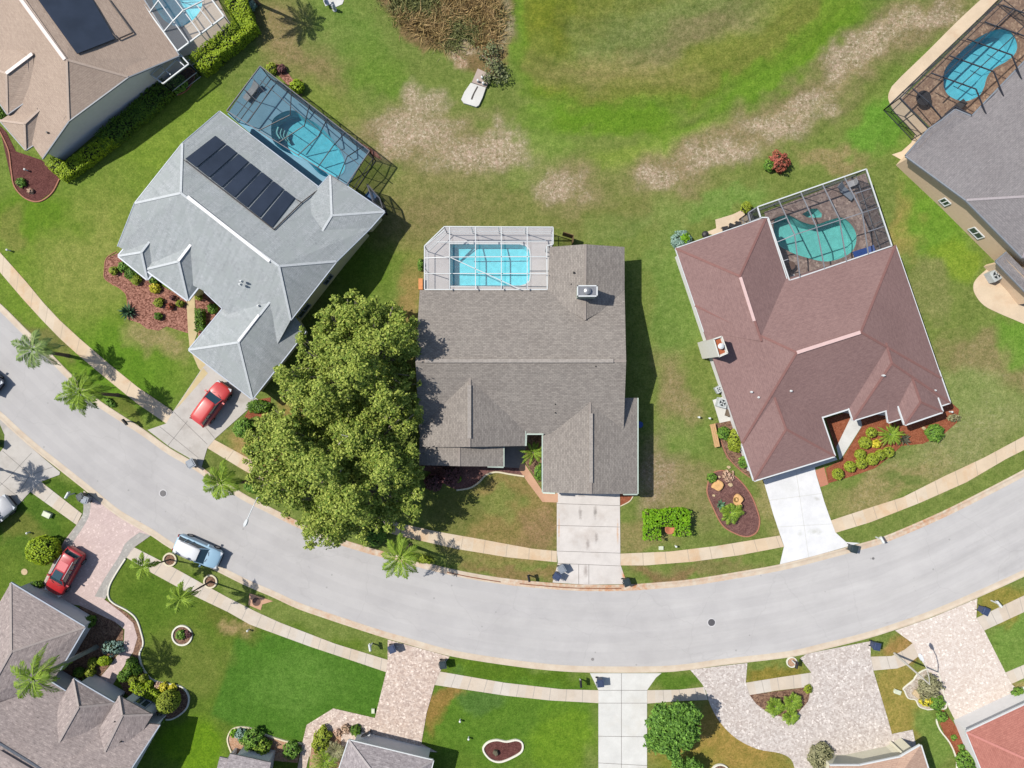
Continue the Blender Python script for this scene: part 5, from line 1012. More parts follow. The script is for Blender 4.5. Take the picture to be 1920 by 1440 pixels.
tree('oak_tree', (668, 880), 'big yellow green oak reaching over the kerb, the lower one of the pair', bB, lf_oak, 640, .115, lo=.3, seed=2, extra=[((640, 850, 5), (636, 832, 7), (652, 818, 8.2), (640, 815, 8.4), .1), ((700, 880, 5), (712, 905, 7), (730, 895, 8), .09), ((636, 850, 5), (640, 880, 7), (633, 900, 7.6), .09)])
g_ = random.Random(4); bl = []
for k in range(60):
    a, r = g_.uniform(0, 6.28), 48*math.sqrt(g_.random()); bl.append((1262+math.cos(a)*r, 1367+math.sin(a)*r, 2.0+2.2*math.sqrt(max(0, 1-(r/62)**2))+g_.uniform(-.3, .3), g_.uniform(.4, .75)))
tree('citrus_tree', (1258, 1355), 'round dark green tree beside the long pale driveway at the bottom', bl, lf_dark, 900, .12, tr=.14, hbase=1.2)
bl = [(1292+g_.uniform(-22, 22), 1444+g_.uniform(-14, 14), 1.6+g_.uniform(-.3, .4), g_.uniform(.4, .6)) for k in range(12)]
tree('citrus_tree', (1292, 1446), 'dark green tree cut by the bottom edge below the round tree', bl, lf_dark, 700, .12, tr=.1, hbase=.8)
bl = [(925+g_.uniform(-26, 26), 118+g_.uniform(-34, 34), .5+g_.uniform(-.2, .3), g_.uniform(.35, .6)) for k in range(22)]
tree('wetland_bush', (930, 120), 'dark tangled bush beside the concrete outfall', bl, leafmat('dusky_wetland_leaves', S(74, 82, 48), S(140, 146, 104), .1), 170, .1, tr=.06, hbase=.3, cat='bush')
# ---- palms
palm('palm_tree', (128, 667), (62, 655), 4.6, 2.5, 'silvery feather palm over the road near the left edge', lf_palm2, 14, seed=1)
palm('palm_tree', (222, 741), (150, 735), 5.0, 2.6, 'dense feather palm over the road, second from the left edge', lf_palm, 20, seed=2)
palm('palm_tree', (464, 903), (414, 905), 4.8, 2.3, 'feather palm over the road at the left foot of the big oak', lf_palm3, 13, seed=3)
palm('palm_tree', (771, 1022), (749, 1046), 4.6, 2.5, 'feather palm over the road just right of the big oak', lf_palm3, 12, seed=4, droop=.7)
palm('palm_tree', (319, 1049), (268, 1063), 4.4, 1.6, 'small young palm growing from the upper left stone ring', lf_palm3, 9, 'young palms in stone rings', tr=(.07, .05), seed=5, wl=.4)
palm('palm_tree', (395, 1090), (338, 1122), 5.2, 2.0, 'young palm growing from the right hand stone ring', lf_palm3, 11, 'young palms in stone rings', tr=(.08, .06), seed=6, wl=.4, droop=1.0)
palm('palm_tree', (181, 1213), (62, 1272), 8.2, 2.7, 'tall grey trunked palm leaning over the bottom left roof', lf_palm, 15, 'tall palms', tr=(.2, .15), seed=7, trunkm=bark_g, droop=.9)
palm('palm_tree', (485, 8), (450, -42), 5.2, 2.8, 'palm beyond the top edge that throws its shadow on the grass', lf_palm, 15, 'tall palms', seed=8)
palm('palm_tree', (-30, 870), (-55, 890), 3.8, 2.0, 'palm at the left edge beside the concrete driveway', lf_palm, 12, 'tall palms', seed=9)
rosette('courtyard_palm', 1000, 850, 34, 'low palm with long arching fronds in the notch beside the garage', lf_palm3, 1.1, 11, 'palm', nl=26, wl=.26)
rosette('sago_palm', 1673, 815, 30, 'broad bright sago palm in the red mulch by the porch', lf_palm3, .8, 20, 'palm', nl=22, wl=.2)
rosette('sago_palm', 1372, 962, 27, 'small feather palm in the oval mulch island', lf_palm, .8, 13, 'palm', nl=18)
rosette('fan_palm', 1456, 1328, 24, 'left fan palm in the paver island', lf_palm, .8, 20, 'palm', group='fan palms in the paver island')
rosette('fan_palm', 1488, 1318, 22, 'right fan palm in the paver island', lf_palm3, .8, 20, 'palm', group='fan palms in the paver island')
rosette('fan_palm', 1485, 1346, 20, 'lowest fan palm in the paver island', lf_palm3, .7, 18, 'palm', group='fan palms in the paver island')
rosette('fan_palm', 606, 1432, 30, 'bright palm between the two roof pieces at the bottom edge', lf_palm3, 1.0, 16, 'palm')
rosette('fan_palm', 628, 1412, 26, 'grey green spiky palm beside the yellow green shrub', lf_grey, .9, 20, 'palm')
# ---- hedges and shrubs: top left
hedge('hedge', [(432, -25), (458, 44), (376, 112)], 1.75, 1.5, 'clipped L shaped hedge round the top left screen cage', lf_hedge)
hedge('hedge', [(196, 258), (262, 205), (305, 165)], 1.7, 1.0, 'shade toned hedge under the side wall of the tan house', lf_hdark)  # house shade is put into the darker leaf colour
hedge('hedge', [(100, 306), (118, 322), (150, 300), (200, 262)], 1.2, 1.0, 'sun toned lower end of the hedge along the tan house', lf_hedge)  # same hedge in lighter leaves, sunlight put into the colour
shrub('shrub', 333, 156, 17, 'round light green shrub by the small screen porch', lf_green, 1.0)
shrub('shrub', 2, 210, 14, 'green bush at the left edge beside the tan roof', lf_green, 1.4)
shrub('shrub', 38, 342, 9, 'small green plant in the wine mulch at the left', lf_green, .5)
shrub('shrub', 56, 358, 5, 'tiny dry plant at the tip of the wine mulch', lf_pink, .4)
shrub('shrub', 468, 6, 12, 'pale variegated bush near the top edge beside the hedge', lf_blue, .8)
shrub('shrub', 508, 128, 11, 'leafy yellow plant at the corner of the dark pool cage', lf_ball, .7); shrub('shrub', 528, 128, 8, 'wine coloured plant by the dark pool cage', lf_wine, .6)
shrub('shrub', 556, 161, 14, 'bright green bush against the dark pool cage', lf_hedge, 1.0)
# silver grey house beds
for a in [('shrub', 230, 500, 10, 'dark green shrub nearest the left corner of the silver grey house', lf_green), ('shrub', 246, 511, 14, 'tall dark shrub under the small hip of the silver grey house', lf_hdark), ('shrub', 254, 524, 10, 'olive shrub under the lower end of the small hip', lf_olive), ('shrub', 212, 507, 8, 'small olive shrub at the left of the pink mulch', lf_olive),
          ('shrub', 290, 540, 10, 'yellow shrub at the white eave above the pink mulch', lf_yel), ('shrub', 287, 525, 9, 'deep green shrub tucked between the two hips', lf_hdark), ('shrub', 297, 567, 9, 'sprawling small shrub in the middle of the pink mulch', lf_olive), ('shrub', 318, 574, 7, 'reddish small shrub in the pink mulch', lf_red), ('shrub', 337, 569, 7, 'small shrub in the pink mulch nearest the path', lf_olive), ('shrub', 296, 593, 7, 'round dark green shrub low in the pink mulch', lf_hdark),
          ('shrub', 323, 558, 5, 'tiny brown shrub in the pink mulch', lf_wine), ('shrub', 398, 578, 10, 'leafy plant in the corner bed by the entry', lf_green), ('shrub', 372, 557, 6, 'small plant at the top of the corner bed', lf_olive)]: shrub(*a, ht=.6, group='shrubs in the pink mulch bed')
spiky('agave', 242, 585, 20, 'large dark spiky agave at the lawn edge of the pink mulch', leafmat('agave_leaves', S(40, 70, 50), S(80, 112, 78), .1), .9, 34)
hedge('hedge', [(372, 584), (373, 616)], .7, .8, 'narrow clipped hedge beside the tan path', lf_hdark)
shrub('shrub', 455, 803, 19, 'round bush on the dry grass left of the oak', lf_green, 1.3); shrub('shrub', 484, 762, 24, 'low oval hedge below the garage corner of the silver grey house', lf_hdark, .7, ry=13)
shrub('shrub', 700, 1000, 26, 'dark green shrub under the lower right edge of the big oak', lf_green, 1.2); shrub('shrub', 790, 1048, 24, 'low yellow green clump at the kerb by the palm', lf_ball, .35, ry=8, rot=-12, core=False)
shrub('shrub', 470, 916, 16, 'low weeds at the foot of the palm beside the oak', lf_green, .35, ry=8, rot=-25, core=False); shrub('shrub', 205, 755, 12, 'low grass clump at the foot of the second palm', lf_green, .4, ry=6, rot=-40, core=False)
# central house
shrub('shrub', 843, 890, 20, 'wine leaved bush in the plum mulch bed', lf_wine, 1.1); shrub('shrub', 812, 905, 17, 'wine leaved bush beside the oak shadow', lf_wine, .9); shrub('shrub', 859, 898, 6, 'tiny bright green plant in the plum mulch bed', lf_lime, .4)
shrub('shrub', 1010, 885, 8, 'small green plants along the garage wall', lf_green, .5, ry=16)
shrub('shrub', 788, 496, 5, 'small green potted plants at the left side of the white cage', lf_green, .5, ry=12)
hedge('hedge', [(1224, 1002), (1224, 973), (1280, 971), (1280, 994)], 1.45, 1.15, 'bright lime hedge clipped into a U around a terracotta bowl', lf_lime, .1)
# oval island
shrub('shrub', 1335, 896, 9, 'dark green shrub at the tip of the oval mulch island', lf_green, .6); spiky('agave', 1350, 946, 11, 'blue green agave in the oval mulch island', leafmat('blue_agave_leaves', S(70, 110, 84), S(120, 156, 124), .1), .6, 24)
shrub('shrub', 1366, 893, 12, 'dry straw coloured plant in the oval mulch island', lf_pink, .3, core=False, dens=.5); spiky('agave', 1384, 953, 9, 'small spiky plant right of the feather palm in the oval island', lf_palm, .4, 16)
# red brown house
for a in [(1378, 826, 22, 'yellow green shrub row against the left wall of the red brown house', lf_ball, 14), (1357, 812, 12, 'dark leafy shrub at the top of the side bed', lf_green, 12), (1396, 866, 12, 'thin shrub low in the side bed', lf_green, 10)]: shrub('shrub', a[0], a[1], a[5], a[3], a[4], 1.0, ry=a[2])
shrub('shrub', 1278, 450, 20, 'blue grey bush behind the left corner of the red brown house', lf_blue, 1.1); shrub('shrub', 1283, 447, 11, 'bright green plant inside the blue grey bush', lf_lime, 1.25); shrub('shrub', 1400, 388, 10, 'white flowering plant by the patio corner', lf_ball, .7)
shrub('shrub', 1463, 303, 17, 'russet leaved bush alone on the back lawn', lf_red, 1.3, dens=1.3, rough=.3, ry=19); shrub('shrub', 1444, 309, 11, 'green bush touching the russet bush', lf_green, .9)
B_ = [(1635, 811, 9.5, 'topmost'), (1623, 830, 11.5, 'largest'), (1614, 852, 10, 'third from the porch'), (1637, 861, 11.5, 'centre'), (1652, 853, 10, 'second in the lower row'), (1667, 848, 10, 'right end'), (1616, 869, 10, 'squarish lower'), (1595, 875, 10.5, 'second from the driveway'), (1572, 889, 10.5, 'nearest the driveway')]
for x, y, r, w_ in B_: shrub('ball_shrub', x, y, r, f'clipped ball shrub in the red mulch, the {w_} one', lf_ball, .8, group='clipped ball shrubs in the red mulch', size=.085, lo=.85, rough=.04)
shrub('shrub', 1644, 832, 8, 'loose yellow plant among the ball shrubs', lf_yel, .5, core=False); shrub('shrub', 1754, 812, 17, 'leafy green bush at the right end of the red mulch', lf_green, .9); shrub('shrub', 1790, 784, 12, 'grey twiggy plant at the right tip of the red mulch', lf_grey, .4, ry=7, core=False); spiky('agave', 1692, 824, 16, 'dark spiky plant beside the broad sago palm', leafmat('dark_spikes', S(70, 70, 60), S(110, 112, 90), .1), .5, 18)
# bottom left garden
G6 = [(195, 1240, 13, 9, 'wide low clipped mound', lf_hedge), (173, 1243, 9, 9, 'clipped mound left of the wide one', lf_olive), (168, 1261, 9.5, 9.5, 'round clipped mound nearest the entry', lf_olive), (159, 1279, 8, 8, 'shaded clipped mound by the wall', lf_hdark), (246, 1244, 11, 11, 'dark clipped mound right of the path', lf_hdark), (257, 1258, 9, 9, 'dark clipped mound by the white edging', lf_hdark), (231, 1268, 11, 11, 'shaded mound at the path bend', lf_hdark), (249, 1277, 9, 9, 'clipped mound in the middle of the bed', lf_olive), (269, 1272, 8, 8, 'sunny clipped mound', lf_olive), (279, 1283, 6.5, 6.5, 'smallest sunny mound', lf_hedge), (147, 1262, 10, 10, 'mound deep in the house shadow', lf_hdark), (240, 1262, 7, 7, 'small mound among the dark ones', lf_green)]  # shaded mounds get darker leaves, sunny ones lighter: shade put into colour
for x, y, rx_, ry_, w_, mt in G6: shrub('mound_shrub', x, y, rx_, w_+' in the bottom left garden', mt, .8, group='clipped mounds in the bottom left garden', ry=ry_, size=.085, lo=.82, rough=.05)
shrub('shrub', 210, 1216, 19, 'loose grey green bush in the bottom left garden', lf_blue, 1.0, ry=13, lo=.5, rough=.3); shrub('topiary_ball', 313, 1318, 20, 'big olive topiary ball beside the curved white edging', lf_olive, 2.3, size=.09, lo=.86, rough=.03)
hedge('hedge', [(250, 1288), (297, 1311)], .8, .9, 'low hedge under the window of the bottom left house', lf_hedge); shrub('shrub', 306, 1289, 9, 'yellow croton beside the topiary ball', lf_yel, .5); shrub('shrub', 323, 1291, 8, 'yellow croton by the white edging', lf_yel, .5); shrub('shrub', 296, 1285, 6, 'pinkish croton by the white edging', lf_pink, .4)
shrub('shrub', 166, 1166, 12, 'dark leafy shrub at the garage corner of the bottom left house', lf_hdark, 1.0); shrub('shrub', 338, 1191, 9, 'small green shrub inside the white ring', lf_green, .6); shrub('shrub', 352, 1190, 7, 'brown shrub inside the white ring', lf_wine, .4)
shrub('round_bush', 78, 1033, 31, 'big round yellow green bush by the pink paver driveway', lf_hedge, 2.1, lo=.8, rough=.06, ry=27); shrub('shrub', 66, 1098, 14, 'dark shrub at the garage corner beside the red car', lf_hdark, .7, ry=7); shrub('shrub', 298, 1350, 10, 'dark plants at the corner of the bottom left roof', lf_hdark, .6)
# bottom beds
for a in [(472, 1388, 20, 'tall green plant in the rounded bed by the bottom roof', lf_green, 1.4), (490, 1402, 17, 'yellow green plant in the rounded bed', lf_palm3, 1.2), (452, 1378, 12, 'blue grey plant in the rounded bed', lf_blue, .7), (438, 1375, 7, 'small lime plant at the tip of the rounded bed', lf_lime, .5), (546, 1408, 16, 'broad leaved green shrub by the pale walkway', lf_green, 1.0), (602, 1390, 17, 'long yellow green shrub inside the paver walkway', lf_ball, 1.0), (667, 1371, 10, 'small round dark shrub on the tan gravel', lf_hdark, .7), (648, 1368, 9, 'pink succulent on the tan gravel', lf_pink, .5), (632, 1374, 7, 'brown succulent on the tan gravel', lf_pink, .4)]:
    shrub('shrub', *a[:3], a[3], a[4], a[5], ry=26 if a[0] == 602 else None, rot=-25 if a[0] == 602 else 0, rough=.2)
shrub('shrub', 1540, 1420, 24, 'brown green tangled bush by the sand coloured roof', lf_grey, 1.0, ry=26); shrub('shrub', 1745, 1290, 24, 'grey twiggy bush under the leaning street lamp', lf_grey, 1.0, lo=.3, rough=.3, core=False); shrub('shrub', 1738, 1316, 14, 'yellow croton in the small cream edged bed', lf_yel, .6, ry=9); shrub('shrub', 1758, 1319, 14, 'dark green shrub beside the yellow croton', lf_green, .8)
shrub('shrub', 1767, 1345, 10, 'green shrub at the top of the curved bed', lf_green, .7); shrub('shrub', 1815, 1430, 20, 'round green bush cut by the bottom edge beside the red roof', lf_green, 1.0); shrub('shrub', 1789, 1384, 5, 'tiny plant in the orange mulch strip', lf_green, .3); shrub('shrub', 1804, 1402, 6, 'small plant low in the orange mulch strip', lf_green, .3); shrub('shrub', 1912, 1302, 12, 'green bush in the white ring at the right edge', lf_green, .8); shrub('shrub', 1516, 1292, 8, 'small yellow green plant at the corner of the paver island', lf_ball, .4)
# ---- dry marsh
g_ = np.random.default_rng(8); mpoly = [(700, -60), (706, 8), (738, 42), (762, 62), (800, 84), (836, 100), (880, 112), (925, 96), (950, 60), (962, 10), (962, -60)]
x, y = g_.uniform(690, 975, 30000), g_.uniform(-60, 125, 30000); k = polydist(x+(fbm(x*.03, y*.03, 5)-.5)*30, y, mpoly) > g_.uniform(-3, 14, 30000); dn = fbm(x*.04, y*.04, 12) > .40; k &= dn; x, y = x[k], y[k]
def blades(x, y, hmax, wd, lean, g_, dirs=None):
    N = len(x); wx, wy = (x-960)/20, (720-y)/20; a = g_.uniform(0, 2*np.pi, N); s_ = g_.uniform(.4, 1, N)*hmax; le = g_.normal(size=(N, 2))*lean*s_[:, None]; b = np.stack([wx, wy, np.full(N, -.5)], 1); sd = np.stack([np.cos(a), np.sin(a), 0*a], 1)*wd
    tip = b+np.stack([le[:, 0], le[:, 1], s_], 1); mid = b+(tip-b)*.5+np.stack([0*a, 0*a, s_*.18], 1); return np.stack([b-sd*.4, mid-sd, tip, mid+sd], 1)
g2 = fbm(x*.02, y*.02, 33) > .46
o = quads('dry_reeds', blades(x[~g2], y[~g2], .8, .035, .9, g_), reed_m); tag(o, 'dry tan marsh reeds in the hollow at the top edge', 'reeds', kind='stuff')
o = quads('marsh_weeds', blades(x[g2], y[g2], .7, .04, .8, g_), reed2_m); tag(o, 'olive green weeds among the dry reeds', 'weeds', kind='stuff')
# ================================================================ beds
def bed(name, px, mat, label, rim=None, rw=.14, rh=.1, closed=True, rimpx=None, smooth=True, z=.03, group=None):
    c = W(sum(p[0] for p in px)/len(px), sum(p[1] for p in px)/len(px)); t = thing(name, (c.x, c.y, 0), label, 'garden bed', group)
    slab('mulch', px, z, mat, smooth=smooth, parent=t)
    if rim: edging(rimpx or px, rw, rh, rim, t, closed and rimpx is None, True)
    return t
bed('garden_bed', [(0, 236), (12, 248), (30, 284), (78, 300), (108, 326), (112, 336), (100, 358), (72, 378), (50, 374), (30, 358), (20, 330), (2, 250)], mulch_wine, 'wine coloured mulch bed with tan edging below the tan house', rim_brick, rimpx=[(-4, 238), (16, 280), (22, 320), (28, 350), (48, 372), (74, 378), (98, 362), (112, 336)], smooth=False)
bed('garden_bed', [(221, 474), (200, 484), (196, 505), (197, 522), (210, 534), (224, 540), (236, 552), (241, 568), (236, 585), (240, 599), (262, 606), (275, 616), (297, 620), (312, 612), (353, 625), (350, 560), (276, 522)], mulch_pink, 'faded pink mulch bed in front of the silver grey house', rim_brick, .08, .06, rimpx=[(218, 472), (200, 484), (196, 505), (198, 524), (224, 540), (238, 556), (239, 592)], smooth=False)
bed('garden_bed', [(366, 556), (383, 549), (420, 580), (372, 632), (368, 600)], mulch_pink, 'small corner bed of pink mulch beside the entry path', smooth=False)
bed('garden_bed', [(452, 792), (478, 750), (508, 745), (506, 765), (498, 785), (480, 780)], mulch_red, 'mulch bed at the garage corner beside the oak', smooth=False)
bed('garden_bed', [(500, 118), (530, 122), (548, 148), (566, 150), (566, 180), (540, 160)], mulch_pink, 'short strip of pink mulch outside the dark pool cage', smooth=False); bed('garden_bed', [(660, 258), (705, 284), (716, 300), (700, 292)], mulch_pink, 'pink mulch at the far corner of the dark pool cage', smooth=False)
bed('garden_bed', [(786, 868), (948, 872), (976, 876), (982, 893), (956, 888), (930, 884), (912, 890), (898, 905), (880, 915), (858, 919), (842, 912), (826, 896), (805, 884), (786, 880)], mulch_plum, 'plum mulch bed with scalloped cream edging before the central house', rim_cream, .18, .1, rimpx=[(983, 893), (956, 889), (930, 885), (911, 891), (897, 905), (880, 915), (856, 919)], smooth=False)
bed('garden_bed', [(1163, 926), (1188, 927), (1182, 938), (1163, 948)], mulch_red, 'small corner of red mulch right of the garage', rim_cream, .1, .07, rimpx=[(1187, 930), (1180, 940), (1163, 949)], smooth=False)
bed('garden_bed', [(986, 812), (1019, 812), (1018, 900), (1010, 905), (984, 866)], mulch_brown, 'narrow planting strip in the notch by the garage', smooth=False)
bed('garden_bed', [(1327, 908), (1332, 892), (1346, 883), (1362, 884), (1384, 898), (1406, 925), (1419, 955), (1424, 978), (1418, 998), (1400, 1006), (1378, 1000), (1354, 984), (1336, 950), (1326, 925)], mulch_plum, 'oval mulch island with brick edging between the two lawns', rim_brick, .13, .08)
bed('garden_bed', [(1340, 794), (1372, 788), (1412, 896), (1384, 880), (1362, 858), (1350, 830)], mulch_brown, 'side bed with curved brick edging along the red brown house', rim_brick, .1, .07, rimpx=[(1352, 826), (1364, 856), (1386, 880), (1406, 895)], smooth=False)
bed('garden_bed', [(1596, 770), (1548, 785), (1566, 840), (1572, 838), (1598, 795)], mulch_red, 'red mulch in the courtyard notch of the red brown house', smooth=False)
bed('garden_bed', [(1553, 906), (1548, 878), (1578, 862), (1616, 800), (1600, 772), (1780, 752), (1798, 768), (1794, 792), (1768, 815), (1730, 832), (1690, 836), (1666, 858), (1640, 878), (1600, 892)], mulch_red, 'long red mulch bed with clipped balls before the red brown house', smooth=False)
bed('garden_bed', [(150, 1135), (215, 1165), (232, 1182), (230, 1212), (205, 1248), (170, 1290), (130, 1300), (90, 1270), (140, 1200)], mulch_brown, 'brown mulch bed between the garage and the pink path', smooth=False)
bed('garden_bed', [(196, 1124), (204, 1128), (240, 1150), (262, 1172), (268, 1205), (262, 1232), (275, 1262), (290, 1275), (330, 1285), (350, 1300), (354, 1320), (335, 1345), (300, 1352), (235, 1300), (225, 1280), (248, 1230), (256, 1195), (248, 1168), (225, 1148)], mulch_brown, 'long curving mulch bed with pale edging in the bottom left garden', rim_white, .16, .12, rimpx=[(236, 1047), (218, 1075), (206, 1098), (204, 1118), (214, 1131), (240, 1145), (256, 1160), (265, 1185), (269, 1207), (262, 1228), (270, 1255), (288, 1275), (321, 1283), (342, 1288), (354, 1304), (352, 1324), (340, 1338), (322, 1348), (304, 1348)], smooth=False)
def ring(px, py, r, label, mat, rim, wd=.18, group=None):
    P = [(px+r*math.cos(a*math.pi/12), py+r*math.sin(a*math.pi/12)) for a in range(24)]; return bed('planter_ring', P, mat, label, rim, wd, .14, group=group)
ring(342, 1191, 18, 'white ring planter on the lawn right of the pink path', mulch_brown, rim_white); ring(319, 1049, 11.5, 'cream stone ring round the upper young palm', mulch_brown, rim_cream); ring(395, 1090, 11.5, 'cream stone ring round the lower young palm', mulch_brown, rim_cream)
ring(1350, 1450, 17, 'white ring cut by the bottom edge near the round tree', mulch_brown, rim_white); ring(1484, 1241, 9, 'white ring round the mailbox post by the pavers', gravel_tan, rim_white, .12)
bed('garden_bed', [(906, 1405), (914, 1392), (931, 1387), (950, 1390), (968, 1387), (979, 1393), (978, 1408), (960, 1420), (937, 1428), (918, 1422)], mulch_wine, 'kidney shaped wine mulch bed with white edging on the bottom lawn', rim_white, .2, .12)
bed('garden_bed', [(429, 1395), (430, 1375), (442, 1364), (466, 1366), (500, 1379), (540, 1390), (566, 1394), (558, 1430), (500, 1425), (440, 1412)], gravel_tan, 'rounded bed with cream edging above the bottom roof', rim_cream, .16, .12, rimpx=[(434, 1410), (427, 1385), (438, 1366), (466, 1364), (500, 1378), (540, 1390), (568, 1394)], smooth=False)
bed('garden_bed', [(581, 1420), (588, 1382), (604, 1362), (622, 1350), (660, 1356), (682, 1366), (676, 1400), (650, 1440), (580, 1450)], gravel_tan, 'tan gravel bed inside the mottled paver walkway', rim_cream, .1, .06, rimpx=[(581, 1418), (588, 1382), (604, 1362), (622, 1350)], smooth=False)
bed('garden_bed', [(1404, 1303), (1521, 1287), (1518, 1310), (1498, 1338), (1470, 1346), (1440, 1336), (1418, 1320)], mulch_brown, 'half moon island of brown mulch in the grey pink pavers', smooth=False)
bed('garden_bed', smooth_loop([(1712, 1275), (1722, 1262), (1740, 1254), (1758, 1260), (1766, 1290), (1774, 1325), (1760, 1328)], 3, False)+smooth_loop([(1740, 1330), (1724, 1325), (1716, 1312), (1702, 1308), (1694, 1290)], 3, False), gravel_cream, 'cream stone bed under the leaning street lamp', rim_white, .12, .08, smooth=False)
bed('garden_bed', [(1757, 1345), (1768, 1330), (1776, 1340), (1802, 1374), (1836, 1445), (1794, 1445), (1790, 1415), (1772, 1380)], mulch_red, 'curved orange mulch strip left of the brick red house', rim_white, .14, .1, rimpx=[(1768, 1334), (1756, 1348), (1762, 1368), (1780, 1392), (1792, 1420), (1794, 1445)], smooth=False)
bed('garden_bed', [(1526, 1392), (1562, 1390), (1566, 1412), (1552, 1445), (1522, 1445)], mulch_brown, 'patch of brown mulch left of the sand coloured roof', smooth=False); bed('garden_bed', [(1905, 1296), (1925, 1288), (1925, 1312), (1912, 1312)], mulch_brown, 'corner of mulch in a white ring at the right edge', rim_white, .1, .1)
bed('garden_bed', [(300, 160), (322, 150), (352, 128), (366, 140), (352, 168), (330, 178), (308, 172)], mulch_wine, 'curved bed below the small screen porch of the tan house', rim_brick, .1, .08)
# ================================================================ stones
stone_m = plain('golden_limestone', S(240, 190, 128), .85, var=.12, scale=2.5); stone_p = plain('pale_limestone', S(214, 190, 150), .9, var=.15, scale=5)
def rock(px, py, pts, ht, label, mat=stone_m, name='rock'):
    c = W(px, py); L = [W(px+x, py+y) for x, y in pts]; mb = MB(); n = len(L); g_ = random.Random(px); vs = []
    for k, (s, z) in enumerate(((.96, 0), (1.03, ht*.45), (.97, ht*.85), (.82, ht), (.35, ht*1.03))):
        for p in L: vs.append((c.x+(p.x-c.x)*s*(1+g_.uniform(-.03, .03)), c.y+(p.y-c.y)*s*(1+g_.uniform(-.03, .03)), z+g_.uniform(-.02, .02)))
    flip = sum(L[i].x*L[(i+1) % n].y-L[(i+1) % n].x*L[i].y for i in range(n)) < 0
    fs = [(i*n+k, i*n+(k+1) % n, (i+1)*n+(k+1) % n, (i+1)*n+k) for i in range(4) for k in range(n)]+[tuple(4*n+k for k in range(n))]
    o = mb.add(vs, [f[::-1] if flip else f for f in fs]).build(name, mat); o.data.transform(Matrix.Translation(-c)); o.location = c; return tag(o, label, 'rock')
r1 = rock(1344, 910, smooth_loop([(-11, 2), (-4, -9), (4, -10), (11, -4), (9, 5), (2, 10), (-6, 6)], 3), .35, 'golden limestone boulder at the upper end of the oval mulch island')
r2 = rock(1382, 938, smooth_loop([(-8, 2), (-6, -8), (0, -13), (8, -7), (10, -1), (5, 5), (9, 10), (2, 13), (-5, 9)], 3), .4, 'golden limestone boulder with a hollow, lower on the oval mulch island')
MB().lathe(W(1380, 937, .41), [(.2, -.02), (.24, .03), (.2, .03), (.12, -.01)], 14).build('bowl', plain('algae_bowl', S(150, 120, 60), .8), r2, local=False)
for x, y, s, l in ((1369, 909, 5, 'pale flat stone right of the upper boulder'), (1338, 929, 3, 'small pale stone at the left rim of the oval island'), (1348, 894, 3, 'small pale stone at the tip of the oval island'), (1731, 803, 4, 'pinkish stone by the small front gable'), (1366, 876, 4, 'pale stone on the grass beside the side bed')): rock(x, y, [(-s, 0), (-s*.4, -s*.8), (s*.7, -s*.6), (s, s*.3), (0, s*.8)], .14, l, stone_p)
rock(929, 1409, [(-5, 0), (-2, -5), (4, -4), (6, 2), (1, 6)], .4, 'dark rock in the kidney shaped mulch bed', plain('dark_rock', S(110, 104, 84), .9, var=.3, scale=6)); rock(1718, 1300, [(-9, 0), (-4, -8), (6, -7), (9, 3), (2, 9)], .3, 'pale boulder at the edge of the cream stone bed', stone_p)
# ================================================================ drainage outfall
t = thing('drainage_outfall', W(895, 168), 'pale concrete drainage outfall with three stub posts by the dry reeds', 'drain outfall'); slab('apron', smooth_loop([(883, 157), (911, 166), (905, 184)], 1, False)+[(898, 199), (893, 202), (870, 195), (865, 188), (871, 174)], .22, drive_pale, th=.5, parent=t); slab('headwall', [(896, 131), (921, 143), (912, 166), (885, 157)], .3, concrete('weathered_concrete', S(202, 184, 172), S(176, 158, 146), .5), th=.7, parent=t)
slab('channel_stain', smooth_loop([(895, 163), (890, 172), (885, 182), (883, 188)], 2, False)+[(886, 189), (890, 178), (897, 165)], .224, plain('dark_stain', S(90, 84, 78), .8), th=.002, parent=t)
for x, y in ((904, 147), (896, 153), (906, 158)): MB().lathe(W(x, y, .3), [(.1, 0), (.1, .35), (.02, .38)], 10).build('post', trim_white, t)
# ================================================================ bins
bin_dark = plain('dark_green_plastic', S(52, 66, 70), .45, .4); bin_blue = plain('navy_plastic', S(66, 80, 112), .45, .4); bin_grey = plain('grey_plastic', S(150, 158, 168), .45, .4); bin_black = plain('black_rubber', S(30, 30, 32), .7)
def make_bin():
    t = thing('wheelie_bin', (0, 0, 0), 'x', 'trash bin'); mb = MB(); vs = []
    for z, a, b in ((.12, .24, .27), (.95, .31, .36)): vs += [(-a, -b, z), (a, -b, z), (a, b, z), (-a, b, z)]
    mb.add(vs, [(3, 2, 1, 0), (0, 1, 5, 4), (1, 2, 6, 5), (2, 3, 7, 6), (3, 0, 4, 7), (4, 5, 6, 7)]); mb.build('body', bin_dark, t, True)
    mb = MB(); mb.box((.02, 0, .985), (.72, .8, .05)); mb.box((.02, 0, 1.03), (.58, .62, .06), taper=.85); mb.build('lid', bin_dark, t, True)
    MB().tube([(-.4, -.24, .96), (-.4, .24, .96)], .03, 6).build('handle', bin_dark, t, True)
    for s in (-1, 1): MB().tube([(-.26, s*.25, .13), (-.26, s*.31, .13)], .13, 12).build('wheel', bin_black, t, True)
    return t
def dup(root, loc, rz, label=None, swap=None, scale=None):
    r = root.copy(); col.objects.link(r); r.location = loc; r.rotation_euler = (0, 0, rz)
    if label: r['label'] = label
    def cp(src, par):
        for c in src.children:
            d = c.copy(); col.objects.link(d); d.parent = par
            if swap and d.type == 'MESH' and d.data.materials[0] in swap: d.data = d.data.copy(); d.data.materials[0] = swap[d.data.materials[0]]
            cp(c, d)
    cp(root, r); return r
bin0 = make_bin(); bin0['group'] = 'wheelie bins set out along the kerbs'
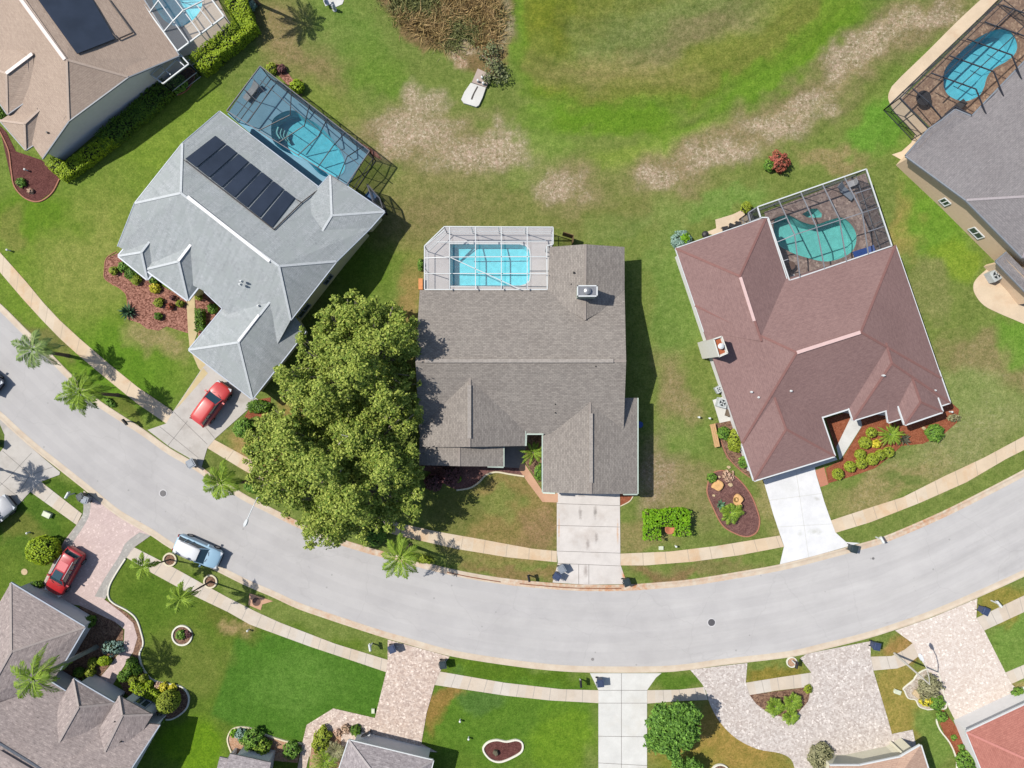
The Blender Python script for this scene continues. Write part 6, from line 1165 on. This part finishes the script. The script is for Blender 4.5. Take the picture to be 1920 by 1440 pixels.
BINS = [(367, 867, 30, 'grey bin beside the driveway of the silver grey house', bin_grey), (1052, 1062, 30, 'grey lidded bin, upper of the pair on the central driveway', bin_grey), (1043, 1076, 60, 'blue bin, lower of the pair on the central driveway', bin_blue), (1172, 1087, 20, 'dark bin at the rusty kerb right of the central driveway', bin_dark), (1592, 1025, -15, 'dark bin at the kerb right of the bright white driveway', bin_dark), (738, 1210, 20, 'navy bin at the left mouth of the mottled paver driveway', bin_blue), (832, 1239, 10, 'dark bin at the right mouth of the mottled paver driveway', bin_dark), (1123, 1273, 5, 'navy bin at the mouth of the long pale driveway', bin_blue), (1634, 1205, -10, 'navy bin between the two large paver driveways', bin_blue), (1835, 1140, -25, 'navy bin at the far right mouth of the cream pavers', bin_blue), (163, 929, 30, 'dark bin at the mouth of the pink paver driveway', bin_dark), (-2, 830, 40, 'dark bin at the left edge beside the grass island', bin_dark), (170, 934, 70, 'grey crate shaped bin beside the dark bin on the pink pavers', bin_grey)]
for i, (x, y, rz, l, mt) in enumerate(BINS):
    p = W(x, y); p.z = .05
    if i == 0:
        for c in bin0.children:
            if not c.name.startswith('wheel'): c.data.materials[0] = mt
        bin0.location = p; bin0.rotation_euler.z = R(rz); bin0['label'] = l
    else: dup(bin0, p, R(rz), l, {bin_grey: mt}).scale = (.88, .88, .95)
# ================================================================ mailboxes
mail_w = plain('white_mailbox_paint', S(240, 244, 240), .4); mail_k = plain('black_mailbox_paint', S(40, 40, 44), .4)
def make_mail():
    t = thing('mailbox', (0, 0, 0), 'x', 'mailbox', 'kerbside mailboxes'); mb = MB(); mb.box((0, 0, .55), (.1, .1, 1.1)); mb.bar((-.25, 0, .95), (.35, 0, .95), .08, .08); mb.bar((-.22, 0, .95), (-.02, 0, .65), .05, .05); mb.build('post', mail_w, t, True)
    mb = MB(); n = 10; vs = []
    for x in (-.3, .32):
        vs += [(x, -.11, 1.0), (x, .11, 1.0)]+[(x, .11*math.cos(math.pi*k/n), 1.12+.11*math.sin(math.pi*k/n)) for k in range(n+1)]
    m_ = n+3; mb.add(vs, [(k, (k+1) % m_, (k+1) % m_+m_, k+m_) for k in range(m_)]+[tuple(range(m_))[::-1], tuple(range(m_, 2*m_))]); mb.build('box', mail_k, t, True)
    mb = MB(); mb.box((.1, .13, 1.2), (.03, .01, .16)); mb.build('flag', plain('red_flag', S(180, 40, 36), .5), t, True); return t
ml = make_mail()
ML = [(246, 790, -50, 'mailbox at the kerb below the second palm', mail_k), (991, 1078, -78, 'mailbox at the kerb left of the central driveway', mail_k), (1642, 1007, -60, 'white mailbox at the kerb right of the bright white driveway', mail_w), (1858, 1126, 130, 'white mailbox on the grass left of the right hand sidewalk', mail_w), (698, 1206, 100, 'white mailbox at the kerb left of the mottled paver driveway', mail_w), (1087, 1273, 95, 'mailbox at the kerb left of the long pale driveway', mail_k), (1485, 1238, 80, 'mailbox standing in the white ring by the pavers', mail_k), (140, 925, 60, 'mailbox on the grass triangle by the pink pavers', mail_w)]
for i, (x, y, rz, l, mt) in enumerate(ML):
    p = W(x, y)
    if i == 0: ml.location = p; ml.rotation_euler.z = R(rz); ml['label'] = l
    else: dup(ml, p, R(rz), l, {mail_k: mt})
# ================================================================ street lamps
def lamp(base, top, h, arm, label, mat, head_m):
    B, T = W(*base), W(*top, h); t = thing('street_lamp', B, label, 'street lamp'); MB().tube([B, B.lerp(T, .5), T], [.11, .09, .06], 10).build('pole', mat, t); A = [W(*q) for q in arm]
    MB().tube([T]+A, .04, 8).build('arm', mat, t); d = (A[-1]-A[-2]).normalized(); e = A[-1]; mb = MB(); s_ = Vector((-d.y, d.x, 0)); vs = []
    for k, w_, z in ((0, .05, .05), (.15, .14, .07), (.5, .17, .07), (.72, .06, .03)): c = e+d*k; vs += [c-s_*w_+Vector((0, 0, -z)), c+s_*w_+Vector((0, 0, -z)), c+s_*w_*.7+Vector((0, 0, z)), c-s_*w_*.7+Vector((0, 0, z))]
    mb.add(vs, [(3, 2, 1, 0), (12, 13, 14, 15)]+[(i*4+k, i*4+(k+1) % 4, (i+1)*4+(k+1) % 4, (i+1)*4+k) for i in range(3) for k in range(4)]); mb.build('lamp_head', head_m, t)
lamp((1677, 1225), (1743, 1283), 5.8, [(1742, 1270, 6.3), (1737, 1252, 6.5), (1731, 1240, 6.5)], 'concrete street lamp rising over the two paver driveways', plain('spun_concrete', S(220, 216, 204), .7, var=.05), plain('white_lamp_head', S(240, 244, 250), .4))
lamp((512, 921), (482, 934), 5.4, [(477, 945, 5.9), (470, 960, 6.0), (464, 973, 6.0)], 'white street lamp arm reaching over the road from the oak', trim_white, trim_white)
# ================================================================ street ironwork and small fittings
iron = plain('cast_iron', S(112, 110, 112), .6, .4, .4, var=.2, scale=10)
def cover(x, y, r, label, mat=iron, nm='manhole_cover', z=.02, ring_m=None):
    p = W(x, y); mb = MB(); mb.lathe((p.x, p.y, z), [(r, 0), (r, .012), (r*.93, .014), (r*.9, .010), (r*.5, .010), (r*.46, .014), (r*.1, .014)], 24); o = mb.build(nm, mat); o.data.transform(Matrix.Translation((-p.x, -p.y, 0))); o.location = (p.x, p.y, 0)
    tag(o, label, 'manhole cover')
    if ring_m: MB().lathe((p.x, p.y, z-.002), [(r*1.25, 0), (r*1.25, .008), (r*.9, .009)], 24).build('frame', ring_m, o)
rm = plain('collar_concrete', S(226, 224, 224), .9)
cover(306, 925, .30, 'round iron manhole cover in the left part of the road', ring_m=rm); cover(1334, 1167, .33, 'round iron manhole cover in the right part of the road', ring_m=rm); cover(481, 1128, .4, 'brown round cover on the orange concrete pad', plain('rusty_iron', S(110, 84, 74), .8, var=.15), z=.04); cover(1111, 1236, .14, 'small valve cover near the lower kerb', plain('valve_iron', S(150, 146, 144), .7)); cover(1637, 1047, .12, 'small valve cover near the upper kerb on the right', plain('valve_iron_dark', S(130, 128, 128), .7))
cover(46, 1072, .3, 'pale round cap on the grass left of the red car', stone_p)
def utilbox(x, y, sx, sy, ht, rz, label, mat, nm='utility_box'):
    p = W(x, y); t = thing(nm, p, label, 'utility box'); mb = MB(); mb.box((p.x, p.y, ht/2), (sx, sy, ht), R(rz)); mb.build('cabinet', mat, t); mb = MB(); mb.box((p.x, p.y, ht+.02), (sx+.06, sy+.06, .05), R(rz), taper=.92); mb.build('lid', mat, t); return t
ub = plain('pale_green_box', S(226, 232, 204), .5); utilbox(91, 964, .75, .45, .3, -25, 'pale meter box on the grass above the round bush', ub); utilbox(1239, 1027, .4, .3, .12, 0, 'small pale yellow meter lid below the lime hedge', ub); utilbox(700, 1332, .25, .4, .12, 0, 'small pale green lid in the corner of the rich green lawn', ub); utilbox(1681, 1296, .6, .35, .2, -20, 'pale lid on the dry grass beside the cream stone bed', ub)
def post(x, y, ht, r, label, mat, nm='lawn_light', cat='lawn light', group='small white lawn posts'):
    p = W(x, y); t = thing(nm, p, label, cat, group); MB().lathe(p, [(r, 0), (r*.8, ht)], 10).build('stake', mat, t); MB().lathe((p.x, p.y, ht), [(r*1.2, 0), (r*1.5, .05), (r*1.3, .12), (r*.3, .16)], 12).build('cap', mat, t)
for x, y, l in ((56, 998, 'white lawn post above the round bush'), (863, 1349, 'white lawn post on the bottom lawn'), (879, 1382, 'small post left of the kidney mulch bed'), (467, 1180, 'white post at the edge of the rich green lawn'), (1266, 1023, 'white post below the lime hedge'), (1309, 782, 'white post on the lawn left of the plank bench'), (19, 470, 'white post near the left end of the sidewalk'), (1780, 772, 'white post in the red mulch by the corner'), (52, 320, 'white marker in the wine mulch'), (1329, 784, 'tiny post beside the plank bench')): post(x, y, .35, .07, l, mail_w)
tb = thing('terracotta_bowl', W(1252, 989), 'terracotta bowl on a pedestal inside the U of the lime hedge', 'garden bowl'); MB().lathe(W(1252, 989), [(.22, 0), (.1, .2), (.1, .5), (.4, .72), (.46, .85), (.38, .85), (.1, .74)], 18).build('bowl', plain('terracotta', S(204, 128, 92), .8), tb)
# plank bench, cooler, air conditioners
wood = plain('pale_wood_planks', S(222, 178, 126), .8, var=.12, scale=4)
b0 = thing('plank_bench', W(1340, 816), 'pale wooden plank bench standing on grass left of the side bed', 'bench'); A, B = W(1336, 795, .45), W(1345, 838, .45); mb = MB()
for k in (-1, 0, 1): s_ = Vector((1, .2, 0)).normalized()*k*.17; mb.bar(A+s_, B+s_, .15, .05)
mb.build('seat', wood, b0)
for f in (.08, .92):
    q = A.lerp(B, f)
    for k in (-1, 1): mb = MB(); mb.box((q.x+k*.16, q.y, .21), (.07, .07, .42)); mb.build('leg', wood, b0)
ac_m = plain('ac_casing', S(206, 212, 212), .5); fan_m = plain('ac_fan', S(60, 66, 70), .5)
def ac(x, y, s, ht, rz, label):
    p = W(x, y); t = thing('air_conditioner', (p.x, p.y, .05), label, 'air conditioner'); mb = MB(); mb.box((p.x, p.y, .05+ht/2), (s, s, ht), R(rz)); mb.build('casing', ac_m, t)
    mb = MB(); mb.lathe((p.x, p.y, .05+ht), [(s*.42, 0), (s*.42, .04), (s*.36, .04), (s*.35, -.0)], 20); mb.build('grille_rim', ac_m, t); mb = MB(); mb.lathe((p.x, p.y, .05+ht), [(s*.36, .0), (s*.35, .012)], 20); mb.build('grille', fan_m, t)
    for k in range(4): mb = MB(); a = k*math.pi/2+.4; mb.bar((p.x, p.y, .085+ht), (p.x+math.cos(a)*s*.33, p.y+math.sin(a)*s*.33, .085+ht), .12, .01); mb.build('fan_blade', ac_m, t)
ac(1350, 755, .85, .75, -15, 'square air conditioner on the pale pad left of the red brown house'); ac(1857, 518, 1.0, .8, 30, 'grey air conditioner on the peach patio at the right edge'); ac(1345, 730, .6, .5, 30, 'smaller air conditioner above the pale pad')
utilbox(1363, 774, .35, .6, .5, -15, 'brown slatted pump box beside the air conditioner', plain('brown_box', S(120, 104, 88), .7), 'pump_box')
# porch and patio furniture
fur = plain('dark_patio_metal', S(60, 58, 60), .5); cush = plain('pale_cushion', S(220, 220, 222), .8); bluec = plain('blue_vinyl', S(50, 90, 170), .5)
def chair(x, y, rz, label, seat=fur, group=None, z=.05):
    p = W(x, y); t = thing('patio_chair', (p.x, p.y, z), label, 'chair', group); t.rotation_euler.z = R(rz); mb = MB(); mb.box((0, 0, .42), (.55, .55, .06)); mb.build('seat', seat, t, True); mb = MB(); mb.box((-.27, 0, .72), (.05, .55, .6)); mb.build('backrest', seat, t, True)
    for a in (-1, 1):
        for b in (-1, 1): mb = MB(); mb.box((a*.24, b*.24, .2), (.04, .04, .4)); mb.build('leg', fur, t, True)
chair(1357, 432, 100, 'left patio chair against the back wall of the red brown house', group='patio chairs'); chair(1369, 427, 70, 'second patio chair against the back wall', group='patio chairs'); chair(1381, 423, 80, 'right patio chair against the back wall', group='patio chairs')
chair(1482, 522, 20, 'pale chair in the lower left corner of the kidney pool cage', cush); chair(1592, 347, 200, 'white chair in the upper right corner of the kidney pool cage', cush)
gr = thing('grill', W(1318, 443), 'black kettle grill behind the red brown house', 'grill'); MB().lathe(W(1318, 443), [(.05, 0), (.05, .5), (.28, .6), (.33, .8), (.25, .98), (.05, 1.05)], 16).build('kettle', fur, gr)
def lounger(x, y, rz, label, c):
    p = W(x, y); t = thing('sun_lounger', (p.x, p.y, .05), label, 'sun lounger'); t.rotation_euler.z = R(rz); mb = MB(); mb.box((-.25, 0, .32), (1.3, .62, .08)); mb.build('seat', c, t, True); mb = MB(); mb.bar((.4, 0, .34), (.95, 0, .7), .62, .07); mb.build('backrest', c, t, True)
    for a in (-.8, .3):
        for b in (-1, 1): mb = MB(); mb.box((a, b*.26, .15), (.05, .05, .3)); mb.build('leg', fur, t, True)
lounger(1614, 474, 18, 'blue lounger against the eave inside the kidney pool cage', bluec); lounger(1582, 362, 140, 'grey lounger near the upper corner of the kidney pool cage', plain('grey_vinyl', S(150, 160, 172), .6))
lounger(1786, 208, 40, 'dark lounger at the lower corner of the bean shaped pool', fur); lounger(474, 176, 50, 'grey lounger at the lower left of the dark pool cage', plain('grey_mesh', S(170, 176, 180), .6))
tb = thing('patio_table', W(1723, 190), 'round dark patio table in the lower corner of the top right cage', 'table'); MB().lathe(W(1723, 190), [(.3, 0), (.04, .05), (.04, .7), (.7, .72), (.7, .76), (.05, .76)], 20).build('table_top', fur, tb)
tb = thing('patio_table', W(1470, 508), 'small brown table by the pale chair in the kidney pool cage', 'table'); MB().lathe(W(1478, 500), [(.25, 0), (.04, .05), (.04, .6), (.4, .62), (.4, .66), (.05, .66)], 16).build('table_top', plain('brown_table', S(130, 104, 92), .7), tb)
b0 = thing('garden_bench', W(686, 1378), 'black and white bench at the corner of the mottled grey roof', 'bench'); mb = MB(); A, B = W(676, 1384, .42), W(694, 1374, .42); mb.bar(A, B, .4, .05); mb.build('seat', cush, b0); mb = MB(); mb.bar(A+Vector((-.1, .2, .3)), B+Vector((-.1, .2, .3)), .05, .45); mb.build('backrest', fur, b0)
for f in (.05, .95): q = A.lerp(B, f); mb = MB(); mb.box((q.x, q.y, .2), (.06, .36, .4)); mb.build('leg', fur, b0)
b0 = thing('folding_chair', W(616, 10), 'white outdoor chair on the slab at the top edge', 'chair'); mb = MB(); p = W(616, 9); mb.box((p.x, p.y, .42), (.6, .55, .06), .4); mb.build('seat', cush, b0); mb = MB(); mb.box((p.x-.25, p.y+.05, .7), (.06, .55, .55), .4); mb.build('backrest', cush, b0)
b0 = thing('stone_statue', W(626, 18), 'small pale garden statue at the slab by the top edge', 'statue'); MB().lathe(W(628, 19), [(.2, 0), (.2, .1), (.12, .2), (.17, .5), (.1, .7), (.12, .82), (.03, .95)], 12).build('figure', cush, b0)
b0 = thing('hose_reel', W(1199, 796), 'blue round hose reel in the shade of the garage wall', 'hose reel'); MB().lathe(W(1199, 796), [(.28, 0), (.3, .1), (.3, .25), (.12, .27)], 18).build('reel', bluec, b0)
b0 = thing('wood_fence_panel', W(1060, 448), 'short brown fence panel right of the white cage', 'fence'); mb = MB(); mb.bar(W(1054, 441, 0)+Vector((0, 0, .7)), W(1073, 447, 0)+Vector((0, 0, .7)), .06, 1.4); mb.bar(W(1073, 447, 0)+Vector((0, 0, .7)), W(1072, 460, 0)+Vector((0, 0, .7)), .06, 1.4); mb.build('panel', plain('brown_wood', S(120, 96, 66), .9, var=.2), b0)
utilbox(790, 534, .35, 1.0, .5, 0, 'orange planter box against the left side of the white cage', plain('orange_box', S(240, 160, 100), .7), 'planter_box')
utilbox(699, 372, .9, .7, .8, -40, 'blue covered box at the inner corner of the silver grey house', plain('blue_cover', S(30, 90, 140), .5), 'covered_box')
# entry porch of the bottom left house
utilbox(171, 1280, .8, .5, 1.0, 30, 'white entry pillar beside the brown mulch', trim_white, 'entry_pillar')
# ================================================================ cars
tyre_m = plain('tyre_rubber', S(34, 34, 36), .85); rim_m = plain('alloy_rim', S(170, 174, 180), .3, .6, .7); lamp_m = glassy('headlight_glass', S(225, 230, 235), .1, .8); tail_m = glassy('taillight_glass', S(150, 20, 20), .2, .6); wglass = glassy('car_glass', S(44, 78, 88), .03, 1.0); bumper_m = plain('black_plastic_trim', S(44, 44, 48), .6)
def paint(name, c): m = M_(name); return m.done(c, .38, .5, 0, .6)
def car(px, py, rz, label, c, L=4.6, Wd=1.85, Ht=1.68, roof_glare=None, hood=.26, name='parked_car', sunroof=False, cat='car', z=.04, rack=False):
    p = W(px, py, .8); t = thing(name, (p.x, p.y, z), label, cat); t.rotation_euler.z = R(rz); pm_ = paint('car_paint', c); w2 = Wd/2
    # lower body lofted front to back: x, half width, bottom, belt height, crown height
    hx = L/2; xh = hx-L*hood                                   # windscreen foot
    st = [(hx, w2*.62, .45, .62, .64), (hx-.06, w2*.78, .30, .74, .78), (hx-.28, w2*.92, .24, .82, .88), (hx-.7, w2*.985, .22, .90, .98), (xh+.1, w2, .22, .97, 1.06), (xh-.3, w2, .22, .99, 1.06), (0, w2, .22, 1.0, 1.06), (-hx+1.2, w2, .22, 1.02, 1.06), (-hx+.55, w2*.985, .24, 1.04, 1.08), (-hx+.2, w2*.93, .30, 1.02, 1.06), (-hx+.04, w2*.82, .36, .92, .98), (-hx, w2*.74, .5, .8, .85)]
    prof = lambda s: [(-s[1]*.86, s[2]), (-s[1], s[2]+.14), (-s[1]*1.005, (s[2]+s[3])/2), (-s[1]*.97, s[3]), (-s[1]*.80, s[4]*.99), (-s[1]*.45, s[4]+.015), (0, s[4]+.025)]
    vs = []
    for s in st:
        a = prof(s); vs += [(s[0], y, zz) for y, zz in a]+[(s[0], -y, zz) for y, zz in a[-2::-1]]
    n = 13; fs = [(i*n+k, (i+1)*n+k, (i+1)*n+k+1, i*n+k+1) for i in range(len(st)-1) for k in range(n-1)]+[tuple(range(n)), tuple((len(st)-1)*n+k for k in range(n))[::-1], ]
    fs += [((i+1)*n, i*n, i*n+n-1, (i+1)*n+n-1) for i in range(len(st)-1)]
    mb = MB(); mb.add(vs, fs); b = mb.build('body', pm_, t, True, True)
    mod = b.modifiers.new('bevel', 'BEVEL'); mod.width = .02; mod.segments = 2
    # greenhouse
    rx0, rx1 = xh-.75, -hx+.42; z0, z1 = 1.0, Ht; bw, tw = w2*.90, w2*.70; bx0, bx1 = xh+.02, -hx+.16
    G = [(bx0, -bw*.9, z0), (bx0, bw*.9, z0), (bx1, bw*.9, z0), (bx1, -bw*.9, z0), (rx0, -tw, z1-.06), (rx0, tw, z1-.06), (rx1, tw, z1-.06), (rx1, -tw, z1-.06)]
    MB().add([G[0], G[1], G[5], G[4]], [(0, 1, 2, 3)]).build('windscreen', wglass, t, True); MB().add([G[2], G[3], G[7], G[6]], [(0, 1, 2, 3)]).build('rear_window', wglass, t, True)
    for s in (0, 1):
        a = [G[1], G[2], G[6], G[5]] if s else [G[3], G[0], G[4], G[7]]; a = [(x, y*1.02 if k < 2 else y, zz) for k, (x, y, zz) in enumerate(a)]; MB().add(a, [(0, 1, 2, 3)]).build('side_window', wglass, t, True)
    mb = MB(); m1 = 7
    vs = []; sts = [(rx0+.10, tw*.86, z1-.085), (rx0-.08, tw*.98, z1-.03), (rx0-.4, tw*1.03, z1), ((rx0+rx1)/2, tw*1.04, z1+.02), (rx1+.3, tw*1.02, z1), (rx1+.04, tw*.98, z1-.03), (rx1-.08, tw*.9, z1-.08)]
    for x, w_, zz in sts: vs += [(x, -w_, zz-.07), (x, -w_*.97, zz-.015), (x, -w_*.6, zz+.012), (x, 0, zz+.02), (x, w_*.6, zz+.012), (x, w_*.97, zz-.015), (x, w_, zz-.07)]
    mb.add(vs, [(i*m1+k, (i+1)*m1+k, (i+1)*m1+k+1, i*m1+k+1) for i in range(len(sts)-1) for k in range(m1-1)]); mb.build('roof', paint('roof_reflection_paint', roof_glare) if roof_glare else pm_, t, True, True)
    mb = MB()
    for s in (-1, 1):
        for a, b_ in (((bx0, s*bw*.9, z0), (rx0, s*tw, z1-.06)), ((bx1, s*bw*.9, z0), (rx1, s*tw, z1-.06)), (((bx0+bx1)/2-.1, s*bw*.92, z0), ((rx0+rx1)/2-.05, s*tw*1.02, z1-.06)), ((bx1+.85, s*bw*.92, z0), (rx1+.55, s*tw*1.02, z1-.06))): mb.bar(a, b_, .07, .05)
    mb.build('pillars', pm_, t, True)
    if sunroof: mb = MB(); mb.box((.05, 0, z1+.035), (.75, tw*1.3, .02)); mb.build('sunroof', wglass, t, True); mb = MB(); mb.box((-.85, 0, z1+.03), (.8, tw*1.3, .02)); mb.build('sunroof', paint('tinted_panel', S(236, 120, 120)), t, True)
    if rack:
        for s in (-1, 1): mb = MB(); mb.bar((rx0-.2, s*tw*.96, z1+.05), (rx1+.2, s*tw*.96, z1+.05), .05, .05); mb.build('roof_rail', metal_g, t, True)
    for a in (hx-.82, -hx+.85):
        for s in (-1, 1):
            mb = MB(); mb.tube([(a, s*(w2-.22), .33), (a, s*(w2+.005), .33)], .33, 20); wo_ = mb.build('wheel', tyre_m, t, True); mb = MB(); mb.tube([(a, s*(w2-.01), .33), (a, s*(w2+.015), .33)], .21, 14); mb.build('rim', rim_m, wo_, True)
    for s in (-1, 1):
        mb = MB(); mb.box((hx-.16, s*w2*.70, .74), (.26, .34, .13), s*-.35); mb.build('headlight', lamp_m, t, True); mb = MB(); mb.box((-hx+.06, s*w2*.74, .9), (.1, .24, .22), s*.3); mb.build('taillight', tail_m, t, True)
        mb = MB(); mb.box((xh-.28, s*(w2+.1), 1.04), (.14, .22, .14)); mb.build('mirror', pm_, t, True)
    mb = MB(); mb.box((hx-.02, 0, .42), (.1, w2*1.2, .16)); mb.build('grille', bumper_m, t, True); mb = MB(); mb.box((hx-.24, 0, 1.0-.11), (.02, .02, .01))
    mb = MB()
    for s in (-1, 1): mb.bar((xh+.1, s*.15, 1.09), (xh-.02, s*.5, 1.12), .03, .02)
    mb.build('wiper', bumper_m, t, True)
    return t
car(396, 757, 54, 'bright red hatchback parked on the driveway of the silver grey house', S(222, 66, 60), L=4.35, Wd=1.8, Ht=1.6, roof_glare=None)
car(371, 1034, -24, 'light blue car with a reflection painted white on its roof standing at the lower kerb', S(176, 214, 238), L=4.4, Wd=1.85, Ht=1.68, roof_glare=S(246, 248, 250), rack=True)  # white roof colour stands in for a bright reflection
car(121, 1072, 240, 'red estate car with a glass sunroof on the pink pavers', S(196, 34, 40), L=4.6, Wd=1.85, Ht=1.66, sunroof=True, rack=True)
car(-18, 968, 38, 'silver car with dark windows nosing in from the left edge', S(190, 192, 196), L=4.6)
car(-40, 702, -38, 'dark blue car on the road cut by the left edge', S(60, 84, 116), L=4.5)
